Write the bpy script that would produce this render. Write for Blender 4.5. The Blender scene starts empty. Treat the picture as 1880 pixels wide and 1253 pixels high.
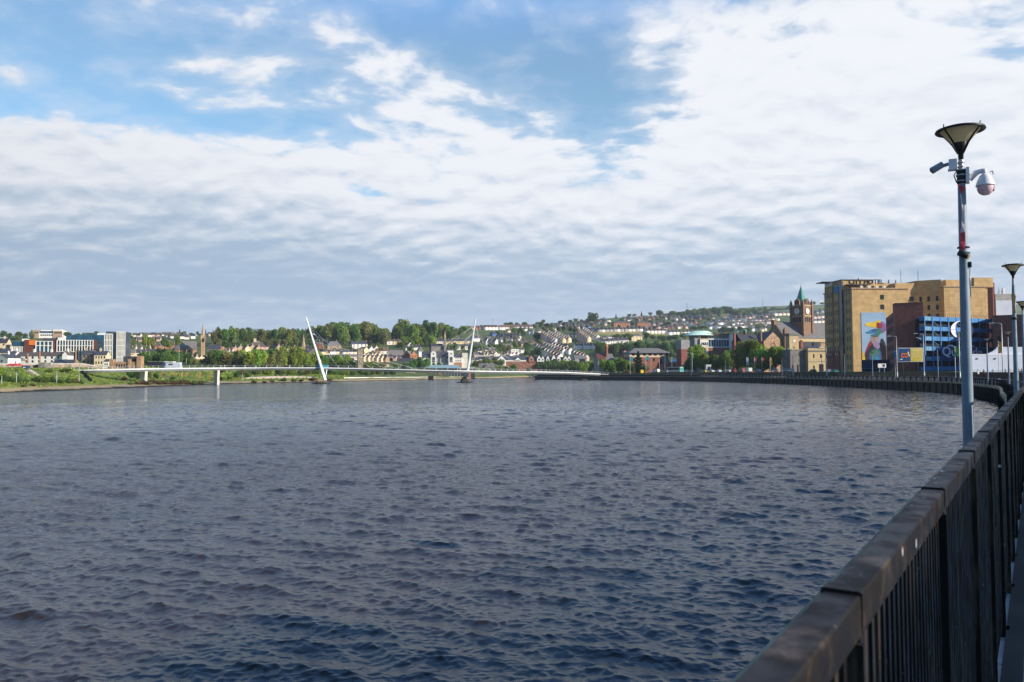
import bpy, math, random
import numpy as np
from mathutils import Vector, Matrix
R = math.radians
rng = random.Random(7)
C = bpy.context.scene.collection
scene = bpy.context.scene
PI = math.pi

# ------------------------------------------------------------------ camera and pixel geometry
F = 1462.0                       # focal length in pixels of the 1880 px wide photograph (28 mm)
CAM = Vector((0, 0, 5.0))
PITCH, ROLL = math.atan(58.8 / F), -0.0052
CM = (Matrix.Rotation(PI / 2 + PITCH, 3, 'X') @ Matrix.Rotation(ROLL, 3, 'Z'))
cam_d = bpy.data.cameras.new('camera'); cam = bpy.data.objects.new('camera', cam_d); C.objects.link(cam)
cam.matrix_world = Matrix.Translation(CAM) @ CM.to_4x4()
cam_d.lens = 28; cam_d.sensor_width = 36; cam_d.clip_start = 0.05; cam_d.clip_end = 20000
cam_d.dof.use_dof = True; cam_d.dof.focus_distance = 90; cam_d.dof.aperture_fstop = 8.5
scene.camera = cam

def ray(px, py): return CM @ Vector(((px - 940) / F, (626.5 - py) / F, -1))
def at(px, py, Y):
    r = ray(px, py); return CAM + r * (Y / r.y)
def yh(px): return 685.3 - 0.0052 * (px - 940)
def zof(px, py, Y): return at(px, py, Y).z
def xof(px, Y): return at(px, yh(px), Y).x
def pxof(x, Y): return 940 + F * 0.9993 * x / Y
def W(px, Y, z): return Vector((xof(px, Y), Y, z))

# ------------------------------------------------------------------ objects
def tag(o, label=None, cat=None, group=None, kind=None):
    if label: o['label'] = label
    if cat: o['category'] = cat
    if group: o['group'] = group
    if kind: o['kind'] = kind
    return o
def thing(name, label, cat, loc=(0, 0, 0), rz=0, group=None):
    o = bpy.data.objects.new(name, None); C.objects.link(o)
    o.location = loc; o.rotation_euler = (0, 0, rz); o.empty_display_size = 0.2
    return tag(o, label, cat, group)
class MB:
    def __init__(s): s.v = []; s.f = []; s.m = []; s.smooth = []
    def add(s, vs, fs, m=0, sm=False):
        n = len(s.v); s.v += [tuple(v) for v in vs]
        for f in fs: s.f.append([i + n for i in f]); s.m.append(m); s.smooth.append(sm)
        return s
    def box(s, x0, x1, y0, y1, z0, z1, m=0, T=None):
        vs = [(x, y, z) for z in (z0, z1) for y in (y0, y1) for x in (x0, x1)]
        if T: vs = [T @ Vector(v) for v in vs]
        return s.add(vs, [(0, 2, 3, 1), (4, 5, 7, 6), (0, 1, 5, 4), (2, 6, 7, 3), (0, 4, 6, 2), (1, 3, 7, 5)], m)
    def prism(s, poly, z0, z1, m=0, top=None):
        n = len(poly); t = top or poly
        vs = [(x, y, z0) for x, y in poly] + [(x, y, z1) for x, y in t]
        fs = [(i, (i + 1) % n, n + (i + 1) % n, n + i) for i in range(n)] + [tuple(range(n))[::-1], tuple(range(n, 2 * n))]
        return s.add(vs, fs, m)
    def tube(s, pts, rads, seg=8, m=0, sm=True, cap=True):
        pts = [Vector(p) for p in pts]; base = len(s.v); n = len(pts)
        if not hasattr(rads, '__len__'): rads = [rads] * n
        ref = None
        for i, p in enumerate(pts):
            d = (pts[min(i + 1, n - 1)] - pts[max(i - 1, 0)]).normalized()
            if ref is None: ref = Vector((1, 0, 0)) if abs(d.x) < 0.8 else Vector((0, 1, 0))
            a = (ref - d * ref.dot(d)).normalized(); b = d.cross(a); ref = a
            for k in range(seg):
                an = 2 * PI * k / seg
                s.v.append(tuple(p + (a * math.cos(an) + b * math.sin(an)) * rads[i]))
        for i in range(n - 1):
            for k in range(seg):
                k2 = (k + 1) % seg
                s.f.append([base + i * seg + k, base + i * seg + k2, base + (i + 1) * seg + k2, base + (i + 1) * seg + k]); s.m.append(m); s.smooth.append(sm)
        if cap:
            s.f.append([base + k for k in range(seg)][::-1]); s.m.append(m); s.smooth.append(False)
            s.f.append([base + (n - 1) * seg + k for k in range(seg)]); s.m.append(m); s.smooth.append(False)
        return s
    def lathe(s, prof, seg=20, m=0, c=(0, 0, 0), sm=True, a0=0, a1=2 * PI):
        base = len(s.v); n = len(prof); full = abs(a1 - a0 - 2 * PI) < 1e-6; ns = seg if full else seg + 1
        for r, z in prof:
            for k in range(ns):
                an = a0 + (a1 - a0) * k / seg
                s.v.append((c[0] + r * math.cos(an), c[1] + r * math.sin(an), c[2] + z))
        for i in range(n - 1):
            for k in range(seg):
                k2 = (k + 1) % ns
                s.f.append([base + i * ns + k, base + i * ns + k2, base + (i + 1) * ns + k2, base + (i + 1) * ns + k]); s.m.append(m); s.smooth.append(sm)
        return s
    def quad(s, a, b, c, d, m=0): return s.add([a, b, c, d], [(0, 1, 2, 3)], m)
    def mesh(s, name, mats):
        me = bpy.data.meshes.new(name); me.from_pydata(s.v, [], s.f)
        for x in (mats if isinstance(mats, (list, tuple)) else [mats]): me.materials.append(x)
        me.polygons.foreach_set('material_index', s.m); me.polygons.foreach_set('use_smooth', s.smooth)
        me.update(); return me
    def build(s, name, mats, parent=None, loc=None):
        return obj(name, s.mesh(name, mats), parent, loc)
def obj(name, me, parent=None, loc=None, rz=0, scale=None):
    o = bpy.data.objects.new(name, me); C.objects.link(o)
    if parent: o.parent = parent
    if loc is not None: o.location = loc
    if rz: o.rotation_euler = (0, 0, rz)
    if scale is not None: o.scale = scale
    return o
def copy_tree(src, parent=None):
    c = src.copy(); C.objects.link(c)
    if parent: c.parent = parent
    for ch in list(src.children): copy_tree(ch, c)
    return c
ORD = ('first second third fourth fifth sixth seventh eighth ninth tenth eleventh twelfth thirteenth fourteenth fifteenth sixteenth '
       'seventeenth eighteenth nineteenth twentieth').split() + ['twenty-' + x for x in 'first second third fourth fifth sixth seventh eighth ninth'.split()] + ['thirtieth'] \
       + ['thirty-' + x for x in 'first second third fourth fifth sixth seventh eighth ninth'.split()] + ['fortieth'] + ['forty-' + x for x in 'first second third fourth fifth sixth seventh eighth ninth'.split()]

# ------------------------------------------------------------------ materials
class N:
    """small expression layer over shader nodes"""
    def __init__(s, nt): s.t = nt; s.n = nt.nodes; s.l = nt.links
    def node(s, typ, **kw):
        n = s.n.new(typ)
        for k, v in kw.items():
            if k.startswith('i_'): s.put(n.inputs[k[2:].replace('_', ' ')], v)
            else: setattr(n, k, v)
        return n
    def put(s, inp, v):
        if isinstance(v, (int, float)):
            inp.default_value = v if not hasattr(inp.default_value, '__len__') else ([v] * 3 + [1])[:len(inp.default_value)]
        elif isinstance(v, (tuple, list, Vector)):
            v = list(v); inp.default_value = v + [1] if len(inp.default_value) == 4 and len(v) == 3 else v
        else: s.l.new(v, inp)
    def m(s, op, a, b=None, c=None, clamp=False):
        n = s.n.new('ShaderNodeMath'); n.operation = op; n.use_clamp = clamp
        for i, x in enumerate((a, b, c)):
            if x is not None: s.put(n.inputs[i], x)
        return n.outputs[0]
    def vm(s, op, a, b=None, scale=None):
        n = s.n.new('ShaderNodeVectorMath'); n.operation = op; s.put(n.inputs[0], a)
        if b is not None: s.put(n.inputs[1], b)
        if scale is not None: s.put(n.inputs['Scale'], scale)
        return n.outputs['Value'] if op in ('LENGTH', 'DOT_PRODUCT') else n.outputs[0]
    def mix(s, f, a, b, blend='MIX'):
        n = s.n.new('ShaderNodeMix'); n.data_type = 'RGBA'; n.blend_type = blend
        s.put(n.inputs[0], f); s.put(n.inputs[6], a); s.put(n.inputs[7], b); return n.outputs[2]
    def noise(s, vec, scale, detail=3, rough=0.55, dist=0.0, color=False):
        n = s.n.new('ShaderNodeTexNoise'); s.put(n.inputs['Vector'], vec); s.put(n.inputs['Scale'], scale)
        n.inputs['Detail'].default_value = detail; n.inputs['Roughness'].default_value = rough; n.inputs['Distortion'].default_value = dist
        return n.outputs['Color' if color else 'Fac']
    def ss(s, x, lo, hi, a=0.0, b=1.0):
        n = s.n.new('ShaderNodeMapRange'); n.interpolation_type = 'SMOOTHSTEP'
        s.put(n.inputs[0], x); s.put(n.inputs[1], lo); s.put(n.inputs[2], hi); s.put(n.inputs[3], a); s.put(n.inputs[4], b); return n.outputs[0]
    def xyz(s, v):
        n = s.n.new('ShaderNodeSeparateXYZ'); s.put(n.inputs[0], v); return n.outputs
    def comb(s, x, y, z):
        n = s.n.new('ShaderNodeCombineXYZ')
        for i, q in enumerate((x, y, z)): s.put(n.inputs[i], q)
        return n.outputs[0]
_mats = {}
def mat(name, col, rough=0.7, var=0.25, scale=1.2, metal=0.0, bump=0.0, bscale=20, streak=0.0, spec=0.3, objrand=0.0, trans=0.0, bands=0.0):
    if name in _mats: return _mats[name]
    m = bpy.data.materials.new(name); m.use_nodes = True; nt = m.node_tree; e = N(nt)
    b = nt.nodes['Principled BSDF']
    tc = nt.nodes.new('ShaderNodeTexCoord').outputs['Object']
    col = tuple(col)
    f = e.noise(tc, scale, 4, 0.6)
    dark = tuple(c * (1 - var) for c in col); light = tuple(min(1, c * (1 + var)) for c in col)
    out = e.mix(e.ss(f, 0.3, 0.7), dark, light)
    if bands:
        bd = e.noise(e.vm('MULTIPLY', tc, (.06, .06, 2.4)), 1.0, 3, .7)
        out = e.mix(e.m('MULTIPLY', e.ss(bd, .45, .65), bands), out, tuple(c * .55 for c in col))
    if streak:
        st = e.noise(e.vm('MULTIPLY', tc, (1.6, 1.6, 0.12)), scale * 1.5, 3)
        out = e.mix(e.m('MULTIPLY', e.ss(st, 0.5, 0.75), streak), out, tuple(c * 0.35 for c in col))
    if objrand:
        oi = nt.nodes.new('ShaderNodeObjectInfo').outputs['Random']
        hs = e.node('ShaderNodeHueSaturation'); e.put(hs.inputs['Color'], out)
        e.put(hs.inputs['Hue'], e.m('MULTIPLY_ADD', oi, 0.06 * objrand, 0.5 - 0.03 * objrand))
        e.put(hs.inputs['Value'], e.m('MULTIPLY_ADD', oi, 0.7 * objrand, 1 - 0.35 * objrand)); out = hs.outputs[0]
    e.put(b.inputs['Base Color'], out)
    e.put(b.inputs['Roughness'], rough); b.inputs['Metallic'].default_value = metal
    b.inputs['Specular IOR Level'].default_value = spec
    if bump:
        bn = e.node('ShaderNodeBump'); bn.inputs['Strength'].default_value = bump; bn.inputs['Distance'].default_value = 0.02
        e.put(bn.inputs['Height'], e.noise(tc, bscale, 5)); e.put(b.inputs['Normal'], bn.outputs[0])
    if trans:
        t = e.node('ShaderNodeBsdfTranslucent'); e.put(t.inputs['Color'], out)
        mx = e.node('ShaderNodeMixShader'); mx.inputs[0].default_value = trans
        e.put(mx.inputs[1], b.outputs[0]); e.put(mx.inputs[2], t.outputs[0])
        e.put(nt.nodes['Material Output'].inputs[0], mx.outputs[0])
    _mats[name] = m; return m
M = {}
def dm(key, *a, **k): M[key] = mat(key, *a, **k)
dm('white', (.80, .77, .72), .7, .08, .8, streak=.12); dm('offwhite', (.70, .65, .56), .75, .12, .6, streak=.15)
dm('cream', (.66, .54, .36), .75, .12, .6, streak=.15); dm('yellow_render', (.72, .58, .28), .75, .1); dm('pink_render', (.62, .42, .36), .75, .12)
dm('grey_render', (.33, .32, .31), .8, .15, .6, streak=.2); dm('blue_render', (.10, .18, .42), .7, .1)
dm('tan_brick', (.40, .28, .19), .85, .2, 1.5); dm('red_brick', (.25, .105, .070), .85, .22, 1.2); dm('orange_brick', (.42, .19, .10), .85, .18, 1.0)
dm('dark_brick', (.29, .105, .080), .85, .2, .8, streak=.2, bands=.3); dm('hotel_brick', (.56, .37, .17), .85, .16, .45, streak=.22, bands=.35)
dm('sandstone', (.37, .235, .14), .85, .25, .7, streak=.25); dm('rubble_stone', (.26, .21, .16), .9, .4, .8); dm('red_sandstone', (.24, .14, .088), .85, .22, .8, streak=.2)
dm('yellow_stone', (.52, .40, .22), .85, .15, .6, streak=.15); dm('grey_stone', (.20, .185, .165), .9, .3, .9)
dm('slate', (.060, .062, .075), .65, .3, 1.0); dm('brown_tile', (.105, .082, .074), .8, .3, 1.2); dm('grey_tile', (.17, .155, .15), .8, .22, .8, streak=.2)
dm('dark_tile', (.045, .045, .055), .7, .25, 1); dm('red_tile', (.165, .088, .072), .8, .25, 1.2); dm('buff_roof', (.55, .50, .42), .8, .1)
dm('copper', (.10, .31, .24), .6, .22, .7, streak=.25); dm('copper_pale', (.58, .80, .66), .6, .12, .4)
dm('glass_dark', (.018, .022, .028), .28, .3, .5, spec=.3); dm('glass_blue', (.018, .075, .13), .10, .35, .35, spec=.7); dm('glass_grey', (.06, .085, .11), .12, .3, .5, spec=.6)
dm('black_paint', (.012, .012, .013), .42, .4, 6, bump=.15, bscale=60, spec=.4); dm('pole_grey', (.30, .34, .38), .45, .1, 2, spec=.4)
dm('dark_metal', (.022, .022, .024), .45, .3, 3); dm('lamp_black', (.016, .015, .014), .4, .3, 4)
dm('galv', (.42, .43, .44), .45, .12, 2, metal=.4); dm('white_metal', (.78, .80, .80), .4, .06, .6, spec=.5); dm('deck_side', (.24, .265, .29), .45, .1, .4)
dm('under_grey', (.09, .10, .115), .6, .15, .5); dm('teal', (.02, .24, .28), .45, .15, .8)
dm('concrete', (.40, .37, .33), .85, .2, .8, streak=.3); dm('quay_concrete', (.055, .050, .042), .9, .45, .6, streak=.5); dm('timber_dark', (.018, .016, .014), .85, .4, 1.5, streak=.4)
dm('ledge_stone', (.30, .24, .14), .9, .4, .8); dm('chain_grey', (.22, .22, .23), .6, .3, 4)
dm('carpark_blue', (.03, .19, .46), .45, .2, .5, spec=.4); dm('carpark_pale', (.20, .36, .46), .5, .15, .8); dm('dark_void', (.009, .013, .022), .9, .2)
dm('letter_pale', (.74, .75, .86), .5, .04); dm('hoarding_white', (.52, .56, .66), .6, .06, .3)
dm('board_yellow', (.62, .48, .06), .5, .1, 2); dm('board_blue', (.012, .055, .17), .5, .4, .9); dm('letter_black', (.012, .012, .014), .6, .1)
dm('rubber', (.015, .015, .016), .8, .2); dm('red_paint', (.55, .03, .03), .4, .1); dm('car_white', (.78, .78, .78), .25, .03, spec=.5); dm('car_silver', (.42, .44, .46), .25, .05, spec=.5)
dm('car_dark', (.02, .022, .03), .25, .1, spec=.5); dm('car_red', (.35, .02, .02), .25, .08, spec=.5); dm('car_blue', (.03, .07, .22), .25, .08, spec=.5); dm('yellow_paint', (.78, .50, .02), .45, .08); dm('car_teal', (.03, .32, .28), .3, .1)
dm('skin', (.50, .27, .18), .6, .08); dm('skin_tan', (.62, .34, .20), .55, .06); dm('hair_dark', (.022, .015, .012), .6, .3, 20); dm('shirt_white', (.72, .72, .74), .8, .05); dm('shirt_orange', (.45, .12, .05), .8, .1); dm('shirt_grey', (.22, .23, .25), .8, .1)
dm('shirt_black', (.018, .018, .022), .8, .2); dm('shirt_red', (.5, .03, .03), .8, .1); dm('trousers', (.03, .035, .06), .85, .2)
dm('bark', (.055, .042, .032), .9, .35, 6); dm('flag_teal', (.02, .36, .45), .7, .1); dm('flag_pink', (.62, .16, .30), .7, .12, 2); dm('flag_red', (.55, .10, .13), .7, .3, 2); dm('flag_blue', (.45, .55, .72), .7, .15, 2); dm('flag_orange', (.80, .40, .06), .7, .1, 2); dm('flag_green', (.15, .42, .06), .7, .2, 2)
dm('cctv_white', (.86, .82, .83), .35, .03, spec=.5); dm('cctv_pink', (.80, .54, .57), .3, .08, spec=.5); dm('cctv_grey', (.26, .30, .36), .4, .1); dm('tape_red', (.72, .08, .10), .6, .12, 8); dm('tape_pale', (.82, .62, .62), .6, .1, 8)
dm('gull_white', (.78, .77, .75), .7, .05); dm('gull_grey', (.34, .36, .40), .7, .1); dm('orange_panel', (.70, .18, .025), .5, .08); dm('maroon', (.13, .045, .035), .7, .15); dm('tarp_blue', (.02, .28, .50), .6, .15)
def lantern_mat():
    m = mat('lantern_glass', (.90, .82, .60), .35, .08, 6, spec=.5, trans=.7); return m
M['lantern'] = lantern_mat()
for k, c in dict(dark=(.105, .180, .042), mid=(.150, .245, .042), bright=(.24, .335, .040), lime=(.30, .35, .05), olive=(.235, .245, .07), copper_leaf=(.075, .034, .032), conifer=(.038, .064, .030), rust=(.20, .13, .06)).items():
    dm('leaf_' + k, c, .6, .45, .9, objrand=.8, trans=.42, spec=.25)
# ------------------------------------------------------------------ sky and sun
SUN_AZ, SUN_EL = R(113), R(22)           # azimuth clockwise from the viewing direction (+Y)
sun_dir = Vector((math.sin(SUN_AZ) * math.cos(SUN_EL), math.cos(SUN_AZ) * math.cos(SUN_EL), math.sin(SUN_EL)))
sl = bpy.data.lights.new('sun', 'SUN'); sl.energy = 5.0; sl.angle = R(0.5); sl.color = (1.0, .90, .77)
so = bpy.data.objects.new('sun', sl); C.objects.link(so); so.rotation_euler = sun_dir.to_track_quat('Z', 'Y').to_euler()
world = bpy.data.worlds.new('World'); scene.world = world; world.use_nodes = True
def build_sky():
    nt = world.node_tree; e = N(nt); bg = nt.nodes['Background']
    sky = nt.nodes.new('ShaderNodeTexSky'); sky.sky_type = 'NISHITA'; sky.sun_disc = False
    sky.sun_elevation = SUN_EL; sky.sun_rotation = SUN_AZ; sky.air_density = 1.0; sky.dust_density = 0.6; sky.ozone_density = 1.6
    d = nt.nodes.new('ShaderNodeTexCoord').outputs['Generated']
    x, y, z = e.xyz(e.vm('NORMALIZE', d))
    zc = e.m('MAXIMUM', z, 0.0)
    az = e.m('ARCTAN2', x, y); el = e.m('ARCSINE', zc)
    inv = e.m('DIVIDE', 1.0, e.m('ADD', zc, 0.20))
    p = e.comb(e.m('MULTIPLY', x, inv), e.m('MULTIPLY', y, inv), 0.0)
    def g(px, py, sx, sy, a, tilt=0.0):
        """a soft patch of cloud (or of clear sky) in a direction"""
        t = (px - 940) / F; a0 = math.atan(t); e0 = math.atan((yh(px) - py) / F * math.cos(a0))
        du = e.m('SUBTRACT', az, a0); dv = e.m('SUBTRACT', el, e0)
        if tilt: dv = e.m('SUBTRACT', dv, e.m('MULTIPLY', du, tilt))
        q = e.m('ADD', e.m('POWER', e.m('DIVIDE', du, sx / F), 2.0), e.m('POWER', e.m('DIVIDE', dv, sy / F), 2.0))
        return e.m('MULTIPLY', e.m('EXPONENT', e.m('MULTIPLY', q, -1.0)), a)
    def total(items):
        s = items[0]
        for i in items[1:]: s = e.m('ADD', s, i)
        return s
    warp = e.noise(p, 2.2, 3, .5, color=True)
    pw = e.vm('ADD', p, e.vm('SCALE', e.vm('SUBTRACT', warp, (.5, .5, .5)), scale=0.22))
    cov = total([
        g(1600, 130, 470, 230, .62), g(1650, 300, 520, 130, .40), g(1300, 400, 480, 130, .40), g(760, 300, 360, 100, .22), g(760, 140, 240, 75, .26, -.22), g(1100, 360, 300, 60, .20),
        g(330, 130, 200, 45, .20), g(560, 20, 150, 32, .17), g(120, 290, 440, 80, .44, .02), g(300, 420, 520, 90, .52), g(500, 370, 260, 45, .30, -.1),
        g(940, 560, 3000, 130, .70), g(60, 470, 600, 90, .40), g(1120, 6, 90, 26, .18), g(900, 15, 60, 22, .14), g(60, 130, 80, 30, .10),
        g(1030, 110, 150, 95, -.52), g(1130, 225, 90, 100, -.46), g(40, 70, 170, 50, -.34), g(110, 180, 260, 28, -.34), g(700, 30, 90, 30, -.22), g(1150, 318, 130, 24, -.34), g(620, 352, 150, 20, -.40), g(480, 222, 170, 20, -.34), g(1840, 85, 110, 45, -.40), g(850, 60, 100, 45, -.26), g(560, 150, 40, 80, -.16), g(1000, 230, 80, 30, -.14)])
    fade = e.m('MULTIPLY', e.ss(el, .395, .50, 1.0, 0.04), e.ss(y, -.2, .4, 0.1, 1.0))
    def dens(pp):
        n1 = e.noise(pp, 1.9, 4, .55); n2 = e.noise(e.vm('MULTIPLY', pp, (1.0, 1.25, 1)), 8.6, 6, .56)
        n3 = e.noise(e.vm('ADD', pp, (7.3, 2.1, 0)), 4.2, 4, .55)
        return total([e.m('MULTIPLY', e.m('SUBTRACT', n1, .5), 0.50), e.m('MULTIPLY', e.m('SUBTRACT', n2, .5), 1.25), e.m('MULTIPLY', e.m('SUBTRACT', n3, .5), 0.75)])
    gain = e.ss(el, .14, .34, .95, 1.25)
    da = e.m('MULTIPLY', dens(pw), gain); db = e.m('MULTIPLY', dens(e.vm('SCALE', pw, scale=0.970)), gain)
    den = e.m('ADD', e.m('ADD', cov, .30), da)
    veil = e.m('MULTIPLY', e.ss(den, -.05, .75), .42)
    puff = e.ss(den, .27, .76)
    mask = e.m('MULTIPLY', e.m('MAXIMUM', veil, puff), fade)
    relief = e.m('SUBTRACT', da, db)                      # bright where the cloud thins out above: the lit tops
    grey = total([g(940, 610, 3500, 185, .74), g(150, 445, 560, 60, .26), g(430, 400, 260, 28, .22), g(420, 500, 480, 50, .20), g(1250, 490, 600, 70, .16), g(1700, 235, 300, 30, .10), g(90, 262, 300, 18, .12), g(160, 345, 300, 20, .20), g(300, 520, 700, 40, .10), g(1500, 420, 300, 40, .06)])
    grey = e.m('ADD', grey, e.m('MULTIPLY', e.m('MULTIPLY', relief, e.ss(el, .0, .16, .25, 1.0)), -1.05))
    grey = e.m('ADD', grey, e.m('MULTIPLY', e.m('SUBTRACT', e.noise(e.vm('MULTIPLY', pw, (1, .8, 1)), 3.4, 4, .5), .5), .36))
    grey = e.m('ADD', grey, e.ss(den, .70, 1.3, 0, .12))
    grey = e.m('MULTIPLY', grey, e.ss(el, .14, .38, 1.0, .62))
    gc = e.ss(grey, -.05, 1.15)
    cl = e.mix(gc, (.865, .88, .925), (.385, .505, .645))
    blue = e.vm('SCALE', sky.outputs[0], scale=0.10)
    blue = e.vm('MULTIPLY', blue, (1.15, 1.62, 1.78))
    blue = e.vm('ADD', blue, (.075, .07, .05))
    blue = e.mix(e.ss(el, .02, .20, .55, 0.0), blue, (.32, .45, .62))
    blue = e.mix(e.ss(el, .36, .60), blue, (.19, .53, 1.25))
    col = e.mix(mask, blue, cl)
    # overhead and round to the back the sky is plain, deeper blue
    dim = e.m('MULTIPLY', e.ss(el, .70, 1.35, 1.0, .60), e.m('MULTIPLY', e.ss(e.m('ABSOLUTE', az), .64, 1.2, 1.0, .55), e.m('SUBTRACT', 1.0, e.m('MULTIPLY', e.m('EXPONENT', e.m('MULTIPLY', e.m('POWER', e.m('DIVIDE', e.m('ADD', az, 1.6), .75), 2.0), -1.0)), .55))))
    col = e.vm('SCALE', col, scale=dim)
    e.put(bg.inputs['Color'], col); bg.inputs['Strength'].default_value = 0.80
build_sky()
scene.view_settings.view_transform = 'Standard'; scene.view_settings.look = 'None'; scene.view_settings.exposure = 0.42; scene.view_settings.gamma = 1

# ------------------------------------------------------------------ the quay line (promenade railing path and water's edge)
T0 = Vector((.551, .835)).normalized(); RP0 = Vector((.411, 1.072)) + Vector((T0.y, -T0.x)) * .0245
PROM, LEDGE = 3.46, 2.55
def catmull(P, n=24):
    out = []
    for i in range(1, len(P) - 2):
        p0, p1, p2, p3 = (Vector(q) for q in P[i - 1:i + 3])
        for k in range(n):
            t = k / n
            out.append(0.5 * ((2 * p1) + (p2 - p0) * t + (2 * p0 - 5 * p1 + 4 * p2 - p3) * t * t + (3 * p1 - p0 - 3 * p2 + p3) * t ** 3))
    out.append(Vector(P[-2])); return out
_end = RP0 + T0 * 79
_ctrl = [_end - T0 * 20, _end, (74.2, 116.5), (85.2, 140), (97.6, 168), (103.6, 195), (107.6, 232), (110.6, 262), (112.6, 298), (110.8, 350), (106, 405), (99, 446), (87.5, 480), (68.5, 512), (48.5, 550), (31, 588), (20, 614), (18, 620)]
_ctrl = [Vector(p) for p in _ctrl]
RAILP = [RP0 - T0 * 34, _end] + catmull(_ctrl)[1:]
def arclen(P):
    s = [0.0]
    for a, b in zip(P, P[1:]): s.append(s[-1] + (b - a).length)
    return s
_RS = arclen(RAILP); RLEN = _RS[-1]; S0 = 34.0       # S0: arc position of the rail joint nearest the viewer
def rail_at(s):
    s = max(0, min(RLEN - 1e-4, s)); i = int(np.searchsorted(_RS, s, side='right') - 1); i = min(i, len(RAILP) - 2)
    a, b = RAILP[i], RAILP[i + 1]; t = (b - a).normalized(); return a + t * (s - _RS[i]), t
def out_n(t): return Vector((-t.y, t.x))
def ledge_w(s): return 1.75 if s < 100 else 1.75 + min(1, (s - 100) / 40) * 0.95
SS = list(np.arange(0, RLEN, 3.0)) + [RLEN]
EDGE = []; PEDGE = []
for s in SS:
    p, t = rail_at(s); EDGE.append(p + out_n(t) * ledge_w(s)); PEDGE.append(p + out_n(t) * .12)

# ground sheets
def slab_mat():
    m = bpy.data.materials.new('paving_slabs'); m.use_nodes = True; nt = m.node_tree; e = N(nt); b = nt.nodes['Principled BSDF']
    tc = nt.nodes.new('ShaderNodeTexCoord').outputs['Object']
    mp = e.node('ShaderNodeMapping'); e.put(mp.inputs['Vector'], tc); mp.inputs['Rotation'].default_value = (0, 0, math.atan2(T0.x, T0.y))
    br = e.node('ShaderNodeTexBrick'); e.put(br.inputs['Vector'], mp.outputs[0]); br.inputs['Scale'].default_value = 1
    br.inputs['Brick Width'].default_value = .6; br.inputs['Row Height'].default_value = .45; br.inputs['Mortar Size'].default_value = .008; br.inputs['Mortar Smooth'].default_value = .3
    br.inputs['Color1'].default_value = (.42, .42, .41, 1); br.inputs['Color2'].default_value = (.48, .47, .45, 1); br.inputs['Mortar'].default_value = (.05, .055, .035, 1)
    n = e.noise(tc, 2.2, 6); n2 = e.noise(tc, 30, 4)
    c = e.mix(e.ss(n, .35, .7), br.outputs[0], (.30, .30, .29)); c = e.mix(e.m('MULTIPLY', e.ss(n2, .55, .8), .4), c, (.36, .34, .3))
    e.put(b.inputs['Base Color'], c); b.inputs['Roughness'].default_value = .85
    bp = e.node('ShaderNodeBump'); bp.inputs['Strength'].default_value = .5; bp.inputs['Distance'].default_value = .006
    e.put(bp.inputs['Height'], e.m('SUBTRACT', e.m('MULTIPLY', n2, .6), br.outputs[1])); e.put(b.inputs['Normal'], bp.outputs[0])
    return m
mb = MB()
for i in range(len(SS) - 1):
    (p, t), (q, u) = rail_at(SS[i]), rail_at(SS[i + 1])
    a, b = PEDGE[i], PEDGE[i + 1]; c, d = q - out_n(u) * 7, p - out_n(t) * 7
    mb.quad((a.x, a.y, PROM), (d.x, d.y, PROM), (c.x, c.y, PROM), (b.x, b.y, PROM))
tag(mb.build('promenade', slab_mat()), kind='structure')
mb = MB()
for i in range(len(SS) - 1):
    (p, t), (q, u) = rail_at(SS[i]), rail_at(SS[i + 1])
    a, b = p - out_n(t) * .03, q - out_n(u) * .03; a2, b2 = p - out_n(t) * .12, q - out_n(u) * .12
    for (u0, u1, v0, v1, z0, z1) in ((a, b, a2, b2, PROM + .05, PROM + .05),):
        mb.quad((a.x, a.y, z0), (a2.x, a2.y, z0), (b2.x, b2.y, z0), (b.x, b.y, z0))
    mb.quad((a2.x, a2.y, PROM - .01), (b2.x, b2.y, PROM - .01), (b2.x, b2.y, PROM + .05), (a2.x, a2.y, PROM + .05))
    mb.quad((b.x, b.y, PROM - .01), (a.x, a.y, PROM - .01), (a.x, a.y, PROM + .05), (b.x, b.y, PROM + .05))
tag(mb.build('kerb', M['quay_concrete']), kind='structure')
gm = mat('tarmac', (.055, .054, .052), .9, .3, .3, bump=.2, bscale=30)
poly = [p for p in PEDGE]
mb = MB(); vs = [(p.x, p.y, PROM - .006) for p in poly] + [(44, 905, PROM - .006), (560, 905, PROM - .006), (520, -60, PROM - .006), (30, -60, PROM - .006)]
mb.add(vs, [tuple(range(len(vs)))[::-1]])
tag(mb.build('ground', gm), kind='structure')
mb = MB()                                             # the road that follows the promenade behind the trees and buildings
for i in range(len(SS) - 1):
    (p, t), (q, u) = rail_at(SS[i]), rail_at(SS[i + 1])
    pts = [p - out_n(t) * 13, p - out_n(t) * 21, q - out_n(u) * 21, q - out_n(u) * 13]
    mb.quad(*[(v.x, v.y, PROM + .004) for v in pts])
tag(mb.build('road', mat('road_asphalt', (.06, .06, .062), .85, .2, .4)), kind='structure')

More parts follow.
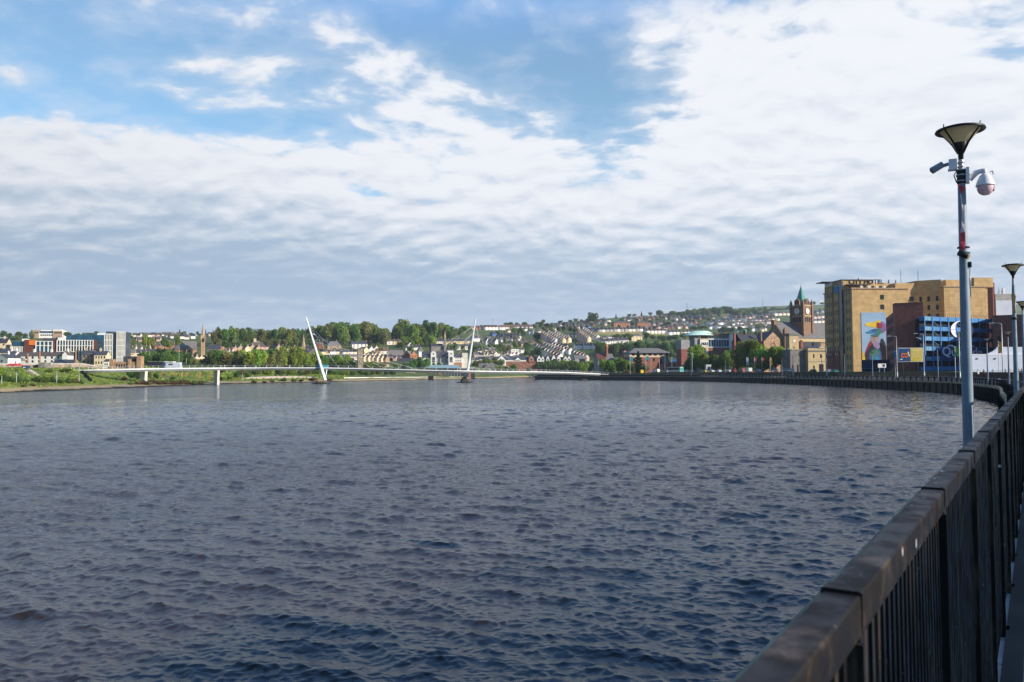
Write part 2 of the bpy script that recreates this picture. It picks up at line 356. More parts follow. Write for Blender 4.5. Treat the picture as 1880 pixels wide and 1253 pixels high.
# quay wall with fender piles (one long masonry thing)
qw = thing('quay_wall', 'long dark weathered quay wall with timber fender piles curving along the river', 'quay wall', (EDGE[0].x, EDGE[0].y, 0))
O = Vector((EDGE[0].x, EDGE[0].y, 0))
wm = MB(); lm = MB(); cm = MB(); um = MB()
for i in range(len(SS) - 1):
    a, b = EDGE[i], EDGE[i + 1]; c, d = PEDGE[i], PEDGE[i + 1]
    P = lambda v, z: (v.x - O.x, v.y - O.y, z)
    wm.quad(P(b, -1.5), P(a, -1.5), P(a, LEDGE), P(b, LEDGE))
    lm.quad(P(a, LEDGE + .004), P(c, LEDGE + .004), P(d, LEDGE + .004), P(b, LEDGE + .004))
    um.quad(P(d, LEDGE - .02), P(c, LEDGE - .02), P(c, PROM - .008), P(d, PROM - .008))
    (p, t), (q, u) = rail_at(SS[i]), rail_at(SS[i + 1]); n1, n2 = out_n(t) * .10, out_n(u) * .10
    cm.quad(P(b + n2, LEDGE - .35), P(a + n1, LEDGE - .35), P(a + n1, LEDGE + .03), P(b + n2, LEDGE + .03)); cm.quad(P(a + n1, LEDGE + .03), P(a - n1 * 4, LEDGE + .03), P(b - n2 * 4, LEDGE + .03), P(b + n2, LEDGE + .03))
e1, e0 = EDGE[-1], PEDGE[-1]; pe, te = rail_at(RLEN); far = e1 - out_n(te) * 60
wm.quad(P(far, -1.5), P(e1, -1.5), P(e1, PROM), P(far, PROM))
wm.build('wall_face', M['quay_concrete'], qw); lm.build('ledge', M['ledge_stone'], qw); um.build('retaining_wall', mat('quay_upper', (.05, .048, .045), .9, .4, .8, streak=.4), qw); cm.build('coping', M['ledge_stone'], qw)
pile = MB(); pile.box(-.17, .17, -.02, .30, -1.6, LEDGE - .4); pile.box(-.17, .17, .30, .34, -1.6, .2); pile_me = pile.mesh('fender_pile', M['timber_dark'])
s = 118.0; k = 0
while s < RLEN - 1 and k < 100:
    p, t = rail_at(s); q = p + out_n(t) * ledge_w(s)
    o = obj('fender_pile', pile_me, qw, (q.x - O.x, q.y - O.y, 0), math.atan2(t.y, t.x)); s += 2.2 if s < 230 else 4.2; k += 1
# low chain balustrade with stout posts on the ledge
bl = thing('ledge_balustrade', 'low balustrade of stout dark posts and pale balusters along the ledge below the railing', 'balustrade', (O.x, O.y, LEDGE))
post = MB(); post.prism([(-.2, -.2), (.2, -.2), (.2, .2), (-.2, .2)], 0, .95, top=[(-.16, -.16), (.16, -.16), (.16, .16), (-.16, .16)]); post.box(-.21, .21, -.21, .21, .951, 1.03); post_me = post.mesh('stout_post', M['timber_dark'])
bp_ = MB(); bp_.box(0, 3.6, -.05, .05, .66, .76); bp_.box(0, 3.6, -.06, .06, .02, .12)
for i in range(9): bp_.box(.36 + i * .36 - .05, .36 + i * .36 + .05, -.04, .04, .122, .658)
bp_me = bp_.mesh('baluster_panel', M['chain_grey'])
s = 92.0; k = 0
while s < RLEN - 6 and k < 98:
    p, t = rail_at(s); q = p + out_n(t) * (ledge_w(s) - .45); a = math.atan2(t.y, t.x)
    obj('stout_post', post_me, bl, (q.x - O.x, q.y - O.y, 0), a)
    v = Vector((q.x - O.x, q.y - O.y, 0)) + Vector((t.x, t.y, 0)) * .22
    obj('baluster_panel', bp_me, bl, v, a); s += 4.04; k += 1

# ------------------------------------------------------------------ near and far railing
pn = .05
def panel_meshes(L, pitch, bw, far=False):
    bars = MB(); n = int(round((L - .10) / pitch)); H = 1.25; g = .03 if far else .0
    for i in range(n):
        x = .06 + (i + .5) * (L - .10) / n; bars.box(x - bw, x + bw, -.015, .009, .105, H - .052)
    bars.box(.03, L - .03, -.012, .012, .07, .104)
    cap = MB(); ch = .003
    def rail_bar(x0, x1, hw, z0, z1):
        sec = [(-hw, z0), (hw, z0), (hw, z1 - ch), (hw - ch, z1), (-hw + ch, z1), (-hw, z1 - ch)]
        cap.add([(x, y, z) for x in (x0, x1) for y, z in sec], [(0, 1, 2, 3, 4, 5)[::-1], (6, 7, 8, 9, 10, 11)] + [(i, (i + 1) % 6, 6 + (i + 1) % 6, 6 + i) for i in range(6)])
    rail_bar(0, L - .004, .024, H - .05, H); rail_bar(-.005, .028, .0258, H - .04, H + .005)
    post = MB(); post.box(-.016 - g, .030 + g, -.024 - g, .022, .0, H - .051); post.box(-.028, -.017, -.030, -.006, .0, H - .056); post.box(-.03, .046, -.045, .04, .0, .05)
    return bars.mesh('bar_panel', M['rail_bars']), cap.mesh('top_rail', M['rail_cap']), post.mesh('post', M['rail_bars'])
def rail_mat(name, col, grime, amount, rough, streaky, sc):
    m = bpy.data.materials.new(name); m.use_nodes = True; nt = m.node_tree; e = N(nt); b = nt.nodes['Principled BSDF']
    tc = nt.nodes.new('ShaderNodeTexCoord').outputs['Object']; oi = nt.nodes.new('ShaderNodeObjectInfo').outputs['Random']
    tc = e.vm('ADD', tc, e.comb(e.m('MULTIPLY', oi, 37), 0, 0))
    n1 = e.noise(e.vm('MULTIPLY', tc, streaky), sc, 6, .65); n2 = e.noise(tc, 46, 3); n3 = e.noise(tc, 13, 4)
    c = e.mix(e.m('MULTIPLY', e.ss(n1, .48, .72), amount), col, grime)
    c = e.mix(e.m('MULTIPLY', e.ss(n2, .70, .74), .55), c, (.45, .45, .42))
    vo = e.node('ShaderNodeTexVoronoi'); e.put(vo.inputs['Vector'], tc); vo.inputs['Scale'].default_value = 11
    c = e.mix(e.m('MULTIPLY', e.ss(vo.outputs['Distance'], .07, .12, 1, 0), e.ss(e.xyz(vo.outputs['Color'])[0], .80, .82)), c, (.62, .62, .58))
    e.put(b.inputs['Base Color'], c); e.put(b.inputs['Roughness'], e.m('MULTIPLY_ADD', e.ss(n3, .4, .7), .35, rough)); b.inputs['Specular IOR Level'].default_value = .20
    bp = e.node('ShaderNodeBump'); bp.inputs['Strength'].default_value = .25; bp.inputs['Distance'].default_value = .004; e.put(bp.inputs['Height'], e.noise(tc, 90, 4)); e.put(b.inputs['Normal'], bp.outputs[0])
    return m
M['rail_cap'] = rail_mat('railing_cap_paint', (.016, .0125, .010), (.115, .078, .052), .95, .50, (1, 1, 1), 9)
M['rail_bars'] = rail_mat('railing_bar_paint', (.011, .0095, .008), (.17, .115, .07), .85, .42, (6, 6, .7), 3)
PL = 1.09
rl = thing('promenade_railing', 'black metal promenade railing with dirty flat top rail and close upright bars beside the water', 'railing', (RP0.x, RP0.y, PROM))
b_me, c_me, p_me = panel_meshes(PL, .050, .0095)
for k in range(-9, 72):
    p, t = rail_at(S0 + k * PL); a = math.atan2(t.y, t.x); loc = (p.x - RP0.x, p.y - RP0.y, 0)
    for nm, me in (('bar_panel', b_me), ('top_rail', c_me), ('post', p_me)): obj(nm, me, rl, loc, a)
s1 = S0 + 72 * PL; p1, _ = rail_at(s1)
fr = thing('quayside_railing', 'far black quayside railing curving past the lamps towards the footbridge landing', 'railing', (p1.x, p1.y, PROM))
FL = 5.6; b_me, c_me, p_me = panel_meshes(FL, .20, .045, True)
s = s1; k = 0
while s < RLEN - FL and k < 100:
    p, t = rail_at(s); q, _ = rail_at(s + FL); dv = q - p; a = math.atan2(dv.y, dv.x); loc = (p.x - p1.x, p.y - p1.y, 0)
    for nm, me in (('bar_panel', b_me), ('top_rail', c_me), ('post', p_me)): obj(nm, me, fr, loc, a)
    s += FL; k += 1

# ------------------------------------------------------------------ water: one sheet of real waves
def build_water():
    r = [1.2]
    while r[-1] < 1500: r.append(r[-1] * (1.02 if r[-1] < 10 else 1.0023 if r[-1] < 95 else min(1.012, 1.0023 + (r[-1] - 95) * 2.4e-5)))
    r = np.array(r); th = np.concatenate([np.arange(R(-66), R(-37), R(.6)), np.arange(R(-37), R(36), .00145), np.arange(R(36), R(52), R(.6))])
    RR, TH = np.meshgrid(r, th, indexing='ij'); X = RR * np.sin(TH); Y = RR * np.cos(TH); cell = np.maximum(np.gradient(r)[:, None], RR * np.where(np.abs(TH) < R(36.9), .00145, R(.6))) * np.ones_like(RR)
    Z = np.zeros_like(X); DX = np.zeros_like(X); DY = np.zeros_like(X)
    g = np.random.default_rng(11)
    for i in range(200):
        lam = 0.11 * (2.7 / .11) ** g.random(); k = 2 * np.pi / lam
        main = R(200) if g.random() < .75 else R(238)
        a = main + g.normal(0, R(30 if lam < .6 else 19)); dx, dy = np.sin(a), np.cos(a); ph = g.random() * 6.283
        slope = .0285 * (1.0 if lam < .9 else (.9 / lam) ** .8); A = slope / k
        w = np.clip((lam / cell - 2.2) / 2.0, 0, 1)
        if not w.any(): continue
        arg = k * (X * dx + Y * dy) + ph + 1.2 * np.sin(.11 * X + .07 * Y + i); A_ = A * w * (.75 + .5 * np.sin(.05 * X * (1 + i % 3) - .04 * Y + i) ** 2)
        Z += A_ * np.cos(arg); q = .80
        DX -= q * A_ * dx * np.sin(arg); DY -= q * A_ * dy * np.sin(arg)
    V = np.stack([X + DX, Y + DY, Z], -1).reshape(-1, 3); nr, nt_ = X.shape
    idx = np.arange(nr * nt_).reshape(nr, nt_)
    Fq = np.stack([idx[:-1, :-1], idx[:-1, 1:], idx[1:, 1:], idx[1:, :-1]], -1).reshape(-1, 4)[:, ::-1]
    me = bpy.data.meshes.new('water'); me.vertices.add(len(V)); me.vertices.foreach_set('co', V.astype(np.float32).ravel())
    me.loops.add(Fq.size); me.loops.foreach_set('vertex_index', Fq.astype(np.int32).ravel()); me.polygons.add(len(Fq))
    me.polygons.foreach_set('loop_start', np.arange(0, Fq.size, 4, dtype=np.int32)); me.polygons.foreach_set('loop_total', np.full(len(Fq), 4, dtype=np.int32))
    me.polygons.foreach_set('use_smooth', np.ones(len(Fq), dtype=bool)); me.update(calc_edges=True); me.validate()
    m = bpy.data.materials.new('river_water'); m.use_nodes = True; t = m.node_tree; e = N(t); b = t.nodes['Principled BSDF']
    P = t.nodes.new('ShaderNodeNewGeometry').outputs['Position']; x, y, z = e.xyz(P)
    P2 = e.comb(x, y, 0.0)
    big = e.noise(e.vm('MULTIPLY', P2, (.02, .045, 1)), 1.0, 4); mid = e.noise(e.vm('MULTIPLY', P2, (.16, .22, 1)), 1.0, 3)
    # slick, smoother wake line that crosses the river
    xl = e.m('ADD', e.m('MULTIPLY_ADD', e.m('SUBTRACT', y, 129), .357, -83), e.m('MULTIPLY', e.m('MULTIPLY', e.m('SUBTRACT', y, 129), e.m('SUBTRACT', y, 263)), -4.2e-4))
    dl = e.m('ABSOLUTE', e.m('SUBTRACT', e.m('ADD', x, e.m('MULTIPLY', e.m('SUBTRACT', mid, .5), 2.5)), xl))
    slick = e.ss(dl, 2.2, 7.0, 1.0, 0.0)
    dl2 = e.m('ABSOLUTE', e.m('SUBTRACT', e.m('ADD', x, e.m('MULTIPLY', e.m('SUBTRACT', mid, .5), 4)), e.m('MULTIPLY_ADD', y, .42, -112)))
    slick = e.m('MAXIMUM', slick, e.m('MULTIPLY', e.ss(dl2, 1.2, 5, 1.0, 0.0), .6))
    gust = e.m('MULTIPLY', e.ss(big, .30, .70, .65, 1.15), e.ss(slick, 0, 1, 1.0, .10))
    h1 = e.noise(e.vm('MULTIPLY', P2, (2.6, 3.8, 1)), 1.0, 5, .65); h2 = e.noise(e.vm('ADD', e.vm('MULTIPLY', P2, (5, 7.0, 1)), (3, 9, 0)), 1.3, 3, .6)
    # short ripples die out with distance inside the mesh waves, long chop carries on to the far bank
    h3 = e.noise(e.vm('MULTIPLY', P2, (6.5, 9.5, 1)), 1.0, 3, .6)
    h = e.m('ADD', e.m('ADD', e.m('MULTIPLY', h1, 1.0), e.m('MULTIPLY', h2, .40)), e.m('MULTIPLY', h3, .22))
    dist = e.vm('LENGTH', P2)
    st = e.m('MULTIPLY', gust, e.m('MULTIPLY', e.ss(dist, 12, 50, .28, .9), e.ss(dist, 45, 120, 1, 0)))
    bp = e.node('ShaderNodeBump'); bp.inputs['Strength'].default_value = 1.0; bp.inputs['Distance'].default_value = .125
    e.put(bp.inputs['Height'], e.m('MULTIPLY', e.m('SUBTRACT', h, .75), st))
    # far off, where single wavelets are finer than the view can part, their slopes tilt the surface directly
    sl_ = e.vm('SUBTRACT', e.noise(e.vm('MULTIPLY', P2, (1.7, 2.9, 1)), 1.0, 4, .6, color=True), (.5, .5, .5))
    sl_ = e.vm('MULTIPLY', sl_, (1.1, 1.75, 0)); sl_ = e.vm('SCALE', sl_, scale=e.m('MULTIPLY', gust, e.ss(dist, 25, 190, .0, 1.6)))
    e.put(b.inputs['Normal'], e.vm('NORMALIZE', e.vm('ADD', bp.outputs[0], sl_)))
    foam = e.m('MULTIPLY', e.ss(e.noise(P2, 5, 4, .7), .74, .80), e.ss(z, .12, .22))
    e.put(b.inputs['Base Color'], e.mix(e.m('MULTIPLY', foam, .5), (.036, .026, .021), (.6, .6, .6)))
    e.put(b.inputs['Roughness'], e.ss(dist, 30, 260, .035, .12)); b.inputs['IOR'].default_value = 1.333; b.inputs['Specular IOR Level'].default_value = .5
    me.materials.append(m)
    tag(obj('water', me), kind='structure')
build_water()

# ------------------------------------------------------------------ terrain of the far bank and the hills
COLS = [  # photo column: (distance, row) from the waterline to the ridge; a row of None stands for the water level
    (-900, [(140, None), (148, 690), (240, 672), (480, 664), (850, 640), (1200, 622)]),
    (0, [(230, None), (242, 707), (292, 679), (560, 662), (850, 640), (1200, 621)]),
    (140, [(264, None), (300, 698), (342, 678), (560, 662), (850, 640), (1200, 621)]),
    (240, [(296, None), (372, 697), (436, 677), (580, 662), (850, 640), (1200, 619)]),
    (400, [(402, None), (424, 700), (492, 679), (640, 664), (900, 638), (1200, 617)]),
    (520, [(455, None), (474, 698), (535, 680), (690, 664), (920, 636), (1200, 615)]),
    (680, [(545, None), (558, 694), (625, 685), (740, 670), (980, 640), (1250, 612)]),
    (800, [(630, None), (644, 693), (690, 688), (790, 670), (1040, 638), (1350, 608)]),
    (900, [(735, None), (750, 691), (795, 686), (870, 670), (1180, 632), (1600, 604)]),
    (980, [(925, None), (940, 688), (965, 686), (1010, 668), (1160, 622), (1900, 598)]),
    (1015, [(900, 687.4), (930, 686.5), (965, 685.5), (1000, 668), (1135, 620), (2000, 594)]),
    (1100, [(780, 687), (820, 686), (870, 682), (970, 662), (1140, 614), (2300, 586)]),
    (1250, [(640, 687), (680, 686.5), (840, 680), (1000, 656), (1440, 616), (2600, 577)]),
    (1400, [(640, 686), (680, 685.5), (860, 678), (1060, 652), (1680, 612), (3000, 563)]),
    (1560, [(640, 685), (680, 684.5), (880, 676), (1120, 650), (1800, 611), (3200, 559)]),
    (2800, [(640, 679), (680, 678), (880, 670), (1120, 645), (1800, 606), (3200, 560)])]
_tab = []
for c, ks in COLS:
    row = []
    for Y, py in ks: row.append((Y, -.4 if py is None else zof(c, py, Y)))
    Yl, zl = row[-1]; row.append((Yl * 1.6, zl - .01 * Yl)); _tab.append((c, row))
def tcol(px):
    px = max(-900, min(2800, px))
    for (c0, r0), (c1, r1) in zip(_tab, _tab[1:]):
        if px <= c1:
            t = (px - c0) / (c1 - c0); return [(a[0] + (b[0] - a[0]) * t, a[1] + (b[1] - a[1]) * t) for a, b in zip(r0, r1)]
def tz(px, Y):
    row = tcol(px)
    if Y <= row[0][0]: return row[0][1]
    for (a, za), (b, zb) in zip(row, row[1:]):
        if Y <= b: return za + (zb - za) * (Y - a) / (b - a)
    return row[-1][1]
def txy(x, y): return tz(pxof(x, y), y)
def hit(px, py, Y0=None):
    """distance at which the line of sight through (px, py) meets the terrain"""
    row = tcol(px); Y = (Y0 or row[0][0]) + 1
    while Y < row[-2][0]:
        if zof(px, py, Y) <= tz(px, Y): return Y
        Y += max(1.0, Y * .002)
    return row[-2][0] * .995
def terrain():
    cols = list(range(-900, 2801, 10)); sub = [5, 10, 12, 12, 16, 4]; g = random.Random(3); rows = []
    for c in cols:
        ks = tcol(c); L = []
        for (a, za), (b, zb), n in zip(ks, ks[1:], sub):
            for i in range(n): L.append((a + (b - a) * i / n, za + (zb - za) * i / n))
        L.append(ks[-1]); rows.append(L)
    V = []; Fq = []; mi = []; nr = len(rows[0])
    for c, L in zip(cols, rows):
        for i, (Y, z) in enumerate(L): V.append((xof(c, Y), Y, z + (g.uniform(-.25, .25) if 2 < i < nr - 1 else 0)))
    for i in range(len(cols) - 1):
        for j in range(nr - 1):
            Fq.append((i * nr + j, (i + 1) * nr + j, (i + 1) * nr + j + 1, i * nr + j + 1))
            c = cols[i] + 5; Y, z = rows[i][j]; py = yh(c) - (z - 5) / Y * F
            k = 0
            if 1083 < c < 1178 and 607 < py < 616 or 1178 <= c < 1262 and 611 < py < 618: k = 1      # dry hay meadow
            elif 1325 < c < 1345 and 579 < py < 586 or 1310 < c < 1335 and 570 < py < 581: k = 1
            elif c > 1365 and py < 581: k = 2                                            # green hill pasture
            mi.append(k)
    me = bpy.data.meshes.new('terrain'); me.from_pydata(V, [], Fq)
    m = bpy.data.materials.new('bank_and_hillside'); m.use_nodes = True; t = m.node_tree; e = N(t); b = t.nodes['Principled BSDF']
    P = t.nodes.new('ShaderNodeNewGeometry').outputs['Position']; x, y, z = e.xyz(P)
    n1 = e.noise(P, .11, 5, .65); n2 = e.noise(P, .9, 4, .6); n3 = e.noise(P, .035, 3)
    grass = e.mix(e.ss(n1, .35, .65), (.085, .130, .026), (.215, .245, .045)); grass = e.mix(e.m('MULTIPLY', e.ss(n2, .52, .72), .6), grass, (.065, .090, .028))
    grass = e.mix(e.m('MULTIPLY', e.ss(n3, .55, .72), .6), grass, (.16, .10, .055))
    town = e.mix(e.ss(n1, .38, .62), (.055, .085, .026), (.14, .175, .05)); town = e.mix(e.m('MULTIPLY', e.ss(n3, .5, .7), .5), town, (.13, .11, .08))
    col = e.mix(e.ss(y, 480, 600), grass, town)
    rock = e.mix(n2, (.24, .18, .10), (.42, .33, .19))
    zz = e.m('ADD', z, e.m('MULTIPLY', e.m('SUBTRACT', n1, .5), 1.6))
    col = e.mix(e.ss(zz, 1.1, 1.7, 1, 0), col, rock); col = e.mix(e.ss(zz, .25, .6, 1, 0), col, (.030, .028, .020))
    e.put(b.inputs['Base Color'], col); b.inputs['Roughness'].default_value = .95; b.inputs['Specular IOR Level'].default_value = .1
    for mm in (m, mat('meadow', (.30, .235, .075), .95, .15, .03), mat('pasture', (.12, .150, .040), .95, .35, .02)): me.materials.append(mm)
    me.polygons.foreach_set('material_index', mi); me.polygons.foreach_set('use_smooth', [True] * len(Fq)); me.update()
    tag(obj('terrain', me), kind='structure')
terrain()
# ------------------------------------------------------------------ trees
def crown_mesh(name, seed, n, shape, leafmat, size=.05):
    g = np.random.default_rng(seed); lobes = []
    if shape == 'conifer':
        zz = .10 + .88 * g.random(n) ** 1.25; rad = .46 * (1.02 - zz) * (.75 + .35 * np.sin(zz * 46 + g.random(n) * .8)) ; an = g.random(n) * 6.283
        rr = rad * np.sqrt(.25 + .75 * g.random(n)); c = np.stack([rr * np.cos(an), rr * np.sin(an), zz], -1)
        out = np.stack([np.cos(an), np.sin(an), .35 * np.ones(n)], -1)
    else:
        spec = dict(round=(9, .16, .60, .30), tall=(10, .12, .55, .21), wide=(12, .2, .50, .42), bush=(9, .08, .42, .36), willow=(14, .05, .52, .30))[shape]
        k, zlo, zc, spread = spec
        for i in range(k):
            a = g.random() * 6.283; q = spread * np.sqrt(g.random()); z = np.clip(g.normal(zc, .17 if shape != 'bush' else .12), zlo + .18, .84)
            if shape == 'bush': z = np.clip(z, .16, .72)
            sr = .17 + .12 * g.random(); q = min(q, .5 - sr * .8)
            lobes.append((q * np.cos(a), q * np.sin(a), z, sr, sr * (1.0 if shape != 'willow' else 1.5)))
        lobes.append((0, 0, .80, .16, .19)); lobes.append((0, 0, zc, .30, .30))
        w = np.array([l[3] ** 2 for l in lobes]); w /= w.sum(); pick = g.choice(len(lobes), n, p=w); L = np.array(lobes)[pick]
        dv = g.normal(size=(n, 3)); dv /= np.linalg.norm(dv, axis=1)[:, None]; rr = (.55 + .5 * g.random(n) ** .6)
        c = L[:, :3] + dv * np.stack([L[:, 3], L[:, 3], L[:, 4]], -1) * rr[:, None]; c[:, 2] = np.clip(c[:, 2], .03 if shape in ('bush', 'willow') else .12, 1.02)
        out = dv + .5 * (c - np.array([0, 0, .5]))
    nn = out * .55 + g.normal(size=(n, 3)) * .65; nn /= np.linalg.norm(nn, axis=1)[:, None]
    r = g.normal(size=(n, 3)); u = np.cross(nn, r); u /= np.linalg.norm(u, axis=1)[:, None]; v = np.cross(nn, u)
    s = size * (.6 + .8 * g.random(n))[:, None]; s2 = s * (.6 + .5 * g.random(n))[:, None]
    V = np.stack([c - u * s - v * s2, c + u * s - v * s2 * .4, c + u * s * .7 + v * s2, c - u * s * .6 + v * s2 * .8], 1).reshape(-1, 3)
    me = bpy.data.meshes.new(name); me.vertices.add(len(V)); me.vertices.foreach_set('co', V.astype(np.float32).ravel())
    me.loops.add(4 * n); me.loops.foreach_set('vertex_index', np.arange(4 * n, dtype=np.int32)); me.polygons.add(n)
    me.polygons.foreach_set('loop_start', np.arange(0, 4 * n, 4, dtype=np.int32)); me.polygons.foreach_set('loop_total', np.full(n, 4, dtype=np.int32))
    me.update(calc_edges=True); me.materials.append(leafmat); return me
_tr = {}
def trunk_mesh(kind):
    if kind in _tr: return _tr[kind]
    mb = MB(); top = .8 if kind != 'conifer' else .95
    mb.tube([(0, 0, -.08), (.01, 0, .25), (-.01, .01, .5), (0, 0, top)], [.035, .028, .018, .004], 7)
    if kind != 'conifer':
        for a, z in ((.3, .22), (2.2, .28), (4.1, .25), (5.2, .38), (1.2, .42)):
            mb.tube([(0, 0, z), (.13 * math.cos(a), .13 * math.sin(a), z + .16), (.24 * math.cos(a), .24 * math.sin(a), z + .34)], [.018, .011, .003], 5)
    _tr[kind] = mb.mesh('trunk', M['bark']); return _tr[kind]
_cr = {}
def crown_for(shape, leaf, var, big):
    k = (shape, leaf, var, big)
    if k not in _cr: _cr[k] = crown_mesh('crown', hash((shape, var)) % 999 if False else 31 * var + len(shape) * 7 + ord(shape[0]), 5200 if big else 1500, shape, M['leaf_' + leaf], .026 if big else .046)
    return _cr[k]
ZONES = {}
COLN = dict(dark='dark green', mid='mid green', bright='bright green', lime='yellow-green', olive='olive green', copper_leaf='purple-leaved', conifer='blackish evergreen', rust='rusty brown')
def tree(zone, px, py, hpx, wpx, leaf='mid', shape='round', Y=None, big=False, name=None):
    Y = Y or hit(px, py); x = xof(px, Y); z = tz(px, Y) if Y > 640 or px < 975 else PROM
    z = min(z, zof(px, py, Y) + .5) if Y > 640 or px < 975 else z
    top = zof(px, py - hpx, Y); h = max(1.0, top - z); w = wpx * Y / F
    kind = name or ('conifer_tree' if shape == 'conifer' else 'shrub' if shape == 'bush' else 'tree')
    sc = (w * rng.uniform(.92, 1.08), w * rng.uniform(.92, 1.08), h)
    ZONES.setdefault(zone, []).append([px, hpx * wpx, leaf, kind, (x, Y, z), rng.random() * 6.28, sc, trunk_mesh('conifer' if shape == 'conifer' else 'round'), crown_for(shape, leaf, rng.randrange(3), big)])
def merge(name, items, kind='stuff'):
    """many far copies as one mesh"""
    vs, fs, ls, mi, mats, n = [], [], [], [], [], 0
    for me, mw in items:
        k = len(me.vertices); co = np.empty(k * 3, dtype=np.float32); me.vertices.foreach_get('co', co); co = co.reshape(-1, 3)
        m4 = np.array(mw); vs.append(co @ m4[:3, :3].T + m4[:3, 3])
        vi = np.empty(len(me.loops), dtype=np.int32); me.loops.foreach_get('vertex_index', vi); fs.append(vi + n); n += k
        lt = np.empty(len(me.polygons), dtype=np.int32); me.polygons.foreach_get('loop_total', lt); ls.append(lt)
        if me.materials[0] not in mats: mats.append(me.materials[0])
        mi.append(np.full(len(lt), mats.index(me.materials[0]), dtype=np.int32))
    V, Fv, Lt, Mi = (np.concatenate(q) for q in (vs, fs, ls, mi)); me = bpy.data.meshes.new(name)
    me.vertices.add(len(V)); me.vertices.foreach_set('co', V.astype(np.float32).ravel()); me.loops.add(len(Fv)); me.loops.foreach_set('vertex_index', Fv)
    me.polygons.add(len(Lt)); me.polygons.foreach_set('loop_total', Lt); me.polygons.foreach_set('loop_start', np.concatenate([[0], np.cumsum(Lt)[:-1]]).astype(np.int32))
    for m in mats: me.materials.append(m)
    me.polygons.foreach_set('material_index', Mi); me.update(calc_edges=True); return tag(obj(name, me), kind=kind)
def loc_mat(loc, rz, sc=(1, 1, 1)): return Matrix.Translation(loc) @ Matrix.Rotation(rz, 4, 'Z') @ Matrix.Diagonal((*sc, 1))
def zone(desc, items):
    for it in items: tree(desc, *it)
def scatter(desc, px0, px1, b0, b1, n, h, w, leaves, shapes=('round', 'tall', 'round', 'wide'), top=None):
    for i in range(n):
        u = (i + rng.uniform(.15, .85)) / n; px = px0 + (px1 - px0) * u; py = rng.uniform(b0, b1) if not callable(b0) else b0(px)
        hh = rng.uniform(*h)
        if top: hh = max(5, py - (top(px) + rng.uniform(-3, 4)))
        tree(desc, px, py, hh, rng.uniform(*w), rng.choice(leaves), rng.choice(shapes))
def lerp_tab(tab):
    def f(px):
        for (a, va), (b, vb) in zip(tab, tab[1:]):
            if px <= b: return va + (vb - va) * max(0, (px - a)) / (b - a)
        return tab[-1][1]
    return f
G1 = ('dark', 'mid', 'mid', 'olive', 'bright'); G2 = ('mid', 'bright', 'lime', 'olive'); G3 = ('dark', 'dark', 'mid', 'olive')
# skyline and hillside woods
scatter('on the skyline behind the glass office blocks', 2, 60, 622, 626, 6, (10, 17), (12, 18), G3)
scatter('on the skyline beside the far brick block', 112, 180, 618, 622, 6, (6, 10), (9, 14), G1)
scatter('on the ridge behind the church spire', 232, 372, 617, 619, 14, (4, 8), (6, 10), G3)
zone('among the brown roofs below the ridge', [(239, 641, 27, 17, 'bright', 'tall'), (231, 640, 16, 12, 'mid'), (266, 642, 28, 16, 'bright', 'tall'), (277, 642, 22, 13, 'lime'), (302, 642, 20, 18, 'mid'), (311, 642, 15, 10, 'bright'), (326, 639, 23, 16, 'bright', 'tall'), (329, 613, 8, 7, 'conifer', 'conifer'), (337, 616, 7, 9, 'mid'), (377, 612, 7, 4, 'conifer', 'conifer'), (362, 617, 8, 6, 'mid')])
topA = lerp_tab([(390, 606), (404, 601), (420, 604), (440, 602), (470, 606), (500, 603), (520, 602), (560, 600), (585, 596), (600, 601), (620, 596), (660, 595), (680, 596), (700, 600)])
scatter('in the wood right of the church spire', 392, 470, 628, 638, 15, (1, 2), (15, 24), G1, top=topA)
scatter('in the wood right of the church spire', 388, 452, 640, 645, 7, (12, 18), (12, 18), G3)
scatter('in the wood behind the leaning mast', 468, 600, 626, 636, 19, (1, 2), (15, 24), G1, top=topA)
scatter('in the wood behind the leaning mast', 480, 575, 638, 644, 10, (14, 22), (12, 18), G3)
topB = lerp_tab([(600, 598), (622, 595), (650, 596), (672, 595), (690, 600), (715, 606), (732, 594), (740, 590), (752, 596), (770, 593), (790, 592), (810, 595), (818, 596), (830, 601), (860, 606)])
scatter('in the high wood between the two masts', 602, 712, 630, 637, 18, (1, 2), (17, 26), G1, top=topB)
scatter('in the high wood between the two masts', 608, 700, 612, 618, 8, (1, 2), (16, 24), G1, top=topB)
scatter('in the tall dark wood beside the upright mast', 722, 828, 622, 634, 20, (1, 2), (19, 28), ('dark', 'mid', 'mid', 'bright', 'olive'), top=topB)
scatter('in the tall dark wood beside the upright mast', 735, 800, 636, 641, 8, (14, 24), (14, 20), ('dark', 'mid', 'bright'))
scatter('beside the coloured terrace behind the upright mast', 828, 862, 612, 622, 5, (9, 16), (14, 20), ('mid', 'olive', 'bright'))
zone('among the terraces below the second spire', [(752, 647, 10, 11, 'mid'), (757, 650, 9, 9, 'bright'), (836, 648, 18, 14, 'dark'), (826, 648, 17, 15, 'mid'), (850, 648, 14, 10, 'olive'), (815, 648, 14, 10, 'mid'), (872, 648, 14, 16, 'dark'), (882, 650, 16, 12, 'mid'), (864, 642, 12, 10, 'mid'), (884, 633, 14, 10, 'bright', 'tall')])
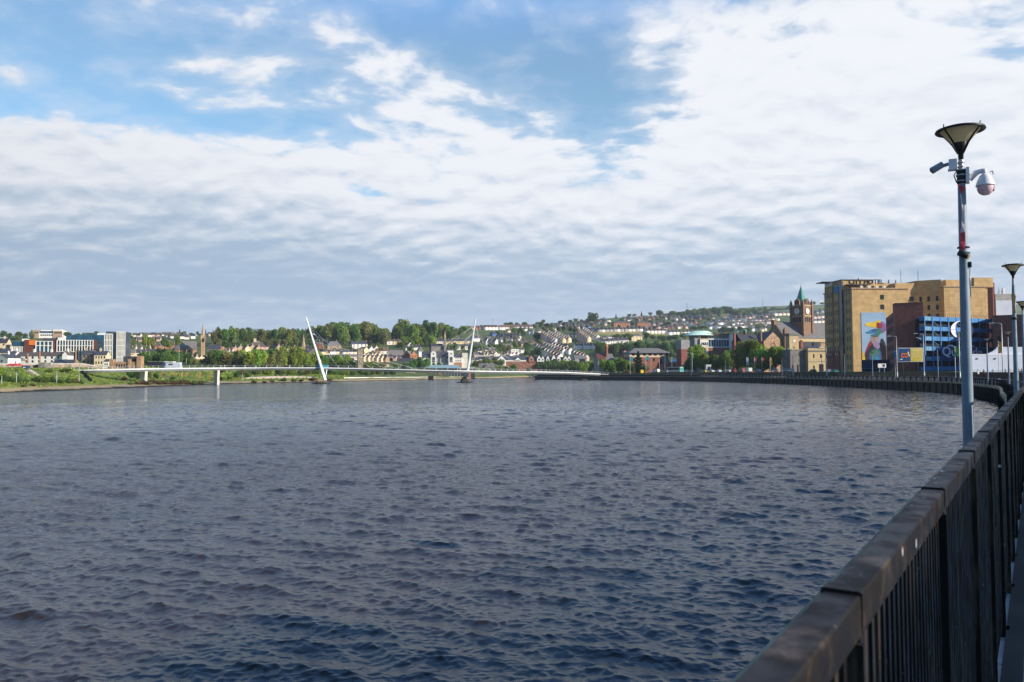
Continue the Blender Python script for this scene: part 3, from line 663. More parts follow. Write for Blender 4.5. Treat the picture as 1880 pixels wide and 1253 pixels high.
# riverside belt behind the footbridge
scatter('in the dark belt behind the western bridge pier', 262, 345, 668, 673, 13, (17, 27), (18, 26), ('dark', 'dark', 'mid'))
scatter('in the dark belt behind the western bridge pier', 345, 392, 668, 672, 6, (8, 15), (12, 18), ('dark', 'mid', 'olive'))
scatter('in the leafy belt below the church', 384, 436, 672, 676, 9, (22, 31), (20, 28), ('dark', 'dark', 'mid', 'olive'))
scatter('in the bright belt behind the footbridge deck', 434, 585, 673, 678, 26, (24, 38), (18, 27), G2 + ('mid',), ('willow', 'tall', 'round'))
scatter('in the willow belt behind the leaning mast', 648, 704, 675, 679, 9, (7, 13), (13, 19), ('olive', 'lime', 'mid', 'bright'), ('willow', 'round'))
scatter('in the willow belt behind the leaning mast', 582, 648, 674, 679, 12, (14, 26), (15, 24), ('olive', 'lime', 'mid', 'bright'), ('willow', 'round'))
scatter('under the footbridge between mast and brick kiosk', 436, 724, 688, 690, 26, (9, 13), (12, 18), ('bright', 'mid', 'dark', 'olive'), ('willow', 'bush'))
zone('in front of the white apartments', [(760, 683, 22, 16, 'mid'), (771, 683, 26, 20, 'dark'), (783, 683, 24, 17, 'mid'), (797, 683, 17, 13, 'mid', 'tall'), (806, 682, 16, 12, 'mid'), (742, 682, 14, 12, 'dark'), (726, 682, 12, 12, 'mid'), (704, 681, 12, 13, 'olive'), (690, 681, 11, 14, 'mid'), (677, 680, 14, 12, 'bright')])
# embankment shrubs
zone('on the grassy bank below the fort wall', [(8, 701, 15, 18, 'dark', 'bush'), (22, 703, 13, 18, 'dark', 'bush'), (36, 702, 12, 16, 'mid', 'bush'), (48, 703, 9, 14, 'dark', 'bush'), (68, 703, 13, 17, 'dark', 'bush'), (82, 703, 15, 20, 'mid', 'bush'), (97, 703, 12, 16, 'dark', 'bush'), (112, 704, 11, 18, 'mid', 'bush'), (126, 704, 12, 16, 'dark', 'bush'), (140, 704, 10, 14, 'olive', 'bush'), (3, 686, 16, 10, 'bright', 'bush'), (30, 684, 4, 8, 'mid', 'bush'), (62, 710, 6, 10, 'rust', 'bush'), (44, 711, 5, 12, 'olive', 'bush'), (90, 684, 7, 14, 'mid', 'bush'), (120, 684, 8, 20, 'mid', 'bush'), (150, 706, 8, 12, 'mid', 'bush')])
zone('beside the western bridge pier', [(240, 698, 18, 20, 'dark'), (253, 699, 16, 18, 'dark'), (270, 698, 15, 16, 'mid'), (287, 697, 14, 11, 'dark', 'bush'), (318, 698, 8, 10, 'dark', 'bush'), (228, 700, 9, 14, 'rust', 'bush'), (277, 703, 6, 10, 'rust', 'bush')])
scatter('in the brambles along the waterline', 238, 372, 705.5, 707, 19, (5, 9), (12, 18), ('rust', 'rust', 'olive', 'mid'), ('bush',))
zone('on the bank beyond the tall bridge pier', [(405, 699, 10, 14, 'mid', 'bush'), (422, 698, 9, 14, 'bright', 'bush'), (436, 694, 14, 14, 'dark', 'bush'), (454, 694, 14, 12, 'mid', 'bush'), (405, 684, 7, 16, 'rust', 'bush'), (522, 701, 8, 12, 'dark', 'bush'), (540, 701, 5, 14, 'olive', 'bush'), (553, 701, 5, 12, 'rust', 'bush'), (575, 700, 8, 20, 'rust', 'bush'), (605, 699, 6, 20, 'olive', 'bush'), (465, 703, 4, 12, 'olive', 'bush'), (500, 702, 5, 12, 'olive', 'bush'), (485, 703, 3, 10, 'rust', 'bush')])
# hill in the middle
zone('along the ridge behind the long white terrace', [(930, 601, 8, 12, 'mid'), (938, 601, 9, 12, 'mid'), (950, 601, 8, 12, 'olive'), (964, 601, 9, 14, 'mid'), (884, 602, 5, 7, 'dark'), (896, 602, 4, 6, 'dark')])
zone('between the terraces on the middle of the hill', [(982, 604, 9, 10, 'mid'), (994, 604, 13, 11, 'dark'), (1004, 604, 10, 11, 'copper_leaf'), (912, 616, 8, 14, 'mid'), (944, 615, 14, 16, 'mid'), (955, 616, 13, 14, 'dark'), (962, 619, 10, 10, 'mid'), (976, 611, 8, 10, 'olive'), (1000, 612, 12, 12, 'olive'), (1012, 612, 9, 12, 'lime'), (1026, 612, 11, 9, 'dark'), (1036, 612, 12, 11, 'mid'), (1048, 611, 10, 9, 'dark'), (1057, 612, 10, 10, 'dark'), (1070, 611, 12, 12, 'mid'), (1035, 604, 11, 8, 'copper_leaf'), (1044, 605, 8, 8, 'mid'), (1090, 598, 23, 20, 'dark'), (1080, 598, 12, 8, 'dark'), (987, 630, 19, 17, 'dark'), (992, 636, 12, 10, 'bright'), (947, 643, 14, 11, 'lime'), (968, 646, 17, 18, 'dark'), (900, 645, 16, 11, 'dark', 'tall'), (909, 645, 10, 9, 'dark'), (886, 644, 14, 10, 'bright'), (915, 653, 14, 16, 'mid'), (952, 652, 10, 10, 'dark'), (927, 630, 8, 9, 'mid'), (940, 625, 8, 9, 'copper_leaf'), (1103, 656, 27, 30, 'mid', 'round', None, True), (1118, 652, 16, 18, 'mid'), (1130, 652, 15, 14, 'mid'), (967, 655, 12, 12, 'mid'), (977, 655, 11, 13, 'dark'), (988, 655, 17, 16, 'dark'), (1062, 636, 8, 10, 'olive')])
scatter('in the row of trees behind the bridge landing', 984, 1112, 685, 687, 20, (16, 25), (18, 26), ('dark', 'mid', 'bright', 'mid'))
scatter('beside the slate-roofed lodge at the water', 908, 984, 684, 685, 9, (9, 16), (12, 18), ('dark', 'mid', 'olive'))
# right-hand woods
scatter('in the wood below the hay meadow', 1118, 1262, 650, 658, 26, (18, 32), (18, 28), ('dark', 'dark', 'mid', 'olive'))
scatter('along the hedge of the hay meadow', 1130, 1260, 624, 628, 12, (9, 15), (12, 18), ('dark', 'dark', 'mid'))
zone('on the skyline of the far estate', [(1132, 585, 8, 6, 'dark', 'conifer'), (1157, 583, 6, 9, 'mid'), (1166, 582, 5, 10, 'mid'), (1179, 581, 9, 6, 'dark', 'conifer'), (1195, 581, 7, 9, 'mid'), (1212, 582, 12, 17, 'dark'), (1222, 582, 6, 10, 'mid'), (1110, 588, 5, 6, 'dark', 'conifer')])
topC = lerp_tab([(1225, 575), (1250, 573), (1268, 571), (1290, 565), (1310, 568), (1330, 563), (1345, 565), (1362, 569)])
scatter('in the shelter belt along the hilltop', 1226, 1362, 580, 583, 24, (1, 2), (10, 16), ('mid', 'olive', 'dark', 'bright'), top=topC)
scatter('on the ridge beside the clock tower', 1366, 1456, lambda p: 574 - .06 * (p - 1366), 0, 15, (3, 9), (8, 15), ('dark', 'mid', 'dark'))
scatter('in the hedge under the green pasture', 1352, 1412, 579, 581, 8, (6, 12), (9, 16), ('mid', 'olive', 'dark'))
zone('on the ridge between clock tower and hotel', [(1490, 559, 4, 9, 'dark'), (1497, 559, 5, 8, 'dark'), (1512, 559, 4, 10, 'dark'), (1500, 584, 8, 12, 'bright')])
zone('among the houses behind the department store', [(1228, 602, 11, 14, 'dark'), (1240, 603, 8, 10, 'dark'), (1275, 608, 9, 16, 'dark'), (1290, 606, 8, 20, 'mid'), (1330, 614, 14, 24, 'dark'), (1345, 614, 12, 18, 'dark'), (1297, 595, 5, 9, 'lime'), (1285, 594, 6, 6, 'bright'), (1395, 608, 14, 16, 'olive'), (1375, 612, 10, 16, 'mid'), (1360, 612, 12, 12, 'dark'), (1442, 579, 3, 6, 'dark')])
scatter('on the dark slope behind the sandstone hall', 1316, 1408, 640, 650, 12, (16, 26), (18, 26), ('dark', 'dark', 'mid'))
scatter('on the upper slope behind the sandstone hall', 1300, 1412, 618, 628, 12, (9, 14), (14, 20), ('dark', 'mid', 'olive'))
scatter('between hospital and slope houses', 868, 985, 668, 674, 12, (8, 13), (11, 16), ('dark', 'mid', 'olive', 'bright'))
scatter('on the slope beside the upright mast', 860, 940, 640, 656, 10, (8, 13), (10, 14), ('dark', 'mid', 'olive'))
scatter('among the houses left of the church', 232, 330, 650, 660, 12, (9, 15), (11, 17), ('dark', 'mid', 'bright'))
scatter('in gardens below the high wood', 580, 715, 643, 662, 14, (6, 11), (8, 13), ('dark', 'mid', 'olive'))
scatter('in gardens on the slope above the meadow', 1100, 1260, 594, 604, 14, (4, 7), (6, 10), ('dark', 'mid', 'olive'))
scatter('in gardens of the hilltop estate', 1335, 1430, 588, 604, 10, (4, 6), (6, 9), ('dark', 'mid', 'olive'))
scatter('in gardens on the skyline estate', 1010, 1115, 590, 604, 12, (4, 7), (6, 9), ('dark', 'mid', 'olive'))
scatter('behind the glass offices', 120, 180, 630, 640, 5, (8, 12), (10, 14), ('dark', 'mid'))
scatter('behind the old stone houses', 0, 30, 640, 650, 5, (7, 12), (9, 14), ('dark', 'mid', 'olive'))
scatter('in gardens across the far right estate', 1130, 1320, 586, 600, 26, (4, 8), (6, 11), ('dark', 'mid', 'olive', 'bright'))
scatter('in gardens left of the clock tower', 1330, 1450, 582, 606, 20, (4, 7), (6, 10), ('dark', 'mid', 'olive', 'bright'))
scatter('in gardens on the central estate', 985, 1110, 592, 612, 16, (4, 8), (6, 10), ('dark', 'mid', 'olive', 'bright'))
# big trees on the quay (on level ground, distance given)
zone('on the quay in front of the brick office', [(1172, 687, 42, 34, 'conifer', 'conifer', 560, True), (1150, 686, 24, 22, 'bright', 'round', 555), (1136, 686, 27, 24, 'mid', 'round', 560), (1122, 687, 24, 22, 'mid', 'round', 550), (1160, 687, 18, 16, 'dark', 'round', 545), (1184, 687, 16, 16, 'mid', 'round', 545), (1143, 674, 12, 14, 'olive', 'round', 590), (1108, 687, 26, 18, 'bright', 'round', 552), (1246, 659, 8, 16, 'bright', 'round', 640), (1212, 687, 8, 34, 'olive', 'bush', 565)])
zone('in front of the department store', [(1278, 687, 52, 40, 'bright', 'round', 520, True), (1292, 687, 37, 24, 'bright', 'round', 515, True), (1268, 687, 30, 20, 'dark', 'round', 522), (1311, 687, 34, 30, 'mid', 'round', 520, True), (1334, 687, 42, 34, 'mid', 'round', 505, True), (1318, 687, 28, 20, 'mid', 'round', 512), (1262, 687, 22, 18, 'dark', 'round', 525)])
zone('in front of the gabled sandstone hall', [(1375, 688, 62, 48, 'bright', 'round', 470, True), (1400, 688, 56, 56, 'bright', 'wide', 462, True), (1424, 688, 50, 42, 'bright', 'round', 458, True), (1446, 688, 45, 38, 'bright', 'round', 455, True), (1465, 688, 29, 17, 'olive', 'tall', 452), (1358, 688, 46, 32, 'mid', 'round', 475, True), (1372, 668, 42, 14, 'dark', 'tall', 490), (1528, 690, 28, 12, 'dark', 'tall', 372)])

# ------------------------------------------------------------------ houses
_hm = {}
def house_meshes(w, d, h, rh, chim, wallm, roofm, hip=False):
    k = (round(w, 1), round(d, 1), round(h, 1), round(rh, 1), chim, wallm, roofm, hip)
    if k in _hm: return _hm[k]
    w, d, h, rh = k[:4]; x, y = w / 2, d / 2
    wl = MB()
    if hip: wl.box(-x, x, -y, y, -9, h)
    else: wl.add([(-x, -y, -9), (-x, y, -9), (-x, y, h), (-x, 0, h + rh), (-x, -y, h), (x, -y, -9), (x, y, -9), (x, y, h), (x, 0, h + rh), (x, -y, h)],
           [(0, 1, 2, 3, 4), (9, 8, 7, 6, 5), (0, 4, 9, 5), (1, 6, 7, 2), (4, 3, 8, 9), (3, 2, 7, 8)])
    rf = MB(); o = .35; e = .05; t = .16
    if hip:
        ix = max(0, x - y); rf.add([(-x - o, -y - o, h - .1), (x + o, -y - o, h - .1), (x + o, y + o, h - .1), (-x - o, y + o, h - .1), (-ix, 0, h + rh), (ix, 0, h + rh)], [(0, 1, 5, 4), (2, 3, 4, 5), (1, 2, 5), (3, 0, 4), (3, 2, 1, 0)])
    else:
        sl = rh / y
        for sg in (-1, 1):
            a = [(-x - .08, sg * (y + o), h - o * sl + e), (x + .08, sg * (y + o), h - o * sl + e), (x + .08, 0, h + rh + e), (-x - .08, 0, h + rh + e)]
            b = [(p[0], p[1], p[2] + t) for p in a]
            rf.add(a + b, [(0, 1, 2, 3), (4, 7, 6, 5), (0, 4, 5, 1), (1, 5, 6, 2), (2, 6, 7, 3), (3, 7, 4, 0)])
    ch = None
    if chim:
        c = MB(); c.box(-.35, .35, -.55, .55, -.9, 1.1); c.box(-.42, .42, -.62, .62, 1.101, 1.25)
        for q in (-.3, .3): c.lathe([(.13, 1.251), (.11, 1.6), (0, 1.6)], 8, 0, (0, q, 0))
        ch = c.mesh('chimney', M[chim])
    _hm[k] = (wl.mesh('wall', M[wallm]), rf.mesh('roof', M[roofm]), ch); return _hm[k]
_wm = {}
def win_mesh(w, h, m, name='window', t=.05):
    k = (round(w, 2), round(h, 2), m, name, t)
    if k not in _wm: mb = MB(); mb.box(-w / 2, w / 2, -t, .04, -h / 2, h / 2); _wm[k] = mb.mesh(name, M[m])
    return _wm[k]
def make_house(name, cat, label, group, loc, rz, w, d, h, rh, wallm, roofm, chim='tan_brick', wins=2, hip=False):
    t = thing(name, label, cat, loc, rz, group); wme, rme, cme = house_meshes(w, d, h, rh, chim, wallm, roofm, hip)
    obj('wall', wme, t); r = obj('roof', rme, t)
    if cme: obj('chimney', cme, r, (w / 2 - .4 if not hip else w * .2, 0, h + rh), 0)
    if wins:
        n = wins; ww = min(1.5, w / n * .45)
        for z in ((h * .74, h * .30) if h > 4 else (h * .5,)):
            for i in range(n): obj('window', win_mesh(ww, min(1.3, h * .25), 'glass_dark'), t, (-w / 2 + (i + .5) * w / n, -d / 2, z))
    return t
HOUSES = []
def row(desc, a, b, n, wall, roof, walls, roofs, name='terraced_house', th=24, depth=8, wins=2, hip=False, chim='tan_brick', vary=.0, cat='house'):
    """a terrace that faces the river; a, b: its feet in the photograph; wall and roof: heights there"""
    if isinstance(walls, str): walls = [walls]
    if isinstance(roofs, str): roofs = [roofs]
    step = (b[0] - a[0]) / n
    for i in range(n):
        px = a[0] + (i + .5) * step; py = a[1] + (b[1] - a[1]) * (i + .5) / n + (rng.uniform(-1.4, 1.4) if vary else 0); px += rng.uniform(-.2, .2) * step if vary else 0; Y = hit(px, py); pos = W(px, Y, tz(px, Y))
        w = abs(step) * Y / F * (1.0 if not vary else .8); h = wall * Y / F * (1 + rng.uniform(-vary, vary)); rh = roof * Y / F
        HOUSES.append((abs(step) * (wall + roof), name, cat, desc, desc, n == 1, pos, R(th + rng.uniform(-1, 1) * (18 if vary else 0)), w / math.cos(R(th)) if not vary else w, min(depth * Y / 900, w * 1.6 + 3), h, rh, rng.choice(walls), rng.choice(roofs), chim, wins, hip, 'left'))
def steps(desc, a, b, n, walls, roofs, wall=4.6, roof=2.9, depth=7.0, chim='tan_brick'):
    """a terrace that climbs the hill, each house a step above the one below it; a: upper end, b: lower end; it runs down towards the right and the river"""
    Yb = hit(*b); q = at(b[0], b[1], Yb); Ya = Yb
    for _ in range(12): p = at(a[0], a[1], Ya); Ya = Yb + abs(q.x - p.x) * 1.35
    p = at(a[0], a[1], Ya); dv = (q - p) / n; w = Vector((dv.x, dv.y)).length; px_ = abs(b[0] - a[0]) / n
    for i in range(n):
        c = p + dv * (i + .5)
        HOUSES.append((px_ * 11, 'terraced_house', 'house', desc, desc, False, c, math.atan2(dv.y, dv.x) + PI, w * 1.02, depth, wall, roof, rng.choice(walls), rng.choice(roofs), chim, 0, False, 'top'))
WH = ['white', 'white', 'offwhite', 'cream']; PK = ['offwhite', 'pink_render', 'cream', 'white']; BR = ['brown_tile', 'brown_tile', 'grey_tile', 'dark_tile']; SL = ['slate', 'dark_tile', 'grey_tile']
TB = ['tan_brick', 'red_brick', 'pink_render', 'offwhite']
# left hill
row('brown-roofed terrace along the ridge beside the spire', (234, 619), (330, 617), 11, 3.5, 4, PK, BR, wins=0, vary=.12)
row('brown-roofed terrace just below the western ridge', (236, 628), (312, 627), 9, 3, 5, ['tan_brick', 'pink_render', 'brown_tile'], BR, wins=0, vary=.12)
row('pale-gabled terrace between ridge and spire', (300, 621), (358, 623), 6, 4, 4, WH, BR, wins=0, vary=.2)
row('white terrace on the ridge just past the spire', (380, 616), (394, 615), 2, 3.5, 3, WH, BR, wins=0, vary=.12)
row('orange brick terrace west of the church', (276, 641), (320, 640), 5, 5, 4, ['orange_brick', 'orange_brick', 'tan_brick'], BR, th=18, wins=1)
row('grey-roofed terrace with white gables beside the tower block', (229, 655), (286, 653), 6, 6, 6, WH, ['grey_tile', 'slate'], th=20, wins=1)
row('row of small gabled houses under the church', (346, 666), (380, 664), 4, 6, 5, PK, ['grey_tile', 'dark_tile'], th=-38, wins=1)
row('brown-roofed house row beside the church hall', (398, 640), (420, 639), 2, 5, 5, TB, BR, vary=.15)
row('row of tan gabled houses over the leafy belt', (424, 646), (478, 643), 5, 5, 5, ['tan_brick', 'cream', 'tan_brick'], BR, th=-30, vary=.15, wins=1)
row('cream house with a hipped roof in the wood', (466, 629), (484, 629), 1, 7, 4, ['cream'], ['dark_tile'], name='detached_house', hip=True)
row('large brown-roofed house above the tan gables', (464, 642), (492, 642), 1, 5, 8, ['pink_render'], ['brown_tile'], name='detached_house')
row('tan gabled house above the bright belt', (496, 646), (514, 646), 1, 6, 6, ['tan_brick'], ['brown_tile'], name='detached_house', th=-40)
row('pair of white gabled houses in the wood', (517, 633), (533, 633), 2, 5, 3, ['white'], ['slate'], name='semi_detached_house', th=-30)
row('tan gabled pair left of the small spire', (524, 646), (542, 646), 2, 5, 5, ['tan_brick', 'cream'], ['brown_tile'], name='semi_detached_house', th=-35)
row('white terrace on the ridge left of the leaning mast', (516, 612), (534, 612), 3, 4, 3, WH, ['brown_tile'], wins=1)
row('pale terrace on the ridge behind the leaning mast', (544, 612), (560, 612), 3, 4, 3, WH, ['brown_tile'], wins=1)
row('white house half hidden on the ridge in the trees', (590, 612), (601, 610), 1, 5, 4, ['white'], ['slate'], name='detached_house')
row('red brick house just right of the leaning mast', (580, 640), (592, 640), 1, 7, 4, ['red_brick'], ['red_tile'], name='detached_house')
row('stone villa with steep hipped roof below the wood', (601, 644), (624, 644), 1, 9, 8, ['tan_brick'], ['grey_tile'], name='villa', hip=True)
row('white terrace behind the leaning mast', (588, 651), (628, 651), 6, 5, 3, WH, SL, th=20, wins=1)
row('white terrace under the big white house', (628, 652), (660, 651), 5, 5, 3, WH, SL, th=20, wins=1)
row('tan terrace left of the ruined tower', (600, 662), (656, 661), 8, 6, 4, ['tan_brick', 'cream', 'offwhite'], ['slate', 'grey_tile'], th=18, wins=1)
row('big white house with black windows below the wood', (646, 640), (672, 640), 1, 8, 5, ['white'], ['slate'], name='detached_house', wins=4)
row('white house alone in the high wood', (704, 623), (722, 623), 1, 6, 4, ['white'], ['dark_tile'], name='detached_house', wins=3)
row('mixed terrace below the white house in the wood', (709, 633), (739, 633), 4, 6, 3, ['white', 'cream', 'tan_brick'], ['brown_tile'], wins=1)
row('cream gabled row right of the ruined tower', (664, 650), (692, 648), 3, 7, 5, ['cream', 'offwhite'], BR, th=-32, wins=1)
row('red-roofed row beside the stepped white terrace', (690, 650), (712, 650), 3, 5, 5, ['red_brick', 'offwhite', 'tan_brick'], ['red_tile', 'brown_tile'], wins=1)
steps('stepped white terrace left of the upright mast', (716, 647), (754, 640), 10, ['white'], ['brown_tile'], 5, 3)
row('stone-gabled row above the brick boathouse', (664, 664), (712, 666), 6, 7, 5, ['cream', 'sandstone', 'offwhite'], BR, th=-25, wins=1)
row('cream terrace right above the bridge deck', (668, 673), (714, 674), 5, 5, 3, ['offwhite', 'cream', 'sandstone'], ['brown_tile', 'grey_tile'], th=10, wins=1)
row('white houses on the slope beside the dark wood', (790, 635), (812, 635), 3, 8, 5, WH, SL, th=22)
row('coloured terrace behind the upright mast', (818, 636), (862, 634), 7, 8, 4, ['yellow_render', 'white', 'pink_render', 'cream', 'grey_render'], ['slate'], th=18)
row('white terrace low behind the upright mast', (836, 643), (884, 641), 7, 6, 4, ['white', 'offwhite'], ['slate'], th=15)
row('white terrace at the right of the upright mast', (866, 627), (884, 627), 3, 5, 4, WH, SL)
row('red-roofed terrace on the skyline by the upright mast', (858, 603), (888, 603), 5, 3.5, 3, ['red_brick', 'white', 'offwhite'], ['red_tile'], wins=0, vary=.12)
# centre hill
row('long white terrace on the skyline', (888, 606), (913, 606), 4, 4.5, 4, ['white'], ['red_tile'], wins=1, th=20)
row('second long white terrace on the skyline', (916, 606), (977, 605), 9, 4.5, 4, ['white', 'white', 'cream'], ['red_tile'], wins=1, th=20)
row('blue-walled house on the middle of the hill', (902, 617), (910, 617), 1, 4, 3, ['blue_render'], ['slate'], name='detached_house')
row('long brown terrace on the middle of the hill', (913, 622), (955, 622), 7, 4, 5, ['tan_brick', 'cream'], ['brown_tile'], wins=1)
row('brown terrace under the long brown terrace', (924, 627), (962, 628), 6, 4, 3, ['tan_brick', 'offwhite', 'white'], ['brown_tile'], wins=0, vary=.12)
row('white houses on the slope under the skyline terrace', (968, 615), (996, 613), 4, 5, 3, WH, SL, vary=.2, wins=1)
row('tan terrace below the lime tree', (946, 637), (985, 634), 6, 5, 5, ['tan_brick', 'brown_tile', 'cream'], ['brown_tile'], wins=0, vary=.12)
row('white gabled houses beside the dark fir', (888, 634), (912, 636), 3, 7, 5, ['white'], ['slate'], th=-25, wins=1)
row('white terrace left of the white cubic house', (906, 642), (938, 641), 5, 6, 3, ['white', 'offwhite'], ['grey_tile'])
row('white cubic house with a row of dark windows', (936, 652), (951, 652), 1, 10, .4, ['white'], ['offwhite'], name='detached_house', wins=4, hip=True)
row('pair of low white houses beside the cubic house', (951, 647), (962, 647), 2, 4, 3, ['white'], ['slate'], name='semi_detached_house')
row('jumbled white row above the gabled school', (922, 658), (952, 657), 5, 5, 4, PK, SL, th=-30, vary=.2, wins=1)
row('white terrace low at the left of the fir', (884, 656), (912, 657), 4, 6, 4, PK, SL, th=-25, vary=.2, wins=1)
steps('upper stepped terrace under the skyline trees', (996, 617), (1022, 633), 7, PK, SL); steps('second stepped terrace under the skyline trees', (1006, 615), (1036, 632), 8, PK, SL); steps('third stepped terrace under the skyline trees', (1018, 616), (1046, 630), 7, WH, SL)
steps('stepped terrace left of the hay meadow', (1062, 613), (1082, 629), 7, PK, SL); steps('stepped terrace touching the hay meadow', (1070, 609), (1098, 626), 8, PK, SL)
row('white end terrace facing the river', (1021, 642), (1042, 642), 5, 6.5, 4, ['white', 'white', 'cream'], ['slate'], th=14)
row('cream terrace facing the river under the meadow', (1055, 641), (1099, 641), 8, 6, 4, ['cream', 'offwhite', 'white'], ['slate'], th=14)
row('cream and white houses above the end terrace', (1042, 622), (1062, 622), 3, 6, 3, ['cream', 'white', 'yellow_render'], ['slate'], th=14)
steps('lower stepped terrace beside the round tree', (984, 640), (1006, 650), 5, PK, SL); steps('lower middle stepped terrace', (996, 637), (1036, 652), 8, PK, SL); steps('lower stepped terrace at the end house', (1012, 637), (1048, 651), 7, PK, SL)
steps('lowest stepped terrace above the arched gables', (998, 648), (1030, 661), 6, PK, SL); steps('lowest stepped terrace by the large oak', (1052, 652), (1078, 664), 5, PK, SL)
row('crowded brown estate on the central skyline', (1012, 601), (1112, 597), 15, 3, 4, TB, BR, wins=0, vary=.12)
row('second crowded brown estate row below the skyline', (1014, 606), (1066, 605), 8, 3, 4, TB, BR, wins=0, vary=.12)
row('brown-roofed row under the big skyline tree', (1068, 594), (1118, 591), 7, 3, 3, TB, BR, wins=0, vary=.12)
row('blue-walled pair on the central skyline', (1066, 604), (1082, 604), 2, 4, 3, ['blue_render'], ['slate'], name='semi_detached_house', wins=0, vary=.12)
row('white terrace along the top of the hay meadow', (1074, 610), (1178, 608), 15, 3.6, 3.4, ['white', 'offwhite', 'grey_render'], ['dark_tile', 'brown_tile'], wins=1)
# right hill
row('white terrace beside the hedge above the meadow', (1184, 612), (1224, 612), 6, 4.2, 3.2, ['white', 'white', 'offwhite'], ['brown_tile'], wins=1)
row('white terrace behind the green-roofed store', (1225, 615), (1272, 614), 7, 4.2, 3.2, ['white', 'offwhite'], ['brown_tile'], wins=1)
row('reddish estate row along the far skyline', (1142, 591), (1226, 587), 11, 3, 4.5, ['red_brick', 'tan_brick', 'brown_tile', 'offwhite'], ['brown_tile', 'dark_tile', 'red_tile'], wins=0, vary=.12)
row('reddish estate row under the hilltop trees', (1228, 589), (1312, 586), 11, 3, 4, ['red_brick', 'brown_tile', 'tan_brick', 'offwhite'], ['brown_tile', 'dark_tile', 'red_tile'], wins=0, vary=.12)
row('brown estate row above the orange flats', (1136, 599), (1190, 597), 7, 3, 4, TB, BR, wins=0, vary=.12)
row('brown estate row right of the orange flats', (1196, 599), (1280, 596), 11, 3, 4, TB, BR, wins=0, vary=.12)
row('brown estate row over the white terrace', (1182, 606), (1262, 604), 10, 3, 4, TB, BR, wins=0, vary=.12)
row('white row on the slope above the store roof', (1302, 597), (1340, 596), 5, 3.5, 3, ['white'], ['dark_tile'], wins=0)
row('white row just above the store roof', (1300, 603), (1330, 603), 4, 3.5, 3, ['white', 'offwhite'], ['brown_tile'], wins=0, vary=.12)
row('white terrace of villas left of the brick office', (1100, 636), (1152, 633), 6, 8, 5, ['white'], ['dark_tile'], th=22)
row('pale villa with a chimney in the wood below the meadow', (1156, 626), (1177, 626), 1, 8, 3, ['cream'], ['grey_tile'], name='villa', wins=3)
row('top brown estate row left of the clock tower', (1340, 586), (1424, 583), 11, 2.8, 4, TB, BR, wins=0, vary=.12)
row('second brown estate row left of the clock tower', (1334, 592), (1430, 590), 12, 3, 3.6, PK, BR, wins=0, vary=.12)
row('third brown estate row left of the clock tower', (1332, 598), (1420, 596), 11, 3.4, 3.6, PK, BR, wins=0, vary=.12)
row('lowest brown estate row left of the clock tower', (1334, 604), (1418, 602), 10, 3.4, 3.6, WH, BR, wins=0, vary=.12)
row('pale terrace below the pasture by the clock tower', (1402, 580), (1456, 579), 7, 3.2, 3, WH, BR, wins=0)
row('house row right of the clock tower under the ridge', (1490, 577), (1518, 573), 4, 3, 3.4, ['white', 'cream', 'grey_render'], ['slate', 'brown_tile'], wins=0, vary=.2)
row('house row at the right of the clock faces', (1490, 586), (1518, 583), 4, 3, 4, PK, BR, wins=0)
row('house row just over the sandstone hall roof', (1490, 594), (1518, 592), 4, 3, 4, PK, BR, wins=0)
row('scattered pale houses behind the upright mast', (872, 650), (930, 646), 7, 5, 4, PK, SL, th=15, vary=.25, wins=1)
row('roofs stepping down behind the white-gabled hospital', (880, 664), (960, 660), 10, 4, 4, PK, SL, th=10, vary=.2, wins=0)
row('cream row among the trees under the cubic house', (930, 668), (984, 664), 7, 4, 4, ['cream', 'offwhite', 'tan_brick'], BR, th=10, vary=.15, wins=0)
row('brown mid-slope row by the upright mast', (888, 626), (924, 629), 5, 4, 4, PK, BR, vary=.15, wins=0)
row('pale row beneath the long skyline terrace', (928, 610), (968, 609), 5, 3, 3, PK, BR, vary=.15, wins=0)
row('pale houses beside the hedge below the meadow', (1096, 627), (1130, 624), 4, 4, 3, WH, SL, vary=.2, wins=0)
row('fifth estate row on the hill behind the sandstone hall', (1340, 610), (1408, 608), 9, 3.4, 3.6, WH, BR, wins=0, vary=.12)
row('estate row above the white terrace by the store', (1270, 603), (1300, 602), 4, 3.4, 3.6, PK, BR, wins=0, vary=.12)
row('estate row between shelter belt and store roof', (1316, 592), (1336, 591), 3, 3, 3.6, PK, BR, wins=0, vary=.12)
row('roofs among the trees below the church', (396, 664), (432, 658), 5, 5, 4, PK, BR, th=-20, vary=.2, wins=0)
row('houses on the slope between spire and wood', (408, 651), (428, 650), 3, 5, 4, PK, BR, th=15, vary=.2, wins=1)
row('roof row below the wood by the mast', (540, 651), (582, 652), 6, 4, 4, TB, SL, th=12, vary=.15, wins=0)
row('roofs between the brick warehouses and the stepped terrace', (742, 644), (772, 642), 4, 4, 4, PK, SL, th=15, vary=.2, wins=0)
row('white row below the coloured terrace', (790, 648), (832, 647), 6, 4, 4, ['grey_render', 'offwhite', 'white'], SL, th=12, vary=.15, wins=0)
row('house row behind the tower block', (236, 646), (276, 645), 5, 4, 5, PK, BR, th=18, vary=.1, wins=0)
row('pale roofs above the willow belt', (604, 668), (652, 668), 6, 5, 4, PK, BR, th=12, vary=.15, wins=0)
row('cream gables behind the ruined tower', (664, 660), (700, 658), 5, 6, 4, ['cream', 'offwhite', 'white'], BR, th=-25, vary=.1, wins=0)
row('mixed roofs under the grey-roofed hall', (700, 660), (738, 663), 5, 5, 4, PK, SL, th=15, vary=.15, wins=0)
row('white houses between apartments and hospital', (852, 668), (878, 668), 4, 6, 4, WH, SL, th=12, vary=.1, wins=1)
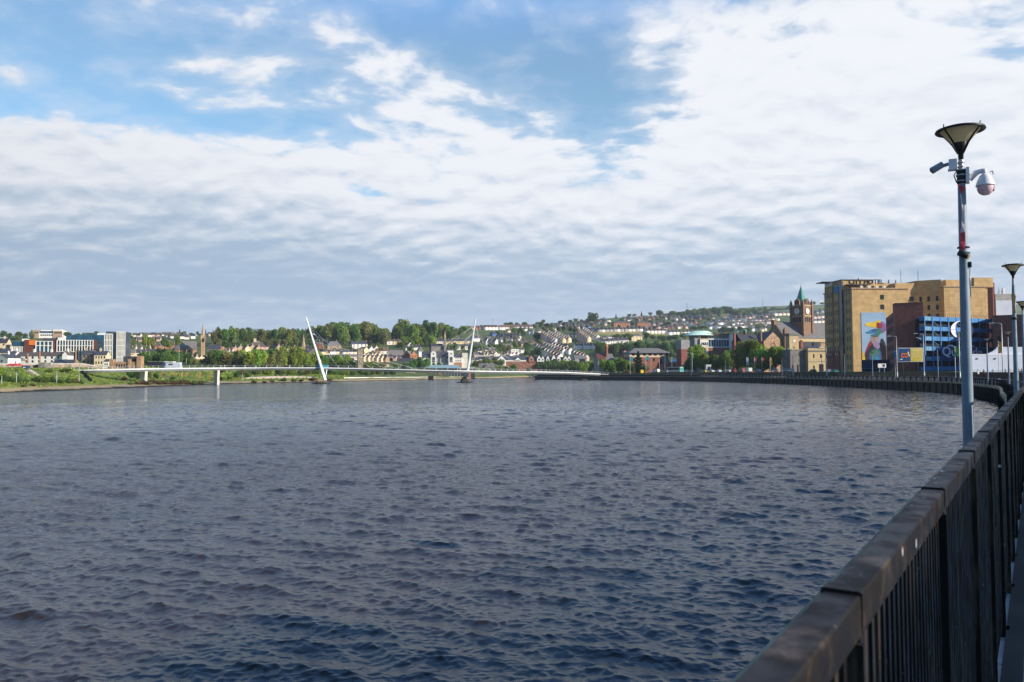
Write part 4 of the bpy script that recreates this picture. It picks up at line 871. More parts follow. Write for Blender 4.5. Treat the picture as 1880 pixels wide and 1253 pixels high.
row('pale roofs above the hospital', (868, 657), (905, 655), 5, 5, 4, PK, SL, th=12, vary=.15, wins=0)
# finish trees and shrubs: the 295 that show largest are things, the rest one far-off mass; labels count from the left inside each belt or wood
size = sorted((q[1] for L in ZONES.values() for q in L if q[3] == 'tree'), reverse=True); cut = size[min(295, len(size) - 1)]
rest = []
for desc, L in ZONES.items():
    keep = [q for q in L if q[3] != 'tree' or q[1] > cut]; keep.sort(key=lambda q: q[0])
    for q in L:
        if not (q[3] != 'tree' or q[1] > cut): rest += [(q[7], loc_mat(q[4], q[5], q[6])), (q[8], loc_mat(q[4], q[5], q[6]))]
    for i, (px, _, leaf, kind, loc, rz, sc, tm, cm) in enumerate(keep):
        w = 'shrub' if kind == 'shrub' else 'tree'
        t = thing(kind, f'{ORD[i]} from the left, {COLN[leaf]} {w}, {desc}', w, loc, rz, ('shrubs ' if kind == 'shrub' else 'trees ') + desc)
        obj('trunk', tm, t, (0, 0, 0), 0, sc); obj('crown' if w == 'tree' else 'foliage', cm, t, (0, 0, 0), 0, sc)
merge('distant_trees', rest)
# finish houses in the same way
size = sorted((q[0] for q in HOUSES if q[1] == 'terraced_house'), reverse=True); cut = size[min(295, len(size) - 1)]
rest = []; cnt = {}
for q in HOUSES:
    (_, name, cat, label, desc, single, loc, rz, w, d, h, rh, wallm, roofm, chim, wins, hip, word) = q
    wme, rme, cme = house_meshes(w, d, h, rh, chim, wallm, roofm, hip)
    if name == 'terraced_house' and q[0] <= cut:
        m4 = loc_mat(loc, rz); rest += [(wme, m4), (rme, m4)] + ([(cme, m4 @ Matrix.Translation((w / 2 - .4, 0, h + rh)))] if cme else []); continue
    if not single:
        cnt[desc] = cnt.get(desc, 0) + 1; label = f'{ORD[cnt[desc] - 1]} house from the {word} in the {desc}'
    make_house(name, cat, label, None if single else desc, loc, rz, w, d, h, rh, wallm, roofm, chim, wins, hip)
merge('distant_houses', rest)
# ------------------------------------------------------------------ larger buildings
def text(body, size, m, parent, loc, rz=0, ext=.04, name='lettering', thick=0.0):
    cu = bpy.data.curves.new(name, 'FONT'); cu.body = body; cu.size = size; cu.extrude = ext; cu.align_x = 'LEFT'; cu.offset = thick; cu.resolution_u = 3
    o = bpy.data.objects.new('text_tmp', cu); C.objects.link(o); bpy.context.view_layer.update()
    me = bpy.data.meshes.new_from_object(o.evaluated_get(bpy.context.evaluated_depsgraph_get())); bpy.data.objects.remove(o)
    me.name = name; me.materials.clear(); me.materials.append(m)
    r = bpy.data.objects.new(name, me); C.objects.link(r); r.parent = parent; r.location = loc; r.rotation_euler = (PI / 2, 0, rz); return r
class Bld:
    """a building whose front runs from photo column px0 to px1; local x along the front, y back, z up from its foot"""
    def __init__(s, name, label, cat, px0, px1, Y, py_base, th=20, group=None, z=None):
        s.px0, s.Y, s.th = px0, Y, R(th); zb = zof(px0, py_base, Y) if z is None else z
        s.o = W(px0, Y, zb); s.root = thing(name, label, cat, s.o, s.th, group); s.zb = zb; s.W = s.u(px1)
    def u(s, px):
        k = xof(px, 1000) / 1000; x0, y0 = s.o.x, s.o.y; return (k * y0 - x0) / (math.cos(s.th) - k * math.sin(s.th))
    def ud(s, px, v):
        """place along the front, for something set back by v, that is seen at column px"""
        k = xof(px, 1000) / 1000; x0, y0 = s.o.x - v * math.sin(s.th), s.o.y + v * math.cos(s.th); return (k * y0 - x0) / (math.cos(s.th) - k * math.sin(s.th))
    def back(s, px):
        """depth along the left flank at which it is seen at column px"""
        k = xof(px, 1000) / 1000; x0, y0 = s.o.x, s.o.y; return (k * y0 - x0) / (-math.sin(s.th) - k * math.cos(s.th))
    def h(s, py, u=0, v=0):
        y = s.o.y + u * math.sin(s.th) + v * math.cos(s.th); x = s.o.x + u * math.cos(s.th) - v * math.sin(s.th); return zof(pxof(x, y), py, y) - s.zb
    def box(s, name, m, x0, x1, y0, y1, z0, z1, parent=None):
        mb = MB(); mb.box(x0, x1, y0, y1, z0, z1); return mb.build(name, M[m], parent or s.root)
    def wins(s, us, zs, w, h, m='glass_dark', y=0, name='window', frame=None, sill=None, parent=None):
        for z in zs:
            for u in us:
                o = obj(name, win_mesh(w, h, m, name), parent or s.root, (u, y, z))
    def side(s, vs, zs, w, h, m='glass_dark', x=0, sgn=-1, name='window'):
        for z in zs:
            for v in vs: obj(name, win_mesh(w, h, m, name), s.root, (x, v, z), R(-90) if sgn < 0 else R(90))
    def roof(s, kind, m, x0, x1, y0, y1, z, rise, o=.5, name='roof', parent=None):
        mb = MB()
        if kind == 'gx':
            ym = (y0 + y1) / 2; sl = rise / (ym - y0); A = [(x0 - .1, y0 - o, z - o * sl), (x1 + .1, y0 - o, z - o * sl), (x1 + .1, ym, z + rise), (x0 - .1, ym, z + rise)]; B = [(x0 - .1, y1 + o, z - o * sl), (x0 - .1, ym, z + rise), (x1 + .1, ym, z + rise), (x1 + .1, y1 + o, z - o * sl)]
        elif kind == 'gy':
            xm = (x0 + x1) / 2; sl = rise / (xm - x0); A = [(x0 - o, y0 - .1, z - o * sl), (xm, y0 - .1, z + rise), (xm, y1, z + rise), (x0 - o, y1, z - o * sl)]; B = [(x1 + o, y0 - .1, z - o * sl), (x1 + o, y1, z - o * sl), (xm, y1, z + rise), (xm, y0 - .1, z + rise)]
        elif kind == 'hip':
            d = min(x1 - x0, y1 - y0) / 2; mb.add([(x0 - o, y0 - o, z), (x1 + o, y0 - o, z), (x1 + o, y1 + o, z), (x0 - o, y1 + o, z), (x0 + d, (y0 + y1) / 2 if (y1 - y0) <= (x1 - x0) else y0 + d, z + rise), (x1 - d, (y0 + y1) / 2 if (y1 - y0) <= (x1 - x0) else y1 - d, z + rise)], [(0, 1, 5, 4), (2, 3, 4, 5), (1, 2, 5), (3, 0, 4), (3, 2, 1, 0)]); return mb.build(name, M[m], parent or s.root)
        for q in (A, B):
            t = [(p[0], p[1], p[2] + .18) for p in q]; mb.add(q + t, [(0, 3, 2, 1), (4, 5, 6, 7), (0, 1, 5, 4), (1, 2, 6, 5), (2, 3, 7, 6), (3, 0, 4, 7)])
        return mb.build(name, M[m], parent or s.root)
    def gable(s, name, m, x0, x1, y0, y1, z0, z, rise, axis='x'):
        mb = MB()
        if axis == 'x':
            ym = (y0 + y1) / 2; mb.add([(x0, y0, z0), (x0, y1, z0), (x0, y1, z), (x0, ym, z + rise), (x0, y0, z), (x1, y0, z0), (x1, y1, z0), (x1, y1, z), (x1, ym, z + rise), (x1, y0, z)], [(0, 1, 2, 3, 4), (9, 8, 7, 6, 5), (0, 4, 9, 5), (1, 6, 7, 2), (4, 3, 8, 9), (3, 2, 7, 8)])
        else:
            xm = (x0 + x1) / 2; mb.add([(x0, y0, z0), (x1, y0, z0), (x1, y0, z), (xm, y0, z + rise), (x0, y0, z), (x0, y1, z0), (x1, y1, z0), (x1, y1, z), (xm, y1, z + rise), (x0, y1, z)], [(0, 1, 2, 3, 4), (9, 8, 7, 6, 5), (5, 6, 1, 0), (0, 4, 9, 5), (1, 6, 7, 2), (4, 3, 8, 9), (3, 2, 7, 8)])
        return mb.build(name, M[m], s.root)
    def chimney(s, x, y, z, w=.9, h=2, m='tan_brick', parent=None):
        mb = MB(); mb.box(x - w / 2, x + w / 2, y - w / 2, y + w / 2, z, z + h); mb.box(x - w * .6, x + w * .6, y - w * .6, y + w * .6, z + h + .001, z + h + .2)
        for q in (-.22, .22): mb.lathe([(.15, 0), (.12, .5), (0, .5)], 8, 0, (x + q * w, y, z + h + .2))
        return mb.build('chimney', M[m], parent or s.root)
def lin(a, b, n): return [a + (b - a) * (i + .5) / n for i in range(n)]

# --- the hotel
b = Bld('hotel', 'tall tan brick hotel with a painted mural and a rooftop name sign beside the quay', 'hotel', 1567, 1670, 330, 690, 5, z=PROM)
uA, uR, uO, uB = b.W, b.u(1709), b.u(1741), b.u(1818); hA = b.h(531); L = b.back(1518)
b.box('wall', 'hotel_brick', 0, uA, 0, 24, -1, hA); b.box('cornice', 'tan_brick', -.35, uA + .35, -.35, 24.3, hA + .001, hA + .55)
mb = MB(); mb.box(uA + .003, uR, 9, 24, -1, b.h(520, uA, 9)); mb.prism([(uR + .003, 9), (uO - .003, 3.5), (uO - .003, 24), (uR + .003, 24)], -1, b.h(516, uR, 9)); mb.build('recessed_wall', M['hotel_brick'], b.root)
hB = b.h(527, uO); b.box('wall', 'hotel_brick', uO, uB, 1.5, 22, -1, hB); b.box('cornice', 'tan_brick', uO - .3, uB + .3, 1.2, 22, hB + .001, hB + .5)
b.box('upper_storey', 'hotel_brick', b.ud(1793, 5), b.ud(1828, 5), 5, 26, hB + .502, b.h(510, uB, 5)); b.box('upper_storey', 'hotel_brick', b.ud(1741, 7), b.ud(1793, 5) - .003, 7, 26, hB + .502, b.h(514, uO, 7)); b.box('wall', 'hotel_brick', uB + .003, b.u(1829), 4, 26, -1, hB - .3)
sx0, sx1 = b.ud(1548.5, 9), b.ud(1607, 9); b.box('sign_storey', 'hotel_brick', sx0, sx1, 9, 22, hA + .56, b.h(515, 0, 9)); b.box('cornice', 'dark_tile', sx0 - .3, sx1 + .3, 8.7, 22.3, b.h(515, 0, 9) + .001, b.h(513.6, 0, 9))
b.box('upper_storey', 'hotel_brick', sx1 + .01, b.ud(1634, 11), 11, 22, hA + .56, b.h(519.5, 10, 11)); b.box('upper_storey', 'hotel_brick', b.ud(1634, 11) + .01, uA - .01, 13, 24, hA + .56, b.h(521, 20, 13))
b.box('terrace_awning', 'dark_tile', b.ud(1561, 5.2), b.ud(1601, 5.2), 5.2, 8.9, b.h(523.8, 0, 6), b.h(522.4, 0, 6))
for i in range(8): b.box('terrace_parasol' if i % 2 else 'terrace_screen', 'car_dark' if i % 2 else 'offwhite', b.ud(1582, 5) + i * 1.7, b.ud(1582, 5) + i * 1.7 + 1.1, 4.6, 5.0, hA + .56, hA + 1.9)
t_ = text('CITY HOTEL', 2.75, M['letter_black'], b.root, (b.ud(1562, 9), 8.9, b.h(521.4, 0, 9)), 0, .12, thick=.03)
b.wins([b.u(1622.5)], [b.h(546, 15), b.h(564, 15)], 1.7, 2.0); b.wins([b.u(1679), b.u(1700)], [b.h(549, 25, 9), b.h(566, 25, 9), b.h(580, 25, 9)], 1.9, 1.9, y=9)
for uu, px in ((.18, 1715), (.5, 1724), (.84, 1736)):
    for py in (549, 565, 581): obj('window', win_mesh(1.0, 2.1, 'glass_dark'), b.root, (uR + (uO - uR) * uu, 9 - 5.5 * uu, b.h(py, uR + 3, 6)), math.atan2(-5.5, uO - uR))
b.side([8, 12], [b.h(p, uB, 8) for p in (548, 560, 572)], .9, 1.8, x=b.u(1829), sgn=1)
hs = [b.h(536 + 17.2 * i) for i in range(9)]; hl = b.h(528, 0, L)
b.box('flank_bay', 'hotel_brick', -.5, -.002, 10.6, 14.6, -1, b.h(538, 0, 12)); b.box('flank_bay', 'hotel_brick', -.3, -.002, 16.2, L, -1, hl)
b.box('stair_tower', 'glass_grey', -.7, -.003, 7.0, 9.2, -1, b.h(518, 0, 9)); b.box('flank_recess', 'dark_brick', -.1, -.004, 14.7, 16.1, -1, hA)
b.side([2.2, 4.4], hs, .85, 2.0); b.side([11.6, 13.6], hs[1:], .85, 2.0, x=-.5); b.side([17.2, 19, 20.8], hs, .8, 2.0, x=-.3)
b.box('stone_base', 'dark_brick', -.62, -.45, 10.4, 14.7, -1, b.h(643)); b.box('stone_base', 'dark_brick', -.42, -.31, 16, L, -1, b.h(643))
for v in (11.4, 13.2, 17.4, 19.1, 20.6): b.box('entrance_lamp', 'offwhite', -.9, -.7, v, v + .25, b.h(652), b.h(647))
mb = MB(); mb.box(-3.4, 3.6, L - 5, L + 1.5, b.h(521.0, 0, L), b.h(519.6, 0, L)); mb.build('roof_canopy', M['dark_tile'], b.root); b.box('roof_rail', 'white_metal', -.2, .9, 16.6, L, hl + .002, hl + 1.5); b.box('roof_tarpaulin', 'tarp_blue', -.45, .9, 10.8, 14.4, b.h(537.9, 0, 12), b.h(526, 0, 12))
for px, y0, y1 in ((1670, 521, 514), (1683.5, 520, 515), (1693.5, 520, 497), (1726.5, 514, 497), (1612, 519, 511), (1652, 521, 515)):
    v = 14; u = b.u(px); mb = MB(); mb.tube([(u, v, b.h(y0, u, v) - .6), (u, v, b.h(y1, u, v))], .10 if y0 - y1 > 10 else .3, 6); o = mb.build('antenna' if y0 - y1 > 10 else 'roof_vent', M['dark_metal' if y0 - y1 > 10 else 'grey_tile'], b.root)
hotel = b
# mural: a flat painted panel on the hotel front, built as an abstract of coloured patches
x0, x1, z0, z1 = b.u(1583), b.u(1628), b.h(682, 5), b.h(574, 5)
mp = b.box('mural_panel', 'flag_blue', x0, x1, -.14, -.01, 1, z1); mp.data.materials[0] = mat('mural_sky', (.27, .40, .56), .7, .12, .12)
MC = dict(y=(.68, .46, .03), r=(.28, .015, .03), c=(.015, .20, .34), g=(.03, .16, .08), p=(.20, .09, .25), d=(.010, .010, .026), m=(.34, .25, .22), v=(.28, .20, .36), b=(.03, .07, .22), k=(.05, .13, .20))
pm = MB(); keys = list(MC); ww, hh = x1 - x0, z1 - 0
def patch(cx, cy, rx, ry, key, rot=0, lay=1, lob=0.0):
    n = 22; vs = []
    for i in range(n):
        a = 2 * PI * i / n; q = 1 + lob * math.sin(3 * a + cx * 9); X, Z = rx * q * math.cos(a), ry * q * math.sin(a); r_ = R(rot)
        fx = min(.995, max(.005, cx + X * math.cos(r_) - Z * math.sin(r_))); fz = min(.995, max(.04, 1 - cy + (X * math.sin(r_) + Z * math.cos(r_)) * ww / hh)); vs.append((x0 + fx * ww, -.14 - .02 * lay, fz * z1))
    pm.add(vs, [tuple(range(n))], keys.index(key))
patch(.60, .80, .48, .80, 'd', 0, 2, .05); patch(.33, .66, .22, .50, 'r', -12, 1, .08); patch(.06, .84, .09, .60, 'y', 6, 2, .1); patch(.90, .62, .13, .50, 'd', 10, 2); patch(.55, .43, .17, .26, 'm', 0, 3, .1); patch(.60, .52, .13, .16, 'v', 20, 4, .1)
patch(.40, .20, .24, .10, 'y', -8, 4, .15); patch(.62, .17, .18, .09, 'y', 20, 5, .1); patch(.72, .21, .13, .11, 'r', -30, 6, .1); patch(.88, .24, .17, .22, 'p', 0, 3, .15); patch(.44, .31, .24, .08, 'c', 5, 6, .15); patch(.66, .31, .16, .13, 'g', 0, 5, .1); patch(.52, .29, .12, .07, 'b', 0, 7, .1); patch(.55, .37, .15, .06, 'k', 0, 8, .1)
patch(.55, .72, .25, .36, 'b', 0, 3, .05); patch(.52, .66, .20, .16, 'g', 0, 4, .1); patch(.56, .74, .18, .22, 'k', 0, 5, .1); patch(.60, .74, .10, .12, 'c', 0, 6); patch(.60, .88, .22, .16, 'p', 0, 4, .1); patch(.20, .95, .14, .20, 'b', 0, 3)
pm.build('painted_patches', [mat('mural_' + k, MC[k], .7, .2, .4) for k in keys], mp)

# --- brick block in front of it, billboard, car park, hoarding
b = Bld('brick_block', 'windowless dark red brick stair block standing in front of the hotel mural', 'building', 1645, 1697.5, 270, 690, -21, z=PROM)
b.box('wall', 'dark_brick', 0, b.W, 0, 7, -1, b.h(558)); b.box('coping', 'maroon', -.1, b.W + .1, -.1, 7.1, b.h(558) + .001, b.h(557)); Lb = b.back(1628.5); hb = b.h(574.5, 0, 7.1)
b.box('rear_wing', 'dark_brick', .01, b.W - .5, 7.005, Lb, -1, hb)
for j in range(6):
    for i in range(6): obj('louvre_window', win_mesh(2.2, 1.9, 'dark_void', 'louvre_window'), b.root, (.01, 8.6 + i * (Lb - 9) / 6, hb - 2.4 - j * 3.2), R(-90))
b = Bld('billboard', 'large roadside billboard half blue and half yellow against the brick block', 'billboard', 1651, 1694, 205, 664, -4, z=zof(1651, 664, 205))
H = b.h(640); b.box('frame', 'white_metal', -.12, b.W + .12, .0, .25, -.12, H + .12); b.box('blue_poster', 'board_blue', 0, b.W * .49, -.04, -.001, 0, H); b.box('yellow_poster', 'board_yellow', b.W * .49 + .01, b.W, -.04, -.001, 0, H)
art = MB()
for cx in (.17, .29):
    ring = [(b.W * cx + .52 * math.cos(a) * q, -.07, H * .46 + .62 * math.sin(a) * q) for q in (1, .5) for a in [2 * PI * k / 18 for k in range(18)]]
    art.add(ring, [(k, (k + 1) % 18, 18 + (k + 1) % 18, 18 + k) for k in range(18)], 0)
art.add([(b.W * .36, -.075, H * .72), (b.W * .41, -.075, H * .75), (b.W * .46, -.075, H * .42), (b.W * .43, -.075, H * .33), (b.W * .40, -.075, H * .5)], [(0, 1, 2, 3, 4)][::1], 1); art.box(b.W * .05, b.W * .14, -.08, -.06, H * .12, H * .2, 1)
art.build('poster_picture', [M['orange_panel'], M['white']], b.root)
lines = MB()
for k, (f0, f1, t) in enumerate(((.08, .92, .10), (.1, .84, .05), (.1, .9, .05), (.1, .8, .05), (.1, .86, .05))): lines.box(b.W * (.5 + f0 * .48), b.W * (.5 + f1 * .48), -.06, -.045, H * (.80 - k * .12), H * (.80 - k * .12) + H * t)
lines.box(b.W * .82, b.W * .95, -.06, -.045, H * .06, H * .12, 0); lines.build('poster_print', M['yellow_render'], b.root)
for u in (.18, .82): b.box('leg', 'dark_metal', b.W * u - .15, b.W * u + .15, .05, .24, PROM - b.zb - .5, -.121)
b = Bld('car_park', 'blue steel multi-storey car park with a big letter Q sign', 'car park', 1698, 1826, 262, 690, 28, z=PROM)
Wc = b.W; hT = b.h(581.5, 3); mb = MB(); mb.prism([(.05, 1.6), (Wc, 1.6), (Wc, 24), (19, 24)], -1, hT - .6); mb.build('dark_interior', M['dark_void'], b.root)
pitch = (hT - 3.0) / 5.0; m_ = MB(); 
for k in range(6):
    z = hT - k * pitch; bm_ = MB(); bm_.box(0, Wc, -.15, 1.59, z - 1.4, z); bm_.build('parapet_beam', M['carpark_blue'], b.root)
for k in range(5):
    z = hT - k * pitch; bm_ = MB()
    for i in range(4): bm_.box(.25 + i * .8, .25 + i * .8 + .55, -.2, -.152, z - 1.3, z - .15)
    bm_.build('mesh_panel', M['carpark_pale'], b.root)
nc = 9
for i in range(nc + 1): u = min(Wc - .2, max(.2, Wc * i / nc)); b.box('column', 'carpark_blue', u - .18, u + .18, -.30, -.153, -1, hT + .1)
for k in range(4):
    for i in (1, 4):
        z = hT - k * pitch - 1.1; u0, u1 = Wc * i / nc + .3, Wc * (i + 1) / nc - .3; mb = MB(); mb.tube([(u0, .3, z), (u1, .3, z - pitch + 1.2)], .07, 5); mb.build('brace', M['carpark_pale'], b.root)
mb = MB()
for u in np.arange(0, Wc, 1.1): mb.box(u, u + .06, .4, .46, hT + .001, hT + 1.1)
mb.box(0, Wc, .4, .46, hT + 1.1, hT + 1.16); mb.build('roof_railing', M['dark_metal'], b.root)
b.box('sign_board', 'board_blue', b.u(1726), b.u(1812), -.40, -.32, b.h(663, 8), b.h(640.5, 8))
def q_sign(cx, cz, rx, rz, y):
    n = 40; mb = MB(); out = []; inn = []
    for i in range(n):
        a = 2 * PI * i / n; out.append((cx + rx * math.cos(a), cz + rz * math.sin(a))); th_ = .10 + .30 * math.cos(a) ** 2; inn.append((cx + rx * (1 - th_) * math.cos(a), cz + rz * (.93) * math.sin(a)))
    vs = [(x, yy, z) for yy in (y, y + .12) for x, z in out + inn]
    fs = []
    for i in range(n):
        j = (i + 1) % n; fs += [(i, n + i, n + j, j), (2 * n + i, 2 * n + j, 3 * n + j, 3 * n + i), (i, j, 2 * n + j, 2 * n + i), (n + i, 3 * n + i, 3 * n + j, n + j)]
    mb.add(vs, fs)
    tail = [(cx - rx * .55, cz - rz * 1.10), (cx - rx * .2, cz - rz * .95), (cx + rx * .35, cz - rz * 1.18), (cx + rx * 1.05, cz - rz * 1.05), (cx + rx * .4, cz - rz * 1.36), (cx - rx * .15, cz - rz * 1.12)]
    k = len(tail); mb.add([(x, yy, z) for yy in (y, y + .12) for x, z in tail], [tuple(range(k))[::-1], tuple(range(k, 2 * k))] + [(i, (i + 1) % k, k + (i + 1) % k, k + i) for i in range(k)]); return mb
zc, rzz = (b.h(588, 8) + b.h(622, 8)) / 2, (b.h(588, 8) - b.h(622, 8)) / 2
q_sign(b.u(1766), zc, b.u(1766) - b.u(1745), rzz, -.52).build('letter_sign', M['letter_pale'], b.root)
mb = MB(); 
for sg in (0, 1):
    ca, cb = (b.u(1736), b.u(1763)) if not sg else (b.u(1764), b.u(1789)); zz = b.h(637, 8); P_ = [(ca + (cb - ca) * t, -.45, zz + .45 * math.sin(t * 6.3 + (0 if not sg else 3.1))) for t in np.linspace(0, 1, 14)]
    mb.tube(P_, [.06 + .3 * math.sin(PI * t) for t in np.linspace(0, 1, 14)], 6)
mb.build('sign_flourish', M['letter_pale'], b.root)
wq = b.u(1801) - b.u(1728); tt = text('Quayside', 4.3, M['letter_pale'], b.root, (b.u(1728), -.46, b.h(653.5, 8)), 0, .06, thick=.03); d_ = max(v.co.x for v in tt.data.vertices) - min(v.co.x for v in tt.data.vertices); tt.scale = (wq / d_, 1, 1)
b = Bld('brick_annexe', 'dark red brick annexe with a flat roof at the end of the blue car park', 'building', 1826, 1990, 268, 690, -29, z=PROM)
b.box('wall', 'dark_brick', 0, b.W, 0, 20, -1, b.h(581)); b.box('coping', 'maroon', -.12, b.W + .1, -.12, 20, b.h(581) + .001, b.h(579.6)); b.box('doorway', 'dark_void', b.u(1833), b.u(1838), -.1, -.01, 0, b.h(618))
b = Bld('grey_block', 'grey clad block with rooftop aerials behind the brick annexe', 'building', 1831, 1863, 372, 690, 3, z=PROM)
b.box('wall', 'grey_render', 0, b.W, 0, 15, -1, b.h(540)); b.box('cladding', 'hoarding_white', b.W * .02, b.W * .95, -.08, -.005, b.h(584), b.h(552)); b.box('dark_fin', 'dark_brick', -1.0, -.01, .2, 12, -1, b.h(519)); b.box('corner_panel', 'pink_render', b.W * .955, b.W * 1.0, -.09, -.004, -1, b.h(540))  # the dark brick strip stands in for a dark side plane
mb = MB(); u = b.W * .55; mb.tube([(u, 4, b.h(540)), (u, 4, b.h(527))], .12, 6); mb.tube([(u + 1.4, 4, b.h(540)), (u + 1.4, 4, b.h(529))], .1, 6); mb.tube([(u - .9, 4, b.h(540)), (u, 4, b.h(532)), (u + 1.4, 4, b.h(536))], .08, 5); mb.build('aerial_frame', M['dark_metal'], b.root); b.box('aerial_drum', 'white', u + 1.9, u + 2.7, 3.8, 4.4, b.h(538), b.h(528))
b = Bld('site_wall', 'long pale grey-blue panelled wall with a curved raised end beside the promenade', 'wall', 1772, 1990, 178, 690, 4, z=PROM)
hw = b.h(652); b.box('wall', 'hoarding_white', 0, b.W, 0, .3, 0, hw); b.box('coping', 'white_metal', -.05, b.W, -.06, .36, hw + .001, hw + .16)
n = 12; u0, u1 = b.u(1813), b.u(1990); cu = [(u0, hw + .165)] + [(u0 + 2.6 * math.sin(PI / 2 * t), hw + .165 + (b.h(638.5, u0) - hw) * (1 - math.cos(PI / 2 * t)) ** .6) for t in np.linspace(.1, 1, n)] + [(u1, b.h(638.5, u0)), (u1, hw + .165)]
k = len(cu); mb = MB(); mb.add([(x, y, z) for y in (.35, .6) for x, z in cu], [tuple(range(k)), tuple(range(k, 2 * k))[::-1]] + [((i + 1) % k, i, k + i, k + (i + 1) % k) for i in range(k)]); mb.build('raised_end', M['hoarding_white'], b.root)
for px in (1794, 1827): u = b.u(px); b.box('wall_lamp', 'dark_metal', u - .2, u + .2, -.14, -.01, hw - 1.0, hw - .75)
mb = MB()
for u in np.arange(0, b.W, .5): mb.box(u, u + .05, -3.05, -3.0, 0, 1.5)
mb.box(0, b.W, -3.05, -3.0, 1.5, 1.56); mb.box(0, b.W, -3.05, -3.0, .1, .16); mb.build('front_railing', M['teal'], b.root)
b = Bld('blue_hoarding', 'dark navy site hoarding at the foot of the mural', 'hoarding', 1583, 1641, 292, 690, 4, z=PROM); b.box('panel', 'board_blue', 0, b.W, 0, .2, 0, b.h(661)); b.box('rail', 'teal', 0, b.W, -.1, -.002, b.h(678), b.h(676.5))
b = Bld('road_sign', 'small white direction sign on two posts in front of the navy hoarding', 'sign', 1612, 1627, 235, 676, 0, z=PROM); z0, z1 = b.h(675.5), b.h(668); b.box('sign_plate', 'white', 0, b.W, 0, .06, z0, z1); b.box('sign_marking', 'glass_grey', b.W * .55, b.W * .85, -.03, -.002, z0 + .25, z1 - .2)
for u in (.2, .8): b.box('post', 'galv', b.W * u - .05, b.W * u + .05, .061, .15, -.1, z1)
b = Bld('blue_sign', 'small bright blue upright sign at the left of the billboard', 'sign', 1642, 1646.5, 206, 650, 0, z=PROM); b.box('sign_plate', 'tarp_blue', 0, b.W, 0, .08, b.h(656), b.h(645)); b.box('post', 'galv', b.W * .4, b.W * .6, .081, .16, -.1, b.h(650))

# --- the civic hall with clock tower, and the small harbour building
ZB = PROM + 1.0
b = Bld('civic_hall', 'red sandstone civic hall with large grey roof and green-spired clock tower', 'civic hall', 1442, 1560, 560, 690, 22, z=ZB)
he = b.h(620.5); hr = b.h(592, 0, 11); Wd = b.W
b.gable('wall', 'sandstone', 0, Wd, 0, 22, -1, he, hr - he, 'x'); rf = b.roof('gx', 'grey_tile', .6, Wd, 0, 22, he + .1, hr - he, .4); b.box('frieze', 'yellow_stone', -.02, Wd, -.25, -.002, he - 2.6, he - .5); b.box('string_course', 'red_sandstone', -.02, Wd, -.3, -.003, he - 3.4, he - 2.9)
b.box('gable_chimney', 'red_sandstone', -1.3, 1.0, 9.4, 12.6, hr - 2.2, b.h(588, 0, 11)); b.box('corner_turret', 'red_sandstone', -1.2, .9, -1.3, .8, -1, b.h(606)); mb = MB(); mb.prism([(-1.2, -1.3), (.9, -1.3), (.9, .8), (-1.2, .8)], b.h(606), b.h(601.5), top=[(-.3, -.4), (0, -.4), (0, -.1), (-.3, -.1)]); mb.build('turret_cap', M['red_sandstone'], b.root)
x0, x1 = b.u(1405), -1.35; b.gable('wing_wall', 'sandstone', x0, x1, 1, 14, -1, b.h(627, x0), b.h(609.5, x0) - b.h(627, x0), 'y'); b.roof('gy', 'slate', x0, x1, 1, 14, b.h(627, x0) + .1, b.h(609.5, x0) - b.h(627, x0), .3)
b.box('low_wing', 'dark_brick', b.u(1371), x0 - .5, 5, 16, -1, b.h(628, x0)); b.roof('gx', 'dark_tile', b.u(1371), x0 - .5, 5, 16, b.h(628, x0), b.h(612.5, x0) - b.h(628, x0), .3); b.box('chimney_stack', 'red_sandstone', x0 - 1.3, x0 - .2, 2.4, 3.8, -1, b.h(608, x0)); b.box('chimney_stack', 'dark_brick', b.u(1356), b.u(1356) + 1.2, 4, 5.4, -1, b.h(613, x0))
u = b.u(1386); mb = MB(); mb.lathe([(1.1, 0), (1.1, 1.7)], 8, 0); mb.build('cupola_drum', M['red_sandstone'], b.root, (u, 10, b.h(612.3, x0))); mb = MB(); mb.lathe([(1.5, 0), (1.3, .7), (.8, 1.3), (.2, 1.7), (0, 1.9)], 12); mb.build('cupola', M['copper'], b.root, (u, 10, b.h(612.3, x0) + 1.7))
b.wins([(x0 + x1) / 2 - 1.4, (x0 + x1) / 2 + 1.4], [b.h(621, x0)], .5, 1.2, y=1); mb = MB(); mb.lathe([(1.9, -.1), (1.9, .2), (1.5, .2), (1.5, -.1)], 16, 0, a0=0, a1=PI); o = mb.build('arch', M['red_brick'], b.root, ((x0 + x1) / 2, .9, b.h(634, x0))); o.rotation_euler = (PI / 2, 0, 0)
# tower, built square to its own clock faces
tY = 575; tx = xof(1473.5, tY); tz0 = ZB; t = thing('clock_tower', 'red sandstone clock tower with white dials, corner pinnacles and a green copper spire', 'clock tower', (tx, tY, tz0), R(34))
def th_(py): return zof(1473, py, tY) - tz0
s = 5.05; zT = th_(561); mb = MB(); mb.box(-s, s, -s, s, -1, zT); mb.build('shaft', M['red_sandstone'], t)
for sx in (-1, 1):
    for sy in (-1, 1):
        mb = MB(); mb.box(sx * s - .75, sx * s + .75, sy * s - .75, sy * s + .75, -1, th_(558)); mb.prism([(sx * s - .75, sy * s - .75), (sx * s + .75, sy * s - .75), (sx * s + .75, sy * s + .75), (sx * s - .75, sy * s + .75)], th_(558) + .001, th_(551), top=[(sx * s - .08, sy * s - .08), (sx * s + .08, sy * s - .08), (sx * s + .08, sy * s + .08), (sx * s - .08, sy * s + .08)]); mb.build('pinnacle', M['red_sandstone'], t)
